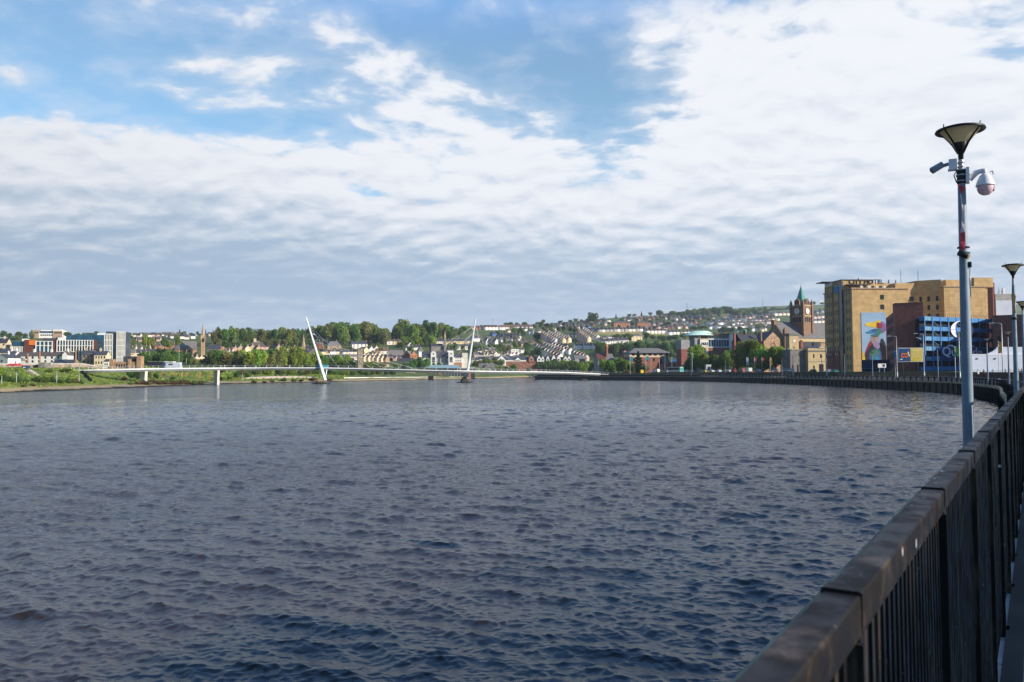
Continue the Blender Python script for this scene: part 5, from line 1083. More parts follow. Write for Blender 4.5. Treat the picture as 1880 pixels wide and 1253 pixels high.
for z0_, z1_ in ((th_(582), th_(580.6)), (th_(563), th_(561.4))): mb = MB(); mb.box(-s - .35, s + .35, -s - .35, s + .35, z0_, z1_); mb.build('string_course', M['yellow_stone'], t)
for rz, nm in ((0, 'front'), (-90, 'side')):
    q = Matrix.Rotation(R(rz), 4, 'Z')
    mb = MB(); mb.lathe([(2.75, 0), (2.75, .3), (2.3, .35), (2.3, .12)], 28); o = mb.build('dial_surround', M['red_brick'], t); o.matrix_local = q @ Matrix.Translation((0, -s - .02, th_(572.3))) @ Matrix.Rotation(PI / 2, 4, 'X')
    mb = MB(); mb.lathe([(0, .12), (2.3, .12), (2.3, 0)], 28, sm=False); o = mb.build('clock_dial', M['white'], t); o.matrix_local = q @ Matrix.Translation((0, -s - .02, th_(572.3))) @ Matrix.Rotation(PI / 2, 4, 'X')
    mb = MB(); mb.box(-.10, .10, -.2, 1.9, .14, .2); mb.box(-.13, .13, -1.3, .2, .21, .26)
    for k in range(12): a = k * PI / 6; mb.box(-.07, .07, 1.75, 2.1, .13, .17, T=Matrix.Rotation(a, 4, 'Z'))
    h_ = mb.build('clock_hands', M['letter_black'], o)
    for i in (-1, 0, 1):
        w_ = MB(); w_.box(-.75, .75, -.06, .02, 0, 3.2); w_.lathe([(.75, -.06), (0, -.06)], 12, a0=0, a1=PI); o = w_.build('belfry_arch', M['dark_void'], t); o.matrix_local = q @ Matrix.Translation((i * 2.3, -s - .02, th_(592)))
    mb = MB(); xw = 2.1; z_ = zT + .01; mb.add([(-xw, -s - .2, z_), (xw, -s - .2, z_), (xw, -s - .2, z_ + 3), (0, -s - .2, th_(549)), (-xw, -s - .2, z_ + 3), (-xw, -s + .9, z_), (xw, -s + .9, z_), (xw, -s + .9, z_ + 3), (0, -s + .9, th_(549)), (-xw, -s + .9, z_ + 3)], [(0, 1, 2, 3, 4), (9, 8, 7, 6, 5), (5, 6, 1, 0), (0, 4, 9, 5), (1, 6, 7, 2), (4, 3, 8, 9), (3, 2, 7, 8)]); o = mb.build('gablet', M['red_sandstone'], t); o.matrix_local = q
    for i in (-.8, .8): w_ = MB(); w_.box(-.35, .35, -.3, .0, 0, 2.6); g_ = w_.build('lancet', M['dark_void'], o); g_.location = (i, -s - .02, z_ + .4)
mb = MB(); mb.lathe([(3.7, zT), (4.0, zT + 1.0), (3.75, zT + 1.6), (3.6, th_(552)), (1.9, th_(539)), (.35, th_(527)), (.12, th_(524.5)), (.1, th_(521)), (0, th_(521))], 8, sm=False); mb.build('spire', M['copper'], t)
b = Bld('harbour_office', 'yellow stone harbour office with a small square clock turret', 'building', 1484, 1517, 440, 690, 12, z=ZB - .5)
hq = b.h(640); b.box('wall', 'yellow_stone', 0, b.W + 3, 0, 9, -1, hq); b.box('cornice', 'grey_stone', -.3, b.W + 3.3, -.3, 9.2, b.h(646), b.h(643.5)); b.box('string_course', 'grey_stone', -.08, b.W + 3, -.1, -.002, b.h(665), b.h(664)); b.roof('hip', 'slate', .3, b.W + 3, .3, 8.7, hq + .002, b.h(636) - hq, 0)
mb = MB(); u = b.u(1509); mb.add([(u - 2.2, -.35, hq), (u + 2.2, -.35, hq), (u, -.35, hq + 1.5), (u - 2.2, .3, hq), (u + 2.2, .3, hq), (u, .3, hq + 1.5)], [(0, 1, 2), (5, 4, 3), (0, 2, 5, 3), (1, 4, 5, 2), (0, 3, 4, 1)]); mb.build('pediment', M['yellow_stone'], b.root)
b.wins([b.u(1494.5), b.u(1507.5)], [b.h(654)], .9, 2.2); b.wins([b.u(1494.5)], [b.h(675)], .9, 2.2); b.box('doorway', 'dark_void', b.u(1504), b.u(1512), -.08, -.002, 0, b.h(669))
xl = b.u(1456); b.box('left_wing', 'grey_stone', xl, -.01, 2.6, 10, -1, b.h(643.5, xl)); b.box('parapet', 'grey_stone', xl - .2, -.012, 2.4, 10.2, b.h(643.5, xl) + .001, b.h(641.5, xl)); 
for u in lin(xl, 0, 3): b.box('column', 'dark_metal', u - .25, u + .25, 2.3, 2.58, -1, b.h(671, xl))
xa, xb = b.u(1459.5), b.u(1476.5); b.box('turret', 'yellow_stone', xa, xb, 5, 9, b.h(641.5, xl) + .005, b.h(616, xa)); b.box('turret_parapet', 'grey_stone', xa - .25, xb + .25, 4.75, 9.25, b.h(616, xa) + .001, b.h(611.5, xa))
mb = MB(); mb.lathe([(.75, 0), (.75, .12), (0, .12)], 20, sm=False); o = mb.build('clock_dial', M['white'], b.root, ((xa + xb) / 2 + .1, 4.99, b.h(625.5, xa))); o.rotation_euler = (PI / 2, 0, 0); b.wins([(xa + xb) / 2], [b.h(638, xa)], .7, 1.0, y=5)
mb = MB(); u0, u1 = b.u(1488), b.u(1517) + 3; b.box('rear_roof', 'slate', u0, u1, 9.3, 11, hq, b.h(628, 0, 9)); b.chimney(u0 + .4, 9.2, hq, 1.4, b.h(626, 0, 9) - hq, 'dark_brick'); b.box('dormer', 'dark_tile', u1 - 5, u1 - 2, 8.9, 9.25, hq + .6, b.h(629, 0, 9))

# --- department store, brick office and neighbours
b = Bld('department_store', 'grey and brick department store with a green copper roof and glazed upper floor', 'store', 1286, 1357, 590, 690, 10, z=PROM + 1.5)
u1, u2 = b.u(1301), b.u(1340); top = b.h(617)
b.box('sign_wall', 'cream', 0, u1, 0, 12, -1, b.h(622)); b.box('sign_board', 'white', 0, u1 - .1, -.2, -.01, b.h(636.5), b.h(625)); text('M&S', 3.0, M['letter_black'], b.root, (.85, -.26, b.h(634)), 0, .05, thick=.07)
b.wins([u1 * .5], [b.h(640.5)], 1.2, 1.2, 'dark_void'); b.box('brick_storeys', 'red_brick', u1 + .01, u2 - .01, .2, 14, -1, b.h(638)); b.box('glazing', 'glass_blue', u1 + .02, u2 - .02, .5, 14, b.h(638) + .01, b.h(624)); b.box('balcony_glazing', 'glass_grey', u1 + .02, u2 - .02, 1.6, 14, b.h(622), b.h(614)); b.box('floor_band', 'white_metal', u1 - .1, u2 + .1, -.1, 14, b.h(624) + .002, b.h(622) - .002); b.box('floor_band', 'white_metal', u1, u2, 0, .45, b.h(638.4), b.h(637))
for u in np.linspace(u1 + .3, u2 - .3, 9): b.box('mullion', 'white_metal', u - .1, u + .1, .3, .49, b.h(637) + .01, b.h(624))
for u in np.linspace(u1 + .3, u2 - .3, 7): b.box('post', 'grey_render', u - .1, u + .1, 1.3, 1.59, b.h(622) + .01, b.h(614))
b.box('roof_slab', 'red_tile', u1 - 3, u2, -.4, 14, b.h(614) + .002, b.h(612.6)); b.box('white_block', 'white', u2 + .01, b.W, -.4, 13, b.h(640), b.h(613.5)); b.box('lower_block', 'cream', u2 + .01, b.W, -.3, 13, -1, b.h(640) - .01); b.box('brick_mark', 'dark_void', b.u(1310), b.u(1315), .1, .19, b.h(644), b.h(642.5)); b.box('drum_wall', 'grey_render', b.u(1277), -.01, 1, 12, -1, b.h(616)); b.box('left_block', 'grey_render', b.u(1254), b.u(1277) - .02, 3, 13, b.h(641), b.h(624)); b.box('left_brick', 'dark_brick', b.u(1254), b.u(1277) - .02, 3, 13, -1, b.h(641) - .01)
mb = MB(); cx, z0, z1 = b.u(1293.5), b.h(615.8), b.h(607.2); rx = b.u(1323) - cx; mb.lathe([(1, 0), (.98, .06), (.55, .85), (.42, 1.0), (0, 1.02)], 24, sm=False); mb.build('copper_roof', M['copper_pale'], b.root).matrix_local = Matrix.Translation((cx, 7, z0)) @ Matrix.Diagonal((rx, 9, z1 - z0, 1))
b.box('roof_link', 'red_tile', b.u(1300), b.u(1325), .0, 10, b.h(616), b.h(614.8))
b = Bld('brick_office', 'red brick office with a broad grey hipped roof behind the conifer', 'office', 1156, 1221, 640, 690, 12, z=PROM + 1)
h1 = b.h(660); b.box('wall', 'red_brick', 0, b.W, 0, 14, -1, b.h(656)); b.box('upper_wall', 'cream', .1, b.W, .2, 14, b.h(656) + .005, b.h(648.5)); rr = b.roof('hip', 'grey_tile', 0, b.W + 4, -.6, 14, b.h(648.5) + .005, b.h(639) - b.h(648.5), 1.4); b.wins(lin(1, b.W - 1, 6), [b.h(651.5)], 2.6, 1.7, y=.2); b.wins(lin(1, b.W - 1, 5), [b.h(661)], 1.8, 2.2); b.box('bay_end', 'cream', b.W + .01, b.W + 4, 1, 12, -1, b.h(648.5)); b.wins([b.W + 2], [b.h(653)], 2.2, 4.5, 'glass_grey', y=1)
b = Bld('dark_pavilion', 'low dark pavilion with a tilted pale blue-grey roof beside the department store', 'pavilion', 1218, 1254, 600, 690, 8, z=PROM + 1)
b.box('wall', 'dark_brick', 0, b.W, 0, 10, -1, b.h(668)); u0, u1 = b.u(1231), b.u(1253); mb = MB(); mb.add([(u0, -1, b.h(666)), (u1 - 2, -1, b.h(664.5)), (u1, 7, b.h(659.2)), (u0 + 3, 7, b.h(659.8))] + [(u0, -1, b.h(666) + .25), (u1 - 2, -1, b.h(664.5) + .25), (u1, 7, b.h(659.2) + .25), (u0 + 3, 7, b.h(659.8) + .25)], [(3, 2, 1, 0), (4, 5, 6, 7), (0, 1, 5, 4), (1, 2, 6, 5), (2, 3, 7, 6), (3, 0, 4, 7)]); mb.build('roof', mat('pale_roof', (.34, .38, .46), .5, .1), b.root); b.box('upper_wall', 'dark_tile', u0 + 1, u1, 1, 9, b.h(668) + .01, b.h(665)); b.roof('gx', 'brown_tile', 0, u0, 0, 10, b.h(668), b.h(657.5) - b.h(668), .5)
b = Bld('white_gabled_house', 'white gabled house with one dark window left of the department store', 'house', 1243, 1253, 640, 690, -14, z=PROM + 1); b.gable('wall', 'white', 0, b.W, 0, 7, -1, b.h(645.5), 2.0, 'y'); b.roof('gy', 'slate', 0, b.W, 0, 7, b.h(645.5) + .05, 2.0, .3); b.wins([b.W * .5], [b.h(648.5)], 1.4, 1.2)
for px, y0, y1, w in ((1113.5, 650, 633, 6), (1146.5, 656, 644.5, 6)):
    Y = 660; t = thing('brick_chimney', 'tall round red brick chimney among the trees' if y1 < 640 else 'short round red brick chimney above the quay trees', 'chimney', W(px, Y, PROM)); h0, h1 = 0, zof(px, y1, Y) - PROM; r = w * Y / F / 2
    mb = MB(); mb.lathe([(r, -1), (r * .95, h1 - 2.2)], 18); mb.build('shaft', M['red_brick'], t); mb = MB(); mb.lathe([(r * 1.0, h1 - 2.2), (r * 1.12, h1 - 1.8), (r * 1.12, h1), (r * .8, h1), (r * .8, h1 - .5), (0, h1 - .5)], 18); mb.build('rim', M['orange_brick'], t)
b = Bld('maroon_roof_hall', 'low hall with a maroon and grey pitched roof behind the quay trees', 'building', 1098, 1128, 655, 690, 10, z=PROM + 1); b.gable('wall', 'grey_render', 0, b.W, 0, 12, -1, b.h(661), b.h(650) - b.h(661), 'x'); b.roof('gx', 'maroon', 0, b.W * .5, 0, 12, b.h(661) + .1, b.h(650) - b.h(661)); b.roof('gx', 'grey_tile', b.W * .5 + .2, b.W, 0, 12, b.h(661) + .1, b.h(650) - b.h(661)); b.wins(lin(1, b.W - 1, 4), [b.h(665)], 1.5, 1.5)
for i, (px0, px1) in enumerate(((1128, 1157), (1171.5, 1195))):
    Y = hit(px0, 600.5); b = Bld('apartment_block', ('wide orange brick flats on the far estate, the western block', 'narrow orange brick flats on the far estate, the eastern block')[i], 'apartment block', px0, px1, Y, 600.5, 16, 'orange flats on the far estate'); h_ = b.h(593)
    b.box('wall', 'orange_brick', 0, b.W, 0, 12, -4, h_); b.roof('hip', 'brown_tile', 0, b.W, 0, 12, h_ + .01, b.h(589.5) - h_, .6); b.wins(lin(1, b.W - 1, 6), [h_ * .72, h_ * .3], 2.2, 2.0)
# --- white and brick riverside buildings beyond the bridge
def bank(px, Y): return tz(px, Y)
Y = 760; b = Bld('apartment_house', 'white apartments with two round-topped gable towers and a brick base', 'apartments', 775, 850, Y, 672, 8)
hE = b.h(656.5); zq = -8
b.box('wall', 'white', 0, b.u(791) - .01, .8, 12, zq, hE); rf = b.roof('gx', 'slate', 0, b.u(791), .8, 12, hE + .01, b.h(645.5) - hE, .3); b.wins(lin(.4, b.u(791) - .4, 3), [b.h(657.5), b.h(663)], 1.0, 1.2, y=.8)
b.box('middle_wall', 'grey_render', b.u(801) + .01, b.u(823) - .01, 3, 12, zq, b.h(657)); b.roof('gx', 'slate', b.u(801) + .01, b.u(823) - .01, 3, 12, b.h(657) + .01, b.h(645.5) - b.h(657), .3); b.wins(lin(b.u(803), b.u(822), 3), [b.h(662)], 2.2, 4, 'glass_grey', y=3)
b.box('wall', 'white', b.u(833) + .01, b.u(850), .8, 12, zq, hE); b.roof('hip', 'slate', b.u(833) + .01, b.u(850), .8, 12, hE + .01, b.h(647) - hE, .2); b.wins(lin(b.u(835.5), b.u(847), 3), [b.h(657.5), b.h(663)], 1.0, 1.2, y=.8); b.box('brick_base', 'orange_brick', b.u(833) + .01, b.u(848), .5, .78, zq, b.h(666)); b.box('end_wall', 'offwhite', b.u(849), b.u(859), 2.0, 12, zq, b.h(648.5))
for px0, px1 in ((791, 801), (823.5, 833)):
    a0, a1 = b.u(px0), b.u(px1); r = (a1 - a0) / 2; zt = b.h(645.3); n = 14; prof = [(a0, zq), (a1, zq)] + [(a0 + r + r * math.cos(PI * k / n), zt - r + r * math.sin(PI * k / n)) for k in range(n + 1)]; k = len(prof)
    mb = MB(); mb.add([(x, y, z) for y in (-.3, 12) for x, z in prof], [tuple(range(k)), tuple(range(k, 2 * k))[::-1]] + [((i + 1) % k, i, k + i, k + (i + 1) % k) for i in range(k)]); tw = mb.build('gable_tower', M['white'], b.root)
    mb = MB(); mb.lathe([(.75, 0), (.75, .1), (0, .1)], 14, sm=False); o = mb.build('round_window', M['glass_dark'], tw, (a0 + r, -.29, zt - r)); o.rotation_euler = (PI / 2, 0, 0)
    obj('window', win_mesh(r * 1.15, 3.2, 'glass_grey'), tw, (a0 + r, -.3, b.h(659))); obj('window', win_mesh(r * 1.15, 1.6, 'glass_grey'), tw, (a0 + r, -.3, b.h(664)))
Y = 700; b = Bld('riverside_pavilion', 'long glazed riverside pavilion with a shallow grey-green roof', 'pavilion', 782, 872, Y, 692, 4)
hp = b.h(676.5); mb = MB(); mb.add([(b.u(780), -2, hp), (b.u(846), -2, hp), (b.u(842), 8, b.h(671)), (b.u(786), 8, b.h(671))] + [(b.u(780), -2, hp + .2), (b.u(846), -2, hp + .2), (b.u(842), 8, b.h(671) + .2), (b.u(786), 8, b.h(671) + .2)], [(3, 2, 1, 0), (4, 5, 6, 7), (0, 1, 5, 4), (1, 2, 6, 5), (2, 3, 7, 6), (3, 0, 4, 7)]); mb.build('roof', mat('pavilion_roof', (.27, .38, .37), .5, .1), b.root); b.box('glazing', 'glass_grey', 0, b.u(846), 0, 8, -2, hp - .05); b.box('side_hall', 'dark_tile', b.u(846) + .05, b.W, 1, 9, -2, b.h(676)); b.box('hall_fascia', 'white_metal', b.u(846), b.W + .3, .7, .98, b.h(676.5), b.h(675.6))
for u in np.linspace(.2, b.u(846) - .2, 12): b.box('mullion', 'offwhite', u - .12, u + .12, -.25, -.002, -2, hp - .06)
for px in (790, 805, 860): u = b.u(px); b.box('brick_pier', 'orange_brick', u, u + 2, -.5, -.26, -2, b.h(684))
Y = 672; b = Bld('brick_kiosk', 'long low orange brick building with many openings under the footbridge', 'building', 728, 762, Y, 694, 6); hk = b.h(685.2); b.box('wall', 'orange_brick', 0, b.W, 0, 4, -2, hk); b.box('roof_edge', 'buff_roof', -.2, b.W + .2, -.3, 4.2, hk + .001, hk + .35); b.wins(lin(.4, b.W - .4, 11), [hk * .58], .75, 1.5)
b = Bld('white_barrier_wall', 'long low white wall along the far waterside walk', 'wall', 632, 868, 575, 695, 0, z=bank(700, 600))
b.root.location = (0, 0, 0); b.root.rotation_euler = (0, 0, 0); mb = MB(); pts = []
for px in range(632, 905, 8):
    col = tcol(px); Yw = col[1][0] + 1.5; pts.append(W(px, Yw, zof(px, 693.2 - (px - 632) * .006, Yw)))
for p, q in zip(pts, pts[1:]): mb.add([p, q, (q.x, q.y, q.z - 2.5), (p.x, p.y, p.z - 2.5), (p.x, p.y + .6, p.z), (q.x, q.y + .6, q.z)], [(3, 2, 1, 0), (0, 1, 5, 4)])
mb.build('wall_face', M['white'], b.root)
t = thing('stone_retaining_wall', 'pale pinkish stone retaining wall along the bank behind the leaning mast', 'wall', (0, 0, 0)); mb = MB(); cp = MB(); pts = []
for px in range(446, 596, 6): Yw = tcol(px)[1][0] + 9; pts.append(W(px, Yw, zof(px, 695.2 - 3.6 * math.sin(PI * (px - 446) / 150) ** .6, Yw)))
for p, q in zip(pts, pts[1:]): mb.add([p, q, (q.x, q.y, q.z - 3), (p.x, p.y, p.z - 3), (p.x, p.y + .8, p.z), (q.x, q.y + .8, q.z)], [(3, 2, 1, 0), (0, 1, 5, 4)])
mb.build('wall_face', mat('pinkish_stone', (.44, .36, .31), .9, .2, .5), t)
for p, q in zip(pts, pts[1:]): cp.add([(p.x, p.y - .1, p.z + .02), (q.x, q.y - .1, q.z + .02), (q.x, q.y + .9, q.z + .22), (p.x, p.y + .9, p.z + .22)], [(0, 1, 2, 3)])
cp.build('coping', M['concrete'], t)
Y = 905; b = Bld('hospital_block', 'brick building with white gables and long grey roofs near the upright mast', 'building', 876, 966, Y, 676, 10)
he = b.h(663); b.box('lower_wall', 'red_brick', 0, b.W, 0, 16, -6, b.h(664)); b.box('upper_wall', 'white', .05, b.W, .05, 16, b.h(664) + .005, b.h(661)); rf = b.roof('gx', 'slate', 0, b.W, 0, 16, b.h(661) + .01, b.h(655) - b.h(661), .5); b.box('rear_roof', 'buff_roof', b.u(874), b.u(910), 16.1, 24, b.h(662), b.h(652)); b.wins(lin(1, b.u(910), 7), [b.h(666.5)], 1.3, 1.0)
for p0, p1, pt in ((879, 891, 657.5), (945, 956, 657), (912, 928, 653.5)):
    a0, a1 = b.u(p0), b.u(p1); zb_ = b.h(661.5) if pt > 655 else b.h(662); g_ = b.gable('front_gable', 'white', a0, a1, -1.2 if pt > 655 else -3, 8, zb_ if pt > 655 else -6, zb_ + .01, b.h(pt) - zb_, 'y'); b.roof('gy', 'slate', a0, a1, -1.1 if pt > 655 else -2.9, 8, zb_ + .1, b.h(pt) - zb_, .3)
obj('window', win_mesh(2.4, 3.2, 'glass_grey'), b.root, (b.u(919), -3, b.h(663.5))); b.box('white_turret', 'white', b.u(912), b.u(921), 10, 14, b.h(655), b.h(649.5))
Y = 830; b = Bld('slate_lodge', 'low stone lodge with a slate roof and small front gable at the waterside', 'lodge', 879, 908, Y, 682, 4); hl_ = b.h(675); b.gable('wall', 'grey_stone', 0, b.W, 0, 10, -4, hl_, b.h(667.5) - hl_, 'x'); b.roof('gx', 'grey_tile', 0, b.W, 0, 10, hl_ + .05, b.h(667.5) - hl_); a0, a1 = b.u(889), b.u(897); b.gable('front_gable', 'grey_stone', a0, a1, -1.5, 5, -4, hl_, b.h(669.5) - hl_, 'y'); b.roof('gy', 'grey_tile', a0, a1, -1.4, 5, hl_ + .08, b.h(669.5) - hl_, .3); b.wins([b.W * .2, b.W * .85], [hl_ * .5], 1.2, 1.4)
Y = 960; b = Bld('gabled_school', 'red brick building with a row of white pointed gables and arched windows', 'building', 965, 1056, Y, 675, 8)
b.box('wall', 'red_brick', 0, b.W, 0, 14, -6, b.h(664)); b.roof('gx', 'slate', 0, b.W, 0, 14, b.h(664) + .01, b.h(656) - b.h(664), .4); b.wins(lin(1, b.W - 1, 10), [b.h(667)], 1.4, 1.4); b.box('arcade_band', 'orange_brick', 0, b.W, -.3, -.002, b.h(670), b.h(668.3))
for p0, p1, m_, pt in ((971, 980, 'orange_brick', 653), (986, 993.5, 'white', 653.3), (994, 999, 'white', 654), (1003, 1008.5, 'white', 653.5), (1013, 1020, 'white', 652), (1022, 1029, 'white', 652), (1035, 1041, 'white', 654), (1041.5, 1047.5, 'white', 653.5)):
    a0, a1 = b.u(p0), b.u(p1); zz = b.h(659); b.gable('pointed_gable', m_, a0, a1, -1, 7, b.h(664.5), zz, b.h(pt) - zz, 'y'); b.roof('gy', 'slate', a0, a1, -.9, 7, zz + .08, b.h(pt) - zz, .12)
    w_ = MB(); ra = (a1 - a0) * .24; w_.box(-ra, ra, -.06, .02, -1.6, .6); w_.lathe([(ra, -.06), (0, -.06)], 10, a0=0, a1=PI); o = w_.build('arched_window', M['glass_grey'], b.root, ((a0 + a1) / 2, -1, b.h(660)))
b = Bld('blue_grey_hall', 'grey hall with a dark front under a slate roof beside the gabled building', 'building', 1056, 1078, 950, 675, 10); b.gable('wall', 'grey_render', 0, b.W, 0, 12, -6, b.h(659), b.h(653) - b.h(659), 'x'); b.roof('gx', 'grey_tile', 0, b.W, 0, 12, b.h(659) + .05, b.h(653) - b.h(659)); b.box('dark_front', 'glass_dark', b.W * .35, b.W * .85, -.1, -.002, 0, b.h(658.5))
Y = 800; b = Bld('boathouse', 'dark-roofed brick boathouse on the bank above the bridge deck', 'boathouse', 716, 760, Y, 678, 10); hb = b.h(665); b.gable('wall', 'red_brick', 0, b.W * .42, 0, 10, -5, hb, b.h(658) - hb, 'x'); b.box('stone_wall', 'grey_stone', b.W * .42 + .02, b.W, .3, 10, -5, hb); b.roof('gx', 'dark_tile', 0, b.W, 0, 10, hb + .08, b.h(658) - hb); b.wins(lin(.5, b.W * .4, 4), [b.h(670)], .9, 1.3); b.chimney(1.2, 5, b.h(659), 1, 1.6, 'red_brick'); b.chimney(b.W * .4, 5, b.h(659), 1, 1.6, 'red_brick')
Y = 850; b = Bld('grey_roofed_hall', 'large grey-roofed white hall with a blue gable end on the lower slope', 'hall', 714, 742, Y, 662, 20); hb = b.h(655); b.gable('wall', 'white', 0, b.W, 0, 11, -6, hb, b.h(643.5) - hb, 'x'); b.roof('gx', 'grey_tile', 0, b.W, 0, 11, hb + .08, b.h(643.5) - hb); b.wins(lin(1, b.W - 1, 5), [b.h(658)], 1.3, 1.6); b.box('gable_face', 'blue_render', -.12, -.01, .2, 10.8, 0, hb)
for i, (p0, p1, m_, pt, lab) in enumerate(((741, 753, 'dark_brick', 645, 'dark brick gabled warehouse beside the grey-roofed hall'), (754, 766, 'orange_brick', 645, 'bright orange brick gabled warehouse on the lower slope'))):
    b = Bld('gabled_warehouse', lab, 'warehouse', p0, p1, 845, 666, -22 if i == 0 else 25); zz = b.h(652); b.gable('wall', m_, 0, b.W, 0, 12, -6, zz, b.h(pt) - zz, 'y'); b.roof('gy', 'grey_tile', 0, b.W, 0, 12, zz + .08, b.h(pt) - zz, .3); b.wins([b.W * .3, b.W * .7], [b.h(655)], 1.0, 1.6); b.box('door', 'dark_void', b.W * .42, b.W * .58, -.06, -.002, -1, 2)
b = Bld('hipped_hall', 'pale house with steep grey hipped roof and chimneys behind the apartments', 'house', 769, 777, 850, 648, 20); zz = b.h(644.5); b.box('wall', 'white', 0, b.W, 0, 9, -6, zz); b.roof('hip', 'grey_tile', 0, b.W, 0, 9, zz + .01, b.h(635) - zz, .6); b.wins([b.W * .3, b.W * .7], [zz - 1], .8, 1.1)
# --- churches and the ruined tower
Y = 700; t = thing('church', 'grey stone church with a tall tan spire on the left hillside', 'church', W(372, Y, zof(372, 652, Y)), R(24)); z0 = t.location.z; ch = lambda py: zof(372, py, Y) - z0
s = 8.2 * Y / F / 2 / 1.15; mb = MB(); mb.box(-s, s, -s, s, -6, ch(620)); mb.build('tower', M['sandstone'], t)
mb = MB(); mb.prism([(-s, -s), (s, -s), (s, s), (-s, s)], ch(620), ch(616), top=[(-s * .8, -s * .8), (s * .8, -s * .8), (s * .8, s * .8), (-s * .8, s * .8)]); mb.lathe([(s * .98, ch(618)), (.1, ch(593)), (0, ch(593))], 8, sm=False); mb.build('spire', M['tan_brick'], t)
for sx in (-1, 1):
    for sy in (-1, 1): mb = MB(); mb.prism([(sx * s - .5, sy * s - .5), (sx * s + .5, sy * s - .5), (sx * s + .5, sy * s + .5), (sx * s - .5, sy * s + .5)], ch(624), ch(613.5), top=[(sx * s - .05, sy * s - .05), (sx * s + .05, sy * s - .05), (sx * s + .05, sy * s + .05), (sx * s - .05, sy * s + .05)]); mb.build('pinnacle', M['sandstone'], t)
for rz in (0, -90):
    w_ = MB(); w_.box(-.9, .9, -.1, .02, 0, 3.4); w_.lathe([(.9, -.1), (0, -.1)], 10, 0, (0, 0, 0), a0=0, a1=PI); o = w_.build('belfry_window', M['dark_void'], t); o.matrix_local = Matrix.Rotation(R(rz), 4, 'Z') @ Matrix.Translation((0, -s - .02, ch(629)))
b = Bld('church_nave', 'grey-roofed stone nave attached beside the spired church tower', 'church', 333, 361, Y + 6, 656, 24); b.gable('wall', 'sandstone', 0, b.W, 0, 12, -8, b.h(640), b.h(626.5) - b.h(640), 'x'); b.roof('gx', 'grey_tile', 0, b.W, 0, 12, b.h(640) + .1, b.h(626.5) - b.h(640)); a0, a1 = b.u(341), b.u(353); b.gable('aisle', 'sandstone', a0, a1, -4, 0, -8, b.h(643), 3, 'y'); b.roof('gy', 'slate', a0, a1, -3.9, .5, b.h(643) + .1, 3, .3); b.wins([(a0 + a1) / 2], [b.h(645)], .9, 2.0, y=-4); mb = MB(); u = b.u(326); mb.lathe([(5.2, -8), (5.2, b.h(641))], 8, 0, (u + 1, 6, 0), sm=False); mb.build('apse_wall', M['sandstone'], b.root); mb = MB(); mb.lathe([(5.7, b.h(641)), (.2, b.h(631)), (0, b.h(631))], 8, 0, (u + 1, 6, 0), sm=False); mb.build('apse_roof', M['grey_tile'], b.root)
b = Bld('church_hall', 'long grey church hall with tall windows and a tan end wall', 'hall', 381, 404.5, Y, 655, 12); zz = b.h(640); b.gable('wall', 'grey_stone', 0, b.W, 0, 10, -8, zz, b.h(634) - zz, 'x'); b.roof('gx', 'slate', 0, b.W, 0, 10, zz + .08, b.h(634) - zz); b.wins(lin(.6, b.W - .6, 7), [b.h(645)], .7, 2.6); b.box('end_wall', 'sandstone', b.W + .02, b.W + 2.0, .4, 9, -8, b.h(636.5))
Y = 820; t = thing('small_church', 'dark-roofed church with a slim tan spire below the wood', 'church', W(557, Y, zof(557, 655, Y)), R(20)); z0 = t.location.z; ch = lambda py: zof(557, py, Y) - z0
mb = MB(); mb.box(-1.7, 1.7, -1.7, 1.7, -4, ch(636)); mb.build('tower', M['sandstone'], t); mb = MB(); mb.lathe([(2.0, ch(636)), (1.2, ch(628)), (.08, ch(613.5)), (0, ch(613.5))], 8, sm=False); mb.build('spire', M['tan_brick'], t)
mb = MB(); w = 9; mb.add([(-7, 2, -5), (8, 2, -5), (8, 2, ch(645.5)), (-7, 2, ch(645.5)), (-7, 7, ch(635.5)), (8, 7, ch(635.5)), (-7, 12, ch(645.5)), (8, 12, ch(645.5)), (-7, 12, -5), (8, 12, -5)], [(0, 1, 2, 3), (0, 3, 4, 6, 8), (1, 9, 7, 5, 2), (9, 8, 6, 7)]); mb.build('nave_wall', M['grey_stone'], t); mb = MB(); mb.quad((-7.3, 1.6, ch(646)), (8.3, 1.6, ch(646)), (8.3, 7, ch(635)), (-7.3, 7, ch(635))); mb.quad((8.3, 12.4, ch(646)), (-7.3, 12.4, ch(646)), (-7.3, 7, ch(635)), (8.3, 7, ch(635))); mb.build('nave_roof', M['dark_tile'], t)
Y = 930; t = thing('slender_spire_church', 'dark church with a very thin yellow spire beside the dark wood', 'church', W(817, Y, zof(817, 640, Y)), R(20)); z0 = t.location.z; ch = lambda py: zof(817, py, Y) - z0
mb = MB(); mb.box(-1.3, 1.3, -1.3, 1.3, -4, ch(620)); mb.build('tower', M['grey_stone'], t); mb = MB(); mb.lathe([(1.25, ch(620)), (.08, ch(607)), (0, ch(607))], 8, sm=False); mb.build('spire', M['yellow_stone'], t); mb = MB(); mb.box(-16, -1.4, 2, 10, -4, ch(636)); mb.build('nave_wall', M['grey_stone'], t); mb = MB(); mb.quad((-16.3, 1.7, ch(636)), (-1.2, 1.7, ch(636)), (-1.2, 6, ch(631)), (-16.3, 6, ch(631))); mb.quad((-1.2, 10.3, ch(636)), (-16.3, 10.3, ch(636)), (-16.3, 6, ch(631)), (-1.2, 6, ch(631))); mb.build('nave_roof', M['dark_tile'], t)
Y = 640; t = thing('ruined_tower', 'ruined square stone tower rising from the willow belt', 'tower', W(661, Y, zof(661, 676, Y)), R(20)); ch = lambda py: zof(661, py, Y) - t.location.z
mb = MB(); mb.box(-2.0, 2.0, -2.0, 2.0, -3, ch(642)); mb.build('shaft', M['rubble_stone'], t); mb = MB()
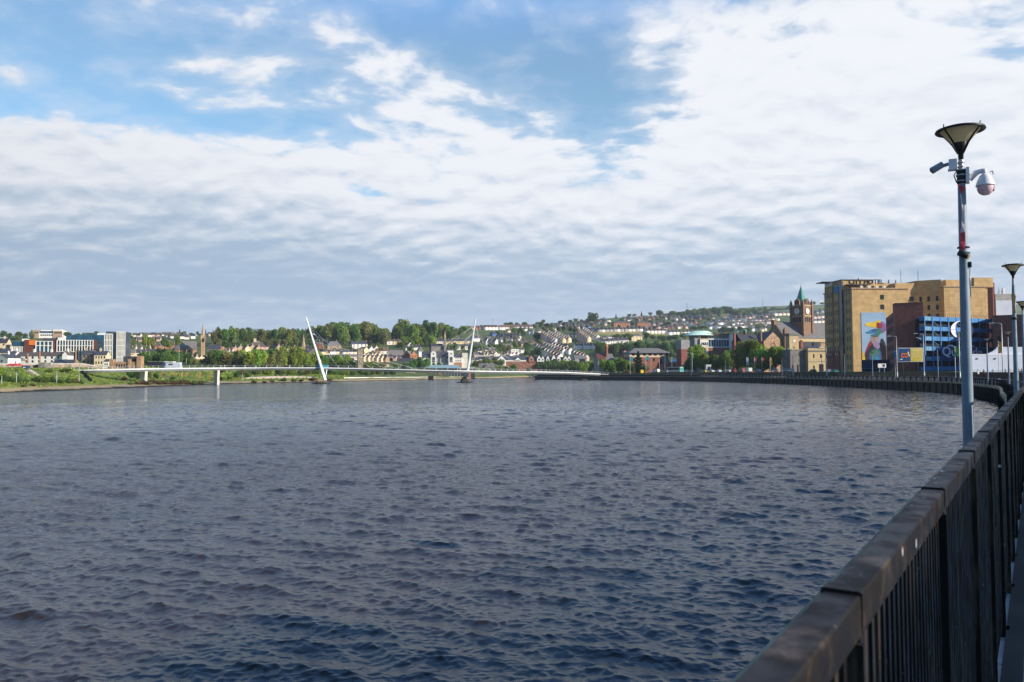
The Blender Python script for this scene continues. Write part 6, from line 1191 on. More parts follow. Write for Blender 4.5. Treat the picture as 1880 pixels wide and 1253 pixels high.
for x, y, h_ in ((-1.5, -1.5, .9), (0, -1.5, .5), (1.5, -1.5, 1.3), (1.5, 1.5, .8), (-1.5, 1.5, 1.2)): mb.box(x - .5, x + .5, y - .5, y + .5, ch(642) + .001, ch(642) + h_)
mb.build('battlement', M['rubble_stone'], t)

# --- glass offices and the fort on the left bank
Y = 520
b = Bld('glass_office', 'long blue glass office with white fins and an orange panelled maroon tower', 'office building', 65, 189, Y, 664, 12)
W1 = b.u(95); z2 = b.h(626.5); zu = b.h(614)
b.box('upper_glazing', 'glass_blue', b.u(115), b.u(189), 6, 22, b.h(630), zu); b.box('glazing', 'glass_blue', 0, W1, .3, 18, -4, z2 - .4); b.box('glazing', 'glass_blue', b.u(103.5), b.u(170), .3, 18, -4, b.h(624.5) - .4); b.box('maroon_link', 'maroon', W1 + .02, b.u(103.5) - .02, .6, 14, -4, b.h(625)); b.box('side_glazing', 'glass_blue', b.u(170) + .02, b.u(189), 1.2, 16, -4, b.h(624.5)); b.box('white_penthouse', 'white', b.u(100), b.u(114), 5, 12, b.h(626), b.h(619)); b.box('roof_plant', 'glass_grey', b.u(149), b.u(169), 9, 18, zu + .01, b.h(609.5)); b.box('roof_plant', 'white_metal', b.u(170), b.u(188), 9, 18, zu + .01, b.h(610.5)); b.box('dark_roof', 'slate', b.u(72), b.u(99), 6, 16, z2 - .3, b.h(620.5)); b.box('dark_slot', 'maroon', b.u(170) + .05, b.u(177), .9, 1.19, -4, b.h(625))
for u in np.linspace(0, W1, 5): b.box('fin', 'white', u - .22, u + .22, -.3, .28, -4, z2)
for u in np.linspace(b.u(103.8), b.u(170), 14): b.box('fin', 'white', u - .2, u + .2, -.3, .28, -4, b.h(624.3))
for z in (z2 - .4, b.h(635.5)): b.box('floor_band', 'white', .23, W1, -.2, .27, z, z + .4)
for z in (b.h(624.3) - .4, b.h(635.5), b.h(646.5)): b.box('floor_band', 'white', b.u(103.8) + .22, b.u(170), -.2, .27, z, z + .35)
for u in np.linspace(b.u(105.5), b.u(169), 26): b.box('slim_fin', 'glass_dark', u - .12, u + .12, .1, .285, b.h(646), b.h(636))
for u in np.linspace(b.u(177), b.u(188), 5): b.box('mullion', 'glass_grey', u - .12, u + .12, 1.0, 1.19, -4, b.h(625.5))
ua, ub, uc = b.u(43.5), b.u(52), b.u(64.8); b.box('maroon_tower', 'maroon', ua, ub, 0, 14, -4, b.h(624)); b.box('recess_wall', 'maroon', ub + .01, uc, .7, 14, -4, b.h(634)); b.box('orange_panel', 'orange_panel', ub + .02, uc, -.1, .6, b.h(634) + .02, b.h(624.5)); b.box('west_glazing', 'glass_blue', b.u(18), ua - .02, 2, 14, b.h(637), b.h(627)); b.box('west_glazing', 'glass_dark', b.u(18), ua - .02, 1.2, 14, -4, b.h(637) - .02)
for u in np.linspace(b.u(18.2), ua - .3, 9): b.box('fin', 'white', u - .18, u + .18, .7, 1.18, -4, b.h(637))
b.box('floor_band', 'white', b.u(18), ua - .03, .6, 1.17, b.h(637), b.h(636.4)); b.box('white_penthouse', 'white', b.u(36), b.u(43), 3, 9, b.h(627) + .01, b.h(622))
b = Bld('tower_block', 'white gridded glass tower pair joined by a dark slot at the end of the offices', 'tower block', 190.5, 229, 505, 668, 9)
for p0, p1, pt, nf in ((190.5, 206, 613.5, 6), (213, 229, 609.5, 8)):
    a0, a1 = b.u(p0), b.u(p1); zt = b.h(pt); g_ = b.box('glazing', 'glass_grey', a0, a1, .3, 12, -4, zt)
    for u in np.linspace(a0 + .15, a1 - .15, nf): b.box('fin', 'white', u - .17, u + .17, -.1, .29, -4, zt + .1)
    for py in (pt, 624.5, 634.5, 644.5, 655.5): z = b.h(py); b.box('floor_band', 'white', a0 + .33, a1 - .33, -.06, .28, z - .3, z + .15)
    b.side(lin(1, 11, 4), [b.h(p) for p in (620, 630, 640, 650)], 1.5, 2.6, 'glass_grey', x=a0 if p0 < 200 else a1, sgn=-1 if p0 < 200 else 1)
b.box('dark_slot', 'glass_blue', b.u(206) + .02, b.u(213) - .02, 1.5, 11, -4, b.h(611)); b.box('roof_plant', 'glass_grey', b.u(190.5), b.u(204), 3, 9, b.h(613), b.h(608.5))
Y = hit(60, 619.5); b = Bld('hill_block', 'large brick and white building with blue roofs on the far left skyline', 'building', 57, 117, Y, 620, 14)
b.box('wall', 'tan_brick', b.u(60.5), b.u(70), 0, 14, -6, b.h(606)); b.box('pale_end', 'white_metal', 0, b.u(60.5) - .02, .3, 14, -6, b.h(605.5)); b.box('middle_wall', 'white', b.u(65), b.u(98), 1, 16, -6, b.h(612)); b.box('wall', 'tan_brick', b.u(96) + .02, b.u(113), 0, 14, -6, b.h(607.5)); b.box('white_cap', 'white', b.u(96), b.u(112), .2, 13, b.h(607.5) + .01, b.h(605.2)); b.box('end_pier', 'white', b.u(113) + .02, b.W, .3, 12, -6, b.h(607)); b.box('blue_roof', 'glass_blue', b.u(70) + .02, b.u(96), 3, 14, b.h(612) + .01, b.h(608)); b.box('white_dormer', 'white', b.u(73), b.u(94), 2, 3.0, b.h(608) + .01, b.h(606)); b.wins(lin(b.u(62), b.u(69), 2) + lin(b.u(98), b.u(112), 4), [b.h(611)], 2.2, 2.2); b.wins(lin(b.u(72), b.u(95), 6), [b.h(615.5)], 2.2, 2, y=1)
def cottage(lab, p0, p1, base, eave, ridge, Y, th, wallm, roofm, nw, axis='x', dep=7, rows=1, name='cottage', ch=(.1, .9), group=None):
    b = Bld(name, lab, 'house', p0, p1, Y, base, th, group); ze, zr = b.h(eave), b.h(ridge)
    b.gable('wall', wallm, 0, b.W, 0, dep, -3, ze, zr - ze, axis); rf = b.roof('gx' if axis == 'x' else 'gy', roofm, 0, b.W, 0, dep, ze + .06, zr - ze, .25)
    if nw: b.wins(lin(.3, b.W - .3, nw), [ze * .78, ze * .28][:rows + 1] if rows > 1 else [ze * .55], min(.95, b.W / nw * .4), min(1.3, ze * .3))
    for c_ in ch: b.chimney(b.W * c_ if axis == 'x' else b.W / 2, dep / 2 if axis == 'x' else dep * c_, zr - .5, .9, 1.7, wallm if wallm != 'rubble_stone' else 'tan_brick', rf)
    return b
cottage('long white two-storey barrack house with a row of small windows', 29, 113.5, 668, 654, 647, 430, 4, 'white', 'brown_tile', 7, rows=2, ch=(.31, .69), dep=8)
cottage('white gable-ended house joined to the long white house', 113.6, 124, 668, 652, 645.5, 429, 6, 'white', 'brown_tile', 0, 'y', ch=(.5,))
cottage('low dark-roofed outbuilding behind the fort wall', 96, 135, 671, 668, 661, 400, 4, 'rubble_stone', 'slate', 0, ch=(), name='outbuilding')
cottage('old rubble stone house under scaffolding', 150, 172, 668, 651, 644, 440, 12, 'rubble_stone', 'slate', 3, rows=2, ch=(.2,))
cottage('cream rendered house with a hipped slate roof by the tower block', 172.5, 195, 672, 652, 645, 436, 10, 'cream', 'slate', 4, rows=2, ch=(.35,))
cottage('small blank white house at the end of the fort wall', 190, 199.5, 676, 664, 660, 415, 6, 'white', 'slate', 2, ch=())
cottage('white cottage at the far left edge of the town', -8, 14, 670, 658, 651, 400, -18, 'white', 'slate', 1, 'y', ch=(.5,))
cottage('tall cream house at the far left edge', -10, 11.5, 645, 630, 622, 520, 10, 'cream', 'dark_tile', 2, rows=2, ch=(.6,))
cottage('grey-roofed row house behind the white cottage', -6, 17, 660, 648, 640, 460, 10, 'cream', 'slate', 3, ch=(.3, .9))
cottage('white house with tall chimneys left of the long white house', 15, 27, 668, 651, 645, 440, 10, 'white', 'slate', 2, rows=2, ch=(.1, .85))
cottage('pale blue shed beside the white cottage', 14.5, 26, 671, 662, 657, 420, -15, 'grey_render', 'grey_tile', 1, 'y', ch=(), name='shed')
for i, (px, y0, y1, lab) in enumerate(((72.8, 668, 644, 'taller thin brick chimney in front of the long white house'), (139, 670, 643, 'thin brick chimney beside the scaffolded stone house'), (50.5, 668, 650, 'shorter thin brick chimney at the west end of the white house'))):
    t = thing('chimney_stack', lab, 'chimney', W(px, 398, zof(px, y0, 398)), R(15)); h_ = zof(px, y1, 398) - t.location.z; mb = MB(); mb.prism([(-.32, -.32), (.32, -.32), (.32, .32), (-.32, .32)], -2, h_ - .5, top=[(-.24, -.24), (.24, -.24), (.24, .24), (-.24, .24)]); mb.build('stack', M['orange_brick'], t); mb = MB(); mb.box(-.32, .32, -.32, .32, h_ - .499, h_); mb.build('cap', M['tan_brick'], t)
t = thing('scaffold', 'steel scaffolding wrapped round the old stone house', 'scaffold', W(147, 437, zof(147, 668, 437)), R(12)); 
for i in range(6): mb = MB(); mb.tube([(i * 1.5, 0, -1), (i * 1.5, 0, 7.2)], .05, 5); mb.build('upright', M['dark_metal'], t)
for z in (1.8, 3.6, 5.4, 7.1): mb = MB(); mb.tube([(-.3, 0, z), (7.8, 0, z)], .05, 5); mb.build('ledger', M['galv'], t)
t = thing('fort_wall', 'long tan rubble stone fort wall along the top of the grassy bank', 'wall', (0, 0, 0)); mb = MB(); cp = MB(); pts = [W(px, 330 + (px - 10) * .28, 0) for px in range(-30, 202, 6)]
tops = [zof(px, 669 if px < 75 else 667.5 if px < 90 else 668.5 if px < 150 else 668.5 + (px - 150) * .16, p.y) for px, p in zip(range(-30, 202, 6), pts)]
for (p, z), (q, y_) in zip(zip(pts, tops), list(zip(pts, tops))[1:]): mb.add([(p.x, p.y, z), (q.x, q.y, y_), (q.x, q.y, 2), (p.x, p.y, 2), (p.x, p.y + 1, z), (q.x, q.y + 1, y_)], [(3, 2, 1, 0), (0, 1, 5, 4)]); cp.add([(p.x, p.y - .1, z + .02), (q.x, q.y - .1, y_ + .02), (q.x, q.y + .8, y_ + .3), (p.x, p.y + .8, z + .3), (p.x, p.y - .1, z - .2), (q.x, q.y - .1, y_ - .2)], [(0, 1, 2, 3), (4, 5, 1, 0)])
mb.build('wall_face', M['rubble_stone'], t); cp.build('coping', M['concrete'], t)
o_ = thing('fort_bastion', 'square rubble stone bastion projecting from the fort wall', 'bastion', W(80, 345, 4), R(8)); mb = MB(); w = 11 * 345 / F; mb.box(-w / 2, w / 2, -2, 4, -4, zof(80, 666.5, 345) - 4); mb.build('wall_face', M['grey_stone'], o_); mb = MB(); mb.box(-w / 2 - .15, w / 2 + .15, -2.15, 4.1, zof(80, 666.5, 345) - 3.999, zof(80, 665.7, 345) - 4); mb.build('coping', M['concrete'], o_)
b = Bld('stone_ruin', 'low pale stone ruin with two square turrets beside the bridge end', 'ruin', 201, 258, 400, 678, 6); b.box('wall_face', 'sandstone', 0, b.W, 0, 2, -3, b.h(664.5)); b.wins(lin(b.u(212), b.u(235), 5), [b.h(672)], .7, 1.6, 'dark_void'); b.box('turret', 'sandstone', b.u(201), b.u(208), -.6, 3, -3, b.h(660)); b.box('turret', 'sandstone', b.u(235), b.u(239.5), -.5, 3, -3, b.h(660)); b.box('turret', 'sandstone', b.u(251.5), b.u(259), -.7, 4, -3, b.h(654)); b.box('dark_shed', 'slate', b.u(222), b.u(251), 3, 8, b.h(665), b.h(654.5))
b = Bld('storage_container', 'long navy storage container behind the western bridge pier', 'container', 270, 306, 480, 675, 4); b.box('body', 'car_dark', 0, b.W, 0, 3, -2, b.h(664.5)); b.box('door', 'board_blue', b.W * .8, b.W * .97, -.05, -.002, -1, b.h(666)); b.box('roof_edge', 'galv', -.05, b.W + .05, -.05, 3.05, b.h(664.5) + .001, b.h(664.0))
b = Bld('white_shed', 'pale grey shed with a flat white roof behind the footbridge', 'shed', 304, 330, 470, 674, 6); b.box('wall', 'hoarding_white', 0, b.W, 0, 4, -2, b.h(665.5)); b.box('roof', 'white', -.8, b.W * .55, -.4, 4.3, b.h(665.5) + .002, b.h(664.2)); b.box('window', 'glass_grey', b.W * .2, b.W * .5, -.04, -.002, b.h(671), b.h(668))
def parasol(lab, px, Y):
    t = thing('cafe_parasol', lab, 'parasol', W(px, Y, zof(px, 680, Y)), 0, 'red parasols under the fort wall'); mb = MB(); mb.tube([(0, 0, -.5), (0, 0, 2.4)], .05, 6); mb.build('pole', M['dark_metal'], t); mb = MB(); mb.lathe([(1.5, 2.0), (.8, 2.4), (0, 2.75)], 8, sm=False); mb.lathe([(1.5, 2.0), (1.5, 1.8)], 8, sm=False); mb.build('canopy', M['red_paint'], t)
for i, px in enumerate((19.5, 24.5, 29.5, 34.5)): parasol(f'{ORD[i]} red parasol from the left under the fort wall', px, 312 + 3 * (i % 2))
b = Bld('kiosk', 'navy kiosk beside the red parasols', 'kiosk', 40, 49.5, 314, 679.5, 5); b.box('wall', 'board_blue', 0, b.W, 0, 2.5, -1, b.h(672.5)); b.box('hatch', 'offwhite', b.W * .2, b.W * .75, -.05, -.002, .8, b.h(674)); b.box('roof', 'car_dark', -.1, b.W + .1, -.1, 2.6, b.h(672.5) + .001, b.h(672))
t = thing('bank_stairway', 'pale concrete stairway descending the grassy bank', 'stairs', (0, 0, 0)); mb = MB(); n = 18
for i in range(n):
    f = i / (n - 1); px = 51 + 15 * f; py = 680.5 + 9.5 * f; Yq = hit(px, py, 231); z = tz(px, Yq); x = xof(px, Yq); mb.box(x - .9, x + .9, Yq - .9, Yq + .9, z - .4, z + .22)
mb.build('steps', M['concrete'], t)
t = thing('ramp_fence', 'dark screen fence running down the bank beside the bridge end', 'fence', (0, 0, 0)); mb = MB(); pts = []
for i in range(12): f = i / 11; px = 150 + 19 * f; py = 684 + 18 * f; Yq = hit(px, py, 262); pts.append(W(px, Yq, tz(px, Yq)))
for p, q in zip(pts, pts[1:]): mb.add([(p.x, p.y, p.z - .3), (q.x, q.y, q.z - .3), (q.x, q.y, q.z + 1.3), (p.x, p.y, p.z + 1.3)], [(0, 1, 2, 3)])
mb.build('screen', M['dark_metal'], t)
for p in pts[::3]: mb = MB(); mb.box(p.x - .08, p.x + .08, p.y - .08, p.y + .08, p.z - .4, p.z + 1.45); mb.build('post', M['galv'], t)
# --- two unseen blocks, added to shade the car park and the paving by the viewer
b = thing('car_park_shade_block', 'plain brick office block with rows of windows beside the car park', 'office', (200, 165, PROM), 0); mb = MB(); mb.box(0, 26, 0, 92, -1, 34); mb.build('wall', M['tan_brick'], b); mb = MB(); mb.box(-.3, 26.3, -.3, 92.3, 34.001, 34.6); mb.build('coping', M['concrete'], b)
for z in range(6):
    for k in range(10): obj('window', win_mesh(2.2, 2.2, 'glass_dark'), b, (0, 6 + k * 9, 4 + z * 5), R(-90))
c_ = Vector((8.9, 10.9)); dirs = Vector((math.sin(SUN_AZ), math.cos(SUN_AZ))); p = c_ + dirs * 38
b = thing('paving_shade_block', 'old brick warehouse set back from the promenade behind the viewer', 'warehouse', (p.x, p.y, PROM), SUN_AZ * -1 + PI / 2); mb = MB(); mb.box(0, 16, -46, 0, -1, 17.5); mb.build('wall', M['red_brick'], b); mb = MB(); mb.box(-.3, 16.3, -46.3, .2, 17.501, 18); mb.build('coping', M['concrete'], b)
for z in (3, 7, 11, 15):
    for k in range(9): obj('window', win_mesh(1.4, 2.0, 'glass_dark'), b, (0, -4 - k * 4.8, z), R(-90))
# ------------------------------------------------------------------ the footbridge
DECK = [(122, 345), (138, 338), (200, 340), (264, 356), (330, 374), (398, 396), (460, 405), (520, 409), (592, 413), (650, 416), (720, 418), (790, 420), (853, 424), (915, 440), (980, 468), (1030, 494), (1075, 518), (1112, 536)]
DPY = [(120, 680.6), (138, 680.0), (264, 677.2), (398, 675.8), (500, 675.3), (592, 675.4), (660, 676.6), (720, 678.2), (790, 679.8), (853, 681.0), (915, 682.0), (980, 682.6), (1030, 683.6), (1075, 685.6), (1112, 687.4)]
dpy = lerp_tab(DPY)
fb = thing('footbridge', 'long curving white footbridge with two leaning masts across the river', 'bridge', (0, 0, 0))
ctr = catmull([DECK[0]] + DECK + [DECK[-1]], 6)
P = [W(q[0], q[1], zof(q[0], dpy(q[0]), q[1])) for q in ctr]
def frame(i):
    t = (P[min(i + 1, len(P) - 1)] - P[max(i - 1, 0)]); t.z = 0; t.normalize(); return t, Vector((-t.y, t.x, 0))
girder, edge, under, handr = MB(), MB(), MB(), MB()
for i in range(len(P) - 1):
    (t, n), (u, m) = frame(i), frame(i + 1); a, b = P[i], P[i + 1]; Z = Vector((0, 0, 1))
    for sg in (-1, 1):
        A, B_ = a + n * 2.1 * sg, b + m * 2.1 * sg; A2, B2 = a + n * 1.5 * sg - Z * 1.25, b + m * 1.5 * sg - Z * 1.25
        girder.add([A - Z * .32, B_ - Z * .32, B2, A2], [(0, 1, 2, 3) if sg > 0 else (3, 2, 1, 0)])
        e1, e2 = a + n * 2.25 * sg, b + m * 2.25 * sg; i1, i2 = a + n * 1.9 * sg, b + m * 1.9 * sg
        edge.add([e1 - Z * .38, e2 - Z * .38, e2 + Z * .12, e1 + Z * .12, i1 + Z * .12, i2 + Z * .12], [(0, 1, 2, 3), (3, 2, 5, 4)])
        handr.tube([a + n * 2.05 * sg + Z * 1.25, b + m * 2.05 * sg + Z * 1.25], .035, 5, cap=False); handr.tube([a + n * 2.05 * sg + Z * .8, b + m * 2.05 * sg + Z * .8], .015, 4, cap=False)
    under.add([a + n * 1.5 - Z * 1.25, b + m * 1.5 - Z * 1.25, b - m * 1.5 - Z * 1.25, a - n * 1.5 - Z * 1.25], [(0, 1, 2, 3)]); under.add([a + n * 1.9, b + m * 1.9, b - m * 1.9, a - n * 1.9], [(3, 2, 1, 0)])
girder.build('girder', M['deck_side'], fb); edge.build('deck_edge', M['white_metal'], fb); under.build('deck', M['under_grey'], fb); handr.build('handrail', M['galv'], fb)
post = MB(); post.box(-.05, .05, -2.12, -2.02, .1, 1.3); post.box(-.05, .05, 2.02, 2.12, .1, 1.3); pme = post.mesh('parapet_post', M['white_metal'])
acc = 0
for i in range(1, len(P)):
    acc += (P[i] - P[i - 1]).length
    if acc > 4.6: t, n = frame(i); obj('parapet_post', pme, fb, P[i], math.atan2(t.y, t.x)); acc = 0
def mast(px_t, py_t, px_b, py_b, Y, wt, wb, lean_y, label):
    top, bot = at(px_t, py_t, Y + lean_y), at(px_b, py_b, Y); n = 9; pts = [bot + (top - bot) * (k / (n - 1)) for k in range(n)]
    r = [(wb + (wt - wb) * (k / (n - 1)) ** .85) for k in range(n)]; mb = MB(); d = (top - bot).normalized(); ax = Vector((1, .35, 0)).normalized(); ax = (ax - d * ax.dot(d)).normalized(); ay = d.cross(ax); base = len(mb.v)
    for p, q in zip(pts, r):
        for cx, cy in ((-1, -.55), (-.55, -1), (.55, -1), (1, -.55), (1, .55), (.55, 1), (-.55, 1), (-1, .55)): mb.v.append(tuple(p + ax * cx * q + ay * cy * q * .9))
    for k in range(n - 1):
        for j in range(8): mb.f.append([k * 8 + j, k * 8 + (j + 1) % 8, (k + 1) * 8 + (j + 1) % 8, (k + 1) * 8 + j]); mb.m.append(0); mb.smooth.append(False)
    mb.f.append([(n - 1) * 8 + j for j in range(8)]); mb.m.append(0); mb.smooth.append(False)
    o = mb.build('mast', M['white_metal'], fb); o['label'] = label; return top, bot, pts
m1 = mast(562, 583, 597, 699, 409, .30, .85, 3, 'leaning white mast nearer the wooded bank'); m2 = mast(873.5, 584, 857, 692, 431, .28, .75, -3, 'upright-leaning white mast nearer the town')
def cable(a, b): mb = MB(); mb.tube([a, b], .034, 5); mb.build('cable', M['white_metal'], fb)
def deck_pt(px, sg=0):
    j = min(range(len(P)), key=lambda k: abs(pxof(P[k].x, P[k].y) - px)); t, n = frame(j); return P[j] + n * 2.1 * sg + Vector((0, 0, .1))
for k, px in enumerate((622, 652, 680, 708, 736, 764)): cable(m1[2][-2 - k // 2] if k else m1[2][-2], deck_pt(px, -1))
for k, px in enumerate((748, 768, 785, 800, 815, 900, 920, 945, 965, 985)): cable(m2[2][-2 - (k % 5) // 2], deck_pt(px, 1))
mb = MB(); bk = m1[2][6]; mb.tube([bk + Vector((-2.0, 0, -.9)), bk, bk + Vector((2.4, 0, -.9))], .12, 6); mb.build('cable_yoke', M['white_metal'], fb)
mb = MB(); p0 = at(600, 679, 411); mb.tube([p0, at(597, 697, 410)], [.28, .16], 6); mb.build('prop', M['white_metal'], fb); mb = MB(); mb.tube([at(846, 682, 426), at(847.5, 694, 428)], [.3, .18], 6); mb.build('prop', M['white_metal'], fb)
mb = MB(); a = at(856, 684, 430); mb.prism([(a.x - .9, a.y - .8), (a.x + .9, a.y - .8), (a.x + .9, a.y + .8), (a.x - .9, a.y + .8)], 2.0, a.z); mb.build('mast_foot', M['white_metal'], fb)
# wind screens beside the first mast
scr = MB(); 
for sg, p0, p1 in ((1, 572, 605), (-1, 580, 609)):
    js = [k for k in range(len(P)) if p0 <= pxof(P[k].x, P[k].y) <= p1]
    for j, k in zip(js, js[1:]): (t, n), (u, m) = frame(j), frame(k); a, b = P[j] + n * 2.2 * sg, P[k] + m * 2.2 * sg; scr.add([a + Vector((0, 0, .15)), b + Vector((0, 0, .15)), b + Vector((0, 0, 1.5)), a + Vector((0, 0, 1.5))], [(0, 1, 2, 3)])
scr.build('wind_screen', mat('screen_teal', (.05, .28, .36), .3, .1, 1), fb)
for px, pyb, w in ((264, 702, .75), (397.5, 708, .62)):
    j = min(range(len(P)), key=lambda k: abs(pxof(P[k].x, P[k].y) - px)); p = P[j]; t, n = frame(j); a = math.atan2(t.y, t.x); zb = -1.0 if px > 300 else tz(px, p.y) - 1
    mb = MB(); mb.prism([(-w, -1.3), (w, -1.3), (w, 1.3), (-w, 1.3)], zb, p.z - 1.26, top=[(-w * .9, -1.6), (w * .9, -1.6), (w * .9, 1.6), (-w * .9, 1.6)]); o = mb.build('pier', M['offwhite'], fb, (p.x, p.y, 0)); o.rotation_euler = (0, 0, a)
for px, Yc, w, h, nm in ((590, 409, 8.2, 1.5, 'first'), (853.5, 430, 8.0, 3.2, 'second'), (1071, 514, 5.5, .8, 'third')):
    x = xof(px, Yc); isl = thing('pile_cap', {'first': 'low dark timber-edged island under the leaning mast', 'second': 'pyramid-shaped dark island under the upright mast', 'third': 'small flat pile cap beside the bridge landing'}[nm], 'pile cap', (x, Yc, 0), .2)
    mb = MB(); k = .55 if nm != 'second' else .22; pl = [(-w / 2, -1.5), (-w / 3, -3), (w / 3, -3), (w / 2, -1.5), (w / 2, 1.5), (w / 3, 3), (-w / 3, 3), (-w / 2, 1.5)]; mb.prism(pl, -1.5, h, top=[(x_ * k, y_ * k) for x_, y_ in pl]); mb.build('base', M['quay_concrete'], isl); mb = MB(); mb.prism([(x_ * 1.06, y_ * 1.06) for x_, y_ in pl], -1.4, .45); mb.build('timber_fender', M['timber_dark'], isl); mb = MB(); mb.prism([(x_ * (k + .1), y_ * (k + .1)) for x_, y_ in pl], h * .8, h * .86 + .12); mb.build('capping', M['sandstone'], isl)
d = thing('mooring_dolphin', 'squat dark timber mooring dolphin against the far bank', 'dolphin', W(791, 615, 0), .1); mb = MB(); mb.box(-2.1, 2.1, -1.5, 1.5, -1.5, 3.0); mb.build('body', M['timber_dark'], d); mb = MB(); mb.box(-2.2, 2.2, -1.6, 1.6, 3.001, 3.25); mb.build('cap', M['under_grey'], d)

# ------------------------------------------------------------------ lamps along the quay
AZ = lambda x, y: math.atan2(x, y)
def lamp_meshes():
    D = {}
    mb = MB(); mb.lathe([(.14, 0), (.14, .25), (.122, .4), (.116, 2.4), (.084, 6.3), (.072, 6.62)], 20); D['pole'] = mb.mesh('pole', M['pole_paint'])
    mb = MB(); mb.lathe([(.055, 6.60), (.055, 6.97)], 14)
    for z in (6.66, 6.75, 6.84): mb.lathe([(.057, z), (.078, z + .015), (.078, z + .03), (.057, z + .045)], 14)
    D['neck'] = mb.mesh('neck', M['galv'])
    mb = MB(); mb.lathe([(0, 6.93), (.062, 6.93), (.066, 7.07), (.10, 7.12), (.195, 7.295), (.193, 7.297), (0, 7.297)], 20); D['cup'] = mb.mesh('lamp_cup', M['lamp_black'])
    mb = MB(); mb.lathe([(.19, 7.296), (.29, 7.40), (.42, 7.53), (.48, 7.588)], 28); D['bowl'] = mb.mesh('lamp_bowl', M['lantern'])
    mb = MB(); mb.lathe([(.44, 7.588), (.58, 7.555), (.592, 7.57), (.575, 7.605), (.40, 7.65), (0, 7.68)], 32); D['rim'] = mb.mesh('lamp_rim', M['lamp_black'])
    mb = MB(); mb.lathe([(.445, 7.587), (0, 7.60)], 32); D['reflector'] = mb.mesh('lamp_reflector', M['white'])  # white disc added under the lid to brighten the bowl from inside
    mb = MB(); mb.tube([(.07, 0, 7.08), (.205, 0, 7.29), (.305, 0, 7.40), (.435, 0, 7.53), (.50, 0, 7.62), (.51, 0, 7.69)], [.028, .026, .022, .02, .018, .012], 6); D['rib'] = mb.mesh('lamp_rib', M['lamp_black'])
    return D
pm = mat('pole_paint', (.21, .28, .35), .45, .12, 3, spec=.4, bump=.05, bscale=40, streak=.15); M['pole_paint'] = pm
LM = lamp_meshes()
def lamp(label, px, d, base=None, part=True):
    x = (px - 940) / F * d if base is None else base; t = thing('lamp_post', label, 'lamp post', (x, d, LEDGE), -AZ(x, d) + R(8), 'goblet lamps along the quay')
    hs_ = .89
    for nm, key in (('pole', 'pole'), ('neck', 'neck'), ('lamp_reflector', 'reflector'), ('lamp_rim', 'rim')): obj(nm, LM[key], t, (0, 0, 0), 0, (hs_ if key not in ('pole', 'neck') else 1, hs_ if key not in ('pole', 'neck') else 1, 8.155 / 7.70))
    cup = obj('lamp_cup', LM['cup'], t, (0, 0, 0), 0, (hs_, hs_, 8.155 / 7.70)); obj('lamp_bowl', LM['bowl'], t, (0, 0, 0), 0, (hs_, hs_, 8.155 / 7.70))
    for a in (35, 145, 215, 325): obj('lamp_rib', LM['rib'], t, (0, 0, 0), R(a), (hs_, hs_, 8.155 / 7.70))
    return t
lamps = [('large goblet-shaped lamp post carrying two security cameras and a ribbon', 1774, 18.3), ('second goblet lamp post along the railing, with an orange ribbon', 1864, 42.2), ('third goblet lamp post, cut by the photo edge', 1879.5, 65), ('goblet lamp post half hidden behind the ribboned second lamp', 1851, 116), ('goblet lamp post in front of the curved pale wall', 1812, 140), ('goblet lamp post before the blue car park floors', 1721, 190), ('goblet lamp post in front of the mural', 1601, 232), ('goblet lamp post at the shaded hotel flank', 1550, 264), ('goblet lamp post in front of the yellow harbour office', 1508, 290), ('goblet lamp post left of the harbour office', 1474.5, 310), ('goblet lamp post at the end of the large bright tree', 1435, 330), ('farthest goblet lamp post, before the department store trees', 1331, 410)]
LT = [lamp(*l) for l in lamps]
# cameras, ribbon and fittings of the first lamp; local x points to the right as seen from the promenade
L0 = LT[0]; K = 8.155 / 7.70; lx, ly = L0.location.x, L0.location.y; ang = -AZ(lx, ly)
def fit(name, label, cat, z, group=None): return thing(name, label, cat, (lx, ly, LEDGE + z), ang, group)
zc = lambda py: zof(1765, py, 18.3) - LEDGE
t = fit('dome_camera', 'white dome security camera hanging from a bracket on the big lamp', 'security camera', zc(322)); k = 18.3 / F
mb = MB(); mb.box(.09, .16, -.12, .12, -.20, .15); mb.build('wall_plate', M['cctv_white'], t); mb = MB(); mb.tube([(.15, 0, -.10), (.30, 0, .02), (.42, 0, .055), (.455, 0, .05)], [.09, .065, .05, .05], 12); mb.tube([(.455, 0, .085), (.462, 0, -.06)], [.055, .055], 12); mb.build('bracket', M['cctv_white'], t)
mb = MB(); mb.lathe([(0, -.02), (.06, -.025), (.12, -.09), (.165, -.19), (.19, -.275), (.20, -.30), (.195, -.312), (.16, -.312)], 26, 0, (.47, 0, 0)); mb.build('housing', M['cctv_white'], t)
mb = MB(); mb.lathe([(.172, -.313), (.172, -.36), (.165, -.41), (.13, -.475), (.07, -.515), (0, -.525)], 26, 0, (.47, 0, 0)); mb.build('dome', M['cctv_pink'], t); mb = MB(); mb.box(.58, .645, -.05, .05, -.44, -.335); mb.tube([(.57, .0, .0), (.62, 0, .02), (.63, 0, -.06)], .012, 6); mb.build('lens_cover', M['dark_metal'], t)
t = fit('bullet_camera', 'grey bullet security camera pointing over the river from the big lamp', 'security camera', zc(301)); mb = MB(); mb.box(-.25, -.08, -.08, .08, -.11, .12); mb.box(-.27, -.075, -.09, .09, -.135, -.111); mb.build('junction_box', M['cctv_white'], t); mb = MB(); mb.tube([(-.25, 0, .03), (-.36, 0, .0)], [.04, .04], 10); mb.build('joint', M['cctv_grey'], t)
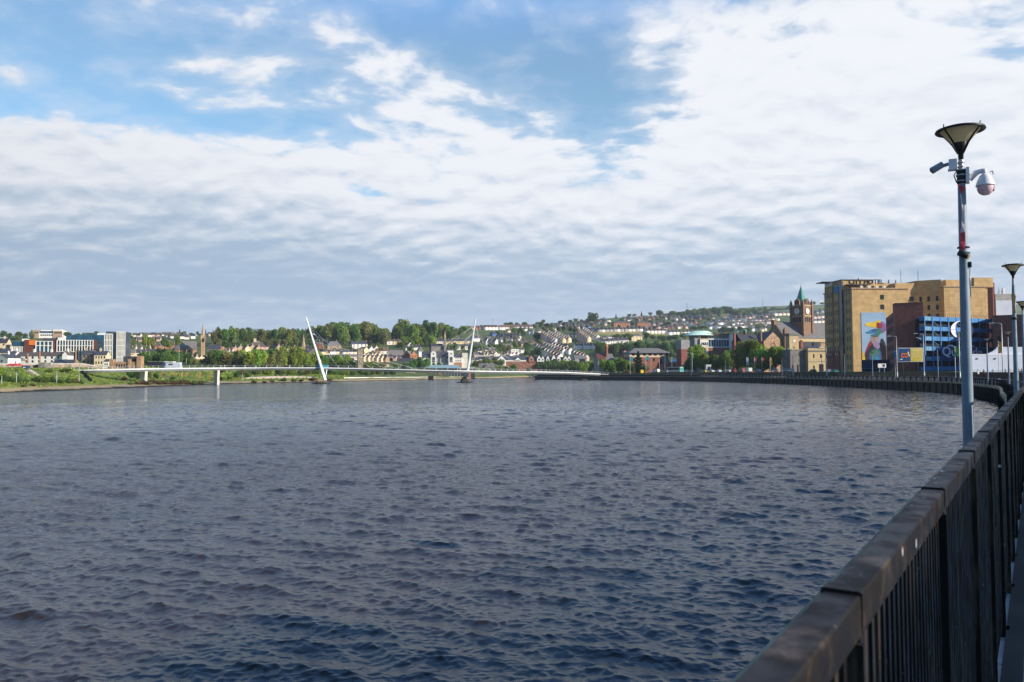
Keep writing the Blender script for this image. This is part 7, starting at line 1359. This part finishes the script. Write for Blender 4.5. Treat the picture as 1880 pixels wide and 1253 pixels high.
mb = MB(); mb.tube([(-.36, 0, .045), (-.375, 0, .035), (-.60, -.06, -.10), (-.612, -.063, -.107)], [.045, .075, .08, .07], 14); mb.build('camera_body', M['cctv_grey'], t); mb = MB(); mb.tube([(-.608, -.062, -.104), (-.618, -.066, -.111)], [.055, .045], 12); mb.build('lens', M['glass_dark'], t)
t = fit('pole_clamp', 'steel band clamp strapped round the big lamp below the cameras', 'clamp', zc(322)); mb = MB()
for z in (-.16, -.02, .1): mb.lathe([(.10, z), (.115, z), (.115, z + .03), (.10, z + .03)], 18)
mb.build('strap', M['galv'], t); mb = MB(); mb.lathe([(.098, -.2), (.098, .13)], 18); mb.tube([(-.09, -.05, .1), (-.15, -.06, .0), (-.10, -.06, -.18)], .012, 6); mb.build('sleeve', M['dark_metal'], t)
t = fit('ribbon', 'red and white tape fluttering down the front of the big lamp', 'ribbon', zc(340)); mb = MB(); Z0 = 0; k_ = 18.3 / F
path = [(1760, 341, .02), (1766.5, 349, .05), (1762.5, 358, .012), (1764, 372, .014), (1765, 392, .016), (1765.5, 415, .028), (1765, 430, .045), (1764.5, 447, .05), (1764, 462, .045)]
pv = []
for px, py, w in path: X = (px - 1764.5 + .03 * (py - 340) * -.28) * k_; Zq = -(py - 340) * k_; pv += [(X - w, -.125 - .02 * math.sin(py), Zq), (X + w, -.135 + .02 * math.cos(py), Zq)]
mb.add(pv, [(2 * i, 2 * i + 1, 2 * i + 3, 2 * i + 2) for i in range(len(path) - 1)], 0); mb.m = [0, 0, 1, 1, 1, 1, 0, 0]; o = mb.build('tape', [M['tape_red'], M['tape_pale']], t); md = o.modifiers.new('s', 'SOLIDIFY'); md.thickness = .006
t = fit('floodlight', 'small cylindrical floodlight strapped to the middle of the big lamp', 'floodlight', zc(464)); mb = MB(); mb.lathe([(.12, -.03), (.13, -.03), (.13, .0), (.12, .0)], 18); mb.lathe([(.12, .10), (.13, .10), (.13, .13), (.12, .13)], 18); mb.build('strap', M['dark_metal'], t); mb = MB(); mb.tube([(-.10, -.14, -.02), (.10, -.20, -.13)], [.065, .065], 14); mb.build('body', M['dark_metal'], t); mb = MB(); mb.tube([(.10, -.20, -.13), (.112, -.204, -.137)], [.058, .055], 14); mb.build('lens', M['lantern'], t)
t = fit('cable_box', 'black cable box and conduit on the landward side of the big lamp', 'cable box', zc(487)); mb = MB(); mb.box(.08, .155, -.06, .06, -.06, .06); mb.build('box', M['dark_metal'], t); mb = MB(); mb.tube([(.12, 0, -.06), (.122, 0, -.75)], .013, 6); mb.build('conduit', M['galv'], t)
# ribbon on the second lamp
L1 = LT[1]; t = thing('ribbon', 'orange and white ribbon tied round the second lamp', 'ribbon', (L1.location.x, L1.location.y, LEDGE), -AZ(L1.location.x, L1.location.y)); z_ = lambda py: zof(1860, py, 42.2) - LEDGE; mb = MB(); mb.add([(-.02, -.13, z_(535)), (.10, -.13, z_(545)), (.05, -.14, z_(560)), (.08, -.14, z_(575)), (.0, -.13, z_(580)), (-.03, -.14, z_(560))], [(0, 1, 2, 5), (5, 2, 3, 4)], 0); mb.m = [0, 0]; o = mb.build('tape', M['flag_orange'], t); md = o.modifiers.new('s', 'SOLIDIFY'); md.thickness = .01; mb = MB(); mb.lathe([(.125, z_(583)), (.14, z_(583)), (.14, z_(587)), (.125, z_(587))], 14); mb.build('knot', M['dark_metal'], t)
# tall road lamps with a side arm
arm = MB(); arm.tube([(0, 0, 10.0), (-.4, 0, 10.12), (-1.3, 0, 10.2)], [.05, .045, .04], 8); AM = arm.mesh('arm', M['galv'])
hd = MB(); hd.prism([(-2.0, -.14), (-1.25, -.12), (-1.2, .12), (-2.0, .14)], 10.14, 10.28, top=[(-1.95, -.09), (-1.3, -.08), (-1.25, .08), (-1.95, .09)]); HM = hd.mesh('lamp_head', M['cctv_white'])
pl = MB(); pl.lathe([(.16, 0), (.15, 1.4), (.10, 1.42), (.06, 10.05)], 12); PM = pl.mesh('pole', M['galv'])
for lab, px, py in (('tall road lamp at the left edge of the billboard', 1647, 617), ('tall road lamp at the right edge of the billboard', 1696.5, 612), ('tall road lamp half behind the big lamp', 1762, 604.5), ('tall road lamp over the curved pale wall', 1841, 592.5), ('tall road lamp between harbour office and hotel', 1518, 636), ('tall road lamp behind the large bright trees', 1456, 641), ('tall road lamp in front of the department store', 1269, 648)):
    Y = 8.7 * F / (yh(px) - py); t = thing('road_lamp', lab, 'street lamp', W(px, Y, PROM), -AZ(xof(px, Y), Y), 'tall road lamps'); obj('pole', PM, t); obj('arm', AM, t); obj('lamp_head', HM, t)
# banners, flagpoles and slim poles
def pole(name, lab, cat, px, pt, Y, r=.06, flag=None, f0=None, f1=None, wpx=4, group=None, base=PROM):
    t = thing(name, lab, cat, W(px, Y, base), -AZ(xof(px, Y), Y), group); h = zof(px, pt, Y) - base; mb = MB(); mb.lathe([(r * 1.3, 0), (r, h - .05), (0, h)], 8); mb.build('pole', M['galv'], t)
    if flag:
        z0, z1, w = zof(px, f1, Y) - base, zof(px, f0, Y) - base, wpx * Y / F; n = 6; vs = []
        for i in range(n + 1): z = z0 + (z1 - z0) * i / n; vs += [(r, .0, z), (r + w * .5, -.08 * math.sin(i), z), (r + w * (.85 if i in (0, n) else 1), .1 * math.cos(i * 1.3), z)]
        mb = MB(); mb.add(vs, [q for i in range(n) for q in ((3 * i, 3 * i + 1, 3 * i + 4, 3 * i + 3), (3 * i + 1, 3 * i + 2, 3 * i + 5, 3 * i + 4))]); o = mb.build('flag', M[flag], t); md = o.modifiers.new('s', 'SOLIDIFY'); md.thickness = .03
    return t
for px, f, c in ((1371, 'flag_blue', 'pale blue'), (1385, 'flag_pink', 'pink'), (1399, 'flag_red', 'red and pink'), (1414, 'flag_orange', 'orange')): pole('feather_flag', f'tall {c} feather flag in front of the large bright trees', 'flag', px, 656, 395, .07, f, 656.5, 671 if f != 'flag_red' else 666, 3.6 if f != 'flag_red' else 4.6, 'feather flags by the quay')
pole('banner_pole', 'teal banner on a pole beside the conifer', 'banner', 1157, 654, 500, .07, 'flag_teal', 655, 664, 4.5); pole('banner_pole', 'bright teal banner on a pole before the brick office', 'banner', 1186, 653, 500, .07, 'flag_teal', 654.5, 662, 5)
pole('banner_pole', 'pale green banner on a pole before the store trees', 'banner', 1271, 646, 470, .07, 'flag_green', 648, 657, 3); pole('banner_pole', 'green banner hanging over the car park sign', 'banner', 1754, 636, 165, .05, 'flag_green', 638, 655, 6); pole('banner_pole', 'orange and gold banner over the curved pale wall', 'banner', 1834, 626, 150, .05, 'flag_orange', 628, 649, 6)
for i, px in enumerate((1195.5, 1211, 1221, 1233.5, 1241)): pole('slim_pole', f'{ORD[i]} slim white pole from the left before the brick office', 'pole', px, 654 + i % 2, 520, .05, group='slim poles before the brick office')
for lab, px, pt, pb, Y in (('white lamp pole on the embankment under the fort wall', 30.5, 682, 702, 250), ('taller white pole at the middle of the embankment', 104.5, 682, 703, 262), ('slim pole on the embankment beside the ramp fence', 145.5, 687, 701, 275), ('slim mast at the far left waterside', 3.5, 690, 705, 238), ('lamp pole behind the footbridge by the church', 328.5, 645, 668, 480), ('slim lamp pole in front of the church hall', 342, 657, 668, 470), ('pale lamp pole on the bank beyond the tall pier', 445, 685, 699, 440), ('pale lamp post under the deck near the pier', 465, 688, 698, 452)): pole('slim_pole', lab, 'pole', px, pt, Y, .07, base=zof(px, pb, Y))
for lab, px, pt, pb in (('lattice pylon on the skyline above the shelter belt', 1263, 556, 572), ('lattice pylon on the ridge left of the clock tower', 1402.5, 548, 566), ('very thin mast between clock tower and hotel', 1506.5, 533, 556), ('thin mast on the central skyline', 905, 584, 603)):
    Y = 3000 if px > 1000 else 1700; t = thing('mast_pylon', lab, 'pylon', W(px, Y, zof(px, pb, Y)), .3); h = zof(px, pt, Y) - t.location.z; mb = MB(); w = .9 if 'lattice' in lab else .3
    for sx in (-1, 1):
        for sy in (-1, 1): mb.tube([(sx * w * 2, sy * w * 2, -8), (sx * w * .4, sy * w * .4, h)], w * .28, 4)
    mb.build('legs_frame', M['grey_render'], t); mb = MB()
    for f in (.7, .82, .94): mb.box(-w * 3.2, w * 3.2, -.2, .2, h * f - .3, h * f + .3)
    mb.build('cross_arm', M['grey_render'], t)
t = thing('relay_dish', 'white dish-shaped structure on the ridge beside the hotel', 'dish', W(1508.5, 3000, zof(1508.5, 557, 3000)), .2); mb = MB(); mb.add([(-9, 0, 0), (2, 0, 11), (9, 0, 9), (12, 0, 2), (4, 0, 6), (-6, 0, 0), (-9, 3, 0), (2, 3, 11), (9, 3, 9), (12, 3, 2), (4, 3, 6), (-6, 3, 0)], [(0, 5, 4, 1), (1, 4, 2), (4, 3, 2), (6, 7, 10, 11), (7, 8, 10), (10, 8, 9), (0, 1, 7, 6), (1, 2, 8, 7), (2, 3, 9, 8), (3, 4, 10, 9), (4, 5, 11, 10), (5, 0, 6, 11)]); mb.build('panel', M['white'], t); mb = MB(); mb.tube([(0, 1.5, -6), (1, 1.5, 6)], .6, 6); mb.build('support', M['galv'], t)

# ------------------------------------------------------------------ vehicles on the raised road behind the railing
RZ = PROM + 1.45
rd = MB(); n = 30; prev = None
for i in range(n + 1):
    s = 235 + (RLEN - 260) * i / n; p, t_ = rail_at(s); k = min(1, i / 3) ; z = PROM - .05 + (RZ - PROM) * k; a, b2 = p - out_n(t_) * 10, p - out_n(t_) * 40; cur = [(a.x, a.y, PROM - .05), (*(p - out_n(t_) * 12.5), z), (b2.x, b2.y, z)]
    if prev: rd.add(prev + cur, [(0, 1, 4, 3), (1, 2, 5, 4)])
    prev = cur
m_ = mat('verge_grass', (.060, .085, .022), .95, .35, .4); tag(rd.build('embankment_road', [m_]), kind='structure')
def car_meshes():
    D = {}
    def side(prof, y0, y1, inset=0): 
        mb = MB(); k = len(prof); mb.add([(x, y0 + inset, z) for x, z in prof] + [(x, y1 - inset, z) for x, z in prof], [tuple(range(k)), tuple(range(k, 2 * k))[::-1]] + [((i + 1) % k, i, k + i, k + (i + 1) % k) for i in range(k)]); return mb
    D['body'] = side([(-2.1, .28), (2.1, .28), (2.15, .62), (1.95, .82), (1.0, .95), (-1.5, .98), (-2.05, .9), (-2.15, .6)], -.87, .87)
    D['glass'] = side([(1.0, .952), (.45, 1.36), (-1.0, 1.40), (-1.65, .982)], -.78, .78); D['roof'] = side([(.50, 1.362), (.3, 1.46), (-.85, 1.49), (-1.1, 1.402)], -.72, .72)
    D['vanbody'] = side([(-2.5, .3), (2.5, .3), (2.55, .9), (1.9, 1.15), (1.35, 2.15), (-2.45, 2.2), (-2.55, .5)], -.95, .95); D['vanglass'] = side([(1.86, 1.20), (1.40, 2.02), (.75, 2.04), (.75, 1.22)], -.965, .965)
    D['busbody'] = side([(-5.5, .35), (5.5, .35), (5.55, 1.2), (5.4, 3.0), (-5.45, 3.05), (-5.5, .6)], -1.25, 1.25); D['busglass'] = side([(5.2, 1.35), (5.2, 2.6), (-5.1, 2.65), (-5.1, 1.35)], -1.265, 1.265); D['busfront'] = MB(); D['busfront'].box(5.45, 5.58, -1.1, 1.1, .5, 2.8)
    w = MB(); w.lathe([(0, -.1), (.20, -.11), (.31, -.09), (.32, 0), (.31, .09), (.20, .11), (0, .1)], 14); D['wheel'] = w
    h = MB(); h.box(-.05, .04, -.2, .2, -.08, .08); D['light'] = h
    return D
CD = car_meshes(); cme = {}
def cm_(key, name, m):
    if (key, m) not in cme: cme[(key, m)] = CD[key].mesh(name, M[m])
    return cme[(key, m)]
def vehicle(lab, px, col, kind='car', Y=None, rz=None, grp='vehicles on the quay road', z=RZ):
    if Y is None:
        s = min((k for k in range(150, int(RLEN), 2)), key=lambda k: abs(pxof(*(rail_at(k)[0] - out_n(rail_at(k)[1]) * 17)) - px)); p, t_ = rail_at(s); q = p - out_n(t_) * 17; Y = q.y; rz = math.atan2(t_.y, t_.x) if rz is None else rz
    name = {'car': 'car', 'van': 'van', 'bus': 'bus'}[kind]; t = thing(name, lab, name, W(px, Y, z), rz or 0, grp); 
    if kind == 'car': obj('body', cm_('body', 'body', col), t); obj('window_band', cm_('glass', 'window_band', 'glass_dark'), t); obj('roof', cm_('roof', 'roof', col), t); wx, wy = 1.3, .8
    elif kind == 'van': obj('body', cm_('vanbody', 'body', col), t); obj('window_band', cm_('vanglass', 'window_band', 'glass_dark'), t); wx, wy = 1.6, .86
    else: obj('body', cm_('busbody', 'body', col), t); obj('window_band', cm_('busglass', 'window_band', 'glass_dark'), t); obj('front', cm_('busfront', 'front', 'car_teal'), t); wx, wy = 3.2, 1.1
    for sx in (-1, 1):
        for sy in (-1, 1): o = obj('wheel', cm_('wheel', 'wheel', 'rubber'), t, (sx * wx, sy * wy, .32)); o.rotation_euler = (PI / 2, 0, 0)
    lx_ = {'car': 2.13, 'van': 2.53, 'bus': 5.56}[kind]
    for sy in (-1, 1): obj('headlight', cm_('light', 'headlight', 'white'), t, (lx_, sy * .62, .68))
    return t
vehicle('white van parked before the brick office', 1204, 'car_white', 'van'); vehicle('white bus with a teal front before the dark pavilion', 1240, 'car_white', 'bus', 455, R(-62)); vehicle('silver car beside the teal-fronted bus', 1222, 'car_silver'); vehicle('white car behind the teal-fronted bus', 1258, 'car_white'); vehicle('silver car under the department store trees', 1268, 'car_silver'); vehicle('yellow car by the department store trees', 1293.5, 'yellow_paint'); vehicle('white car right of the yellow car', 1306, 'car_white'); vehicle('white car at the dark tree trunks', 1319, 'car_white'); vehicle('silver car at the dark tree trunks', 1331, 'car_silver')
vehicle('white car left of the red car', 1338, 'car_white'); vehicle('red car in front of the large bright trees', 1347.5, 'car_red'); vehicle('dark car beside the pale blue flag', 1358, 'car_dark'); vehicle('white van behind the pale blue flag', 1374, 'car_white', 'van'); vehicle('blue car between the pink flags', 1391, 'car_blue'); vehicle('white car right of the orange flag', 1422, 'car_white'); vehicle('silver car under the trees left of the harbour office', 1441, 'car_silver'); vehicle('white car under the trees left of the harbour office', 1452, 'car_white'); vehicle('dark car in front of the harbour office', 1492, 'car_dark', z=PROM + 1.0); vehicle('white car at the hotel corner', 1521, 'car_white', z=PROM + .9); vehicle('teal car at the shaded hotel flank', 1532, 'car_teal', z=PROM + .9)
t = thing('grit_bin', 'bright yellow grit bin at the foot of the conifer', 'bin', W(1178.5, 505, RZ - .3), .2); mb = MB(); mb.prism([(-1, -.8), (1, -.8), (1, .8), (-1, .8)], 0, 1.7, top=[(-.9, -.7), (.9, -.7), (.9, .7), (-.9, .7)]); mb.build('body', M['yellow_paint'], t); mb = MB(); mb.prism([(-1.05, -.85), (1.05, -.85), (1.05, .85), (-1.05, .85)], 1.701, 2.0, top=[(-.8, -.3), (.8, -.3), (.8, .3), (-.8, .3)]); mb.build('lid', M['yellow_paint'], t)
b = Bld('street_kiosk', 'white street kiosk beside the dark quay trees', 'kiosk', 1297, 1305.5, 470, 684, 5, z=PROM + 1.4); b.box('wall', 'white', 0, b.W, 0, 2.4, -1, b.h(671)); b.box('roof', 'white_metal', -.2, b.W + .2, -.2, 2.6, b.h(671) + .001, b.h(670)); b.box('window', 'glass_grey', b.W * .2, b.W * .8, -.05, -.002, 1.2, b.h(673))

# ------------------------------------------------------------------ people and gulls
def body_mesh(name, joints, edges, mats, split):
    me = bpy.data.meshes.new(name + '_tmp'); me.from_pydata([j[0] for j in joints], edges, []); o = bpy.data.objects.new('tmp', me); C.objects.link(o)
    md = o.modifiers.new('k', 'SKIN'); o.modifiers.new('s', 'SUBSURF').levels = 1
    for v, j in zip(me.skin_vertices[0].data, joints): v.radius = (j[1], j[2] if len(j) > 2 else j[1])
    me.skin_vertices[0].data[0].use_root = True; bpy.context.view_layer.update()
    out = bpy.data.meshes.new_from_object(o.evaluated_get(bpy.context.evaluated_depsgraph_get())); bpy.data.objects.remove(o); out.name = name
    out.materials.clear()
    for m in mats: out.materials.append(M[m])
    for p in out.polygons: p.material_index = split(p.center); p.use_smooth = True
    return out
def person_mesh(shirt, step=.12, sleeves=True):
    J = [((0, 0, .95), .135, .10), ((0, 0, 1.2), .125, .09), ((0, 0, 1.40), .16, .095), ((0, 0, 1.50), .06), ((0, -.01, 1.58), .075, .085), ((0, -.02, 1.68), .08, .095), ((0, -.01, 1.76), .05, .06)]; E = [(0, 1), (1, 2), (2, 3), (3, 4), (4, 5), (5, 6)]
    for sg in (-1, 1):
        k = len(J); J += [((sg * .19, 0, 1.42), .055), ((sg * .24, .02 * sg, 1.15), .042), ((sg * .25, -.08 + .05 * sg, .90), .033), ((sg * .25, -.12 + .05 * sg, .80), .028)]; E += [(2, k), (k, k + 1), (k + 1, k + 2), (k + 2, k + 3)]
        k = len(J); J += [((sg * .10, 0, .86), .085), ((sg * .11, -step * sg * .5, .48), .06), ((sg * .11, step * sg, .08), .042), ((sg * .11, step * sg - .14, .04), .035)]; E += [(0, k), (k, k + 1), (k + 1, k + 2), (k + 2, k + 3)]
    return body_mesh('person', J, E, ['skin', shirt, 'trousers'], lambda c: 0 if c.z > 1.47 or (abs(c.x) > .2 and c.z < (.9 if sleeves else 1.2)) else (2 if c.z < .93 else 1))
PMs = {}
hair = MB(); hair.lathe([(0, 1.80), (.06, 1.79), (.095, 1.74), (.10, 1.68), (.085, 1.62)], 12, 0, (0, .015, 0)); HMs = hair.mesh('hair', M['hair_dark'])
def person(lab, px, Y, shirt, rz=0, z=PROM, grp=None, sc=1.0, step=.12):
    if (shirt, step) not in PMs: PMs[(shirt, step)] = person_mesh(shirt, step)
    t = thing('person', lab, 'person', W(px, Y, z), rz, grp); t.scale = (sc, sc, sc); obj('body', PMs[(shirt, step)], t); obj('hair', HMs, t)
for lab, px, Y, sh, rz in (('person in a white shirt behind the railing, left of the slim lamp', 1795.5, 152, 'shirt_white', .4), ('person in an orange top beside the person in white', 1806, 156, 'shirt_orange', 2.8), ('person in white and dark hair right of the slim lamp', 1823, 150, 'shirt_white', -.5), ('person in a black jacket near the second lamp', 1845.5, 136, 'shirt_black', .9), ('person in a peach top next to the second lamp', 1854, 133, 'skin_tan', .1), ('person in pale grey at the edge of the railing', 1870, 128, 'shirt_grey', 2.2), ('person in a grey shirt walking by the photo edge', 1875.5, 124, 'shirt_grey', -1.2)): person(lab, px, Y, sh, rz)
for i, (px, sh, lab) in enumerate(((412, 'shirt_red', 'person in red on the footbridge by the tall pier'), (448, 'shirt_black', 'person in black on the footbridge beyond the tall pier'), (1041, 'shirt_white', 'person in white on the bridge landing'), (1057, 'shirt_orange', 'person in orange on the bridge landing'), (232, 'shirt_grey', 'person in grey on the footbridge at the stone ruin'), (527, 'shirt_red', 'person in red at the middle of the footbridge'))):
    q = deck_pt(px); person(lab, px, q.y, sh, 1.3 + i, q.z)
def gull(lab, loc, rz, fly=True, s=1.0):
    t = thing('gull', lab, 'gull', loc, rz); t.scale = (s, s, s); J = [((0, 0, 0), .075, .075), ((.16, 0, .01), .06), ((.26, 0, .045), .045), ((.33, 0, .05), .02), ((-.14, 0, .0), .05), ((-.27, 0, .0), .02)]
    E = [(0, 1), (1, 2), (2, 3), (0, 4), (4, 5)]
    if not fly: J += [((.02, .03, -.12), .012), ((.02, .03, -.2), .012), ((.02, -.03, -.12), .012), ((.02, -.03, -.2), .012)]; E += [(0, 6), (6, 7), (0, 8), (8, 9)]
    me = body_mesh('gull', J, E, ['gull_white', 'gull_grey', 'yellow_paint'], lambda c: 2 if c.x > .34 else 0); obj('body', me, t)
    for sg in (-1, 1):
        mb = MB(); P_ = [(0.08, sg * .05, .03), (.12, sg * .32, .14), (.02, sg * .68, .10), (-.10, sg * .66, .10), (-.03, sg * .32, .13), (-.10, sg * .05, .03)] if fly else [(.10, sg * .07, .05), (-.30, sg * .03, .03), (-.25, sg * .06, -.03), (.05, sg * .085, -.03)]
        k = len(P_); mb.add(P_ + [(x, y, z + .012) for x, y, z in P_], [tuple(range(k)), tuple(range(k, 2 * k))[::-1]] + [(i, (i + 1) % k, k + (i + 1) % k, k + i) for i in range(k)]); mb.build('wing', M['gull_grey'], t)
p = at(1687, 622, 95); gull('gull flying in front of the brick stair block', p, 2.3)
for q in (t for t in list(bpy.data.objects) if t.name.startswith('gull') and t.type == 'EMPTY'): q.rotation_euler = (R(38), R(-18), R(160))
s_ = min(range(60, 240), key=lambda k: abs(pxof(*(rail_at(k)[0] + out_n(rail_at(k)[1]) * 1.1)) - 1832)); p, t_ = rail_at(s_); q = p + out_n(t_) * 1.1
t = thing('white_sack', 'crumpled white sack lying on the ledge below the railing', 'sack', (q.x, q.y, LEDGE), .5); g = np.random.default_rng(5); mb = MB(); prof = [(0, 1.15), (.2, 1.1), (.26, .8), (.48, .5), (.55, .25), (.45, .02), (0, 0)]; mb.lathe(prof, 14); mb.v = [(x * (1 + .22 * math.sin(5 * math.atan2(y, x) + z * 4)), y * (1 + .2 * math.cos(4 * math.atan2(y, x) + z * 6)), z) for x, y, z in mb.v]; mb.build('body', M['flag_blue'], t); mb = MB(); mb.lathe([(.26, .55), (.40, .40), (.42, .2), (.2, .05)], 10, 0, (.45, .1, 0)); mb.build('fold', M['white'], t)
scene.cycles.use_denoising = True; scene.cycles.denoising_input_passes = 'RGB_ALBEDO_NORMAL'; scene.cycles.denoising_prefilter = 'ACCURATE'
scene.cycles.max_bounces = 6; scene.cycles.caustics_reflective = False; scene.cycles.caustics_refractive = False

# rust-coloured timber posts on the bank under the bridge
for i, px in enumerate((298.5, 301, 304.5, 312, 318, 322, 323.5, 333.5, 335, 342, 345, 362, 366, 368.5, 385, 387.5)):
    Y = 420 + (i * 7) % 12; zb = zof(px, 697 - i % 3, Y); t = thing('bank_post', f'{ORD[i]} rust-coloured post from the left under the footbridge', 'post', W(px, Y, zb - 1), i, 'rust-coloured posts under the footbridge'); h = zof(px, 682 + i % 4, Y) - zb + 1; r = .22 if px == 333.5 else .12
    mb = MB(); mb.prism([(-r, -r), (r, -r), (r, r), (-r, r)], 0, h - .3); mb.build('shaft', M['orange_brick'], t); mb = MB(); mb.prism([(-r * 1.3, -r * 1.3), (r * 1.3, -r * 1.3), (r * 1.3, r * 1.3), (-r * 1.3, r * 1.3)], h - .299, h, top=[(-r * .5, -r * .5), (r * .5, -r * .5), (r * .5, r * .5), (-r * .5, r * .5)]); mb.build('cap', M['tan_brick'], t)
# rough grass on the banks
def bank_grass():
    g = np.random.default_rng(21); V = []; mi = []; n = 0
    while n < 9000:
        px = g.uniform(-60, 640); row = tcol(px); Y = row[0][0] + 3 + (row[2][0] - row[0][0] + 16) * g.random() ** 1.2; z = tz(px, Y)
        if z < 1.2 or math.sin(px * .13 + Y * .05) + math.sin(Y * .21 - px * .04) + g.normal(0, .5) < -.1: continue
        x = xof(px, Y); s = g.uniform(.12, .42) * Y / 330; h = s * g.uniform(.7, 1.6); a = g.random() * 6.28; c, d = math.cos(a) * s, math.sin(a) * s; l, m = g.normal(0, .3, 2)
        V += [(x - c, Y - d, z - .15), (x + c, Y + d, z - .15), (x + c * .6 + l, Y + d * .6 + m, z + h), (x - c * .7 + l, Y - d * .7 + m, z + h * .8)]; mi.append(int(g.choice(5, p=[.3, .26, .24, .12, .08]))); n += 1
    me = bpy.data.meshes.new('bank_grass'); me.from_pydata(V, [], [(4 * i, 4 * i + 1, 4 * i + 2, 4 * i + 3) for i in range(n)])
    for k in ('lime', 'bright', 'olive', 'mid', 'rust'): me.materials.append(M['leaf_' + k])
    me.polygons.foreach_set('material_index', mi); tag(obj('bank_grass', me), kind='stuff')
bank_grass()

# thin summer haze: one closed box round the place, sky outside it
mb = MB(); mb.box(-3600, 8000, -600, 6200, -4, 420); hm = bpy.data.materials.new('haze_air'); hm.use_nodes = True; nt = hm.node_tree; nt.nodes.remove(nt.nodes['Principled BSDF']); pv_ = nt.nodes.new('ShaderNodeVolumePrincipled')
pv_.inputs['Color'].default_value = (.78, .88, 1, 1); pv_.inputs['Density'].default_value = .000075; pv_.inputs['Anisotropy'].default_value = .2; nt.links.new(pv_.outputs[0], nt.nodes['Material Output'].inputs['Volume'])
hz = mb.build('haze', hm); tag(hz, kind='stuff'); hz.display_type = 'WIRE'
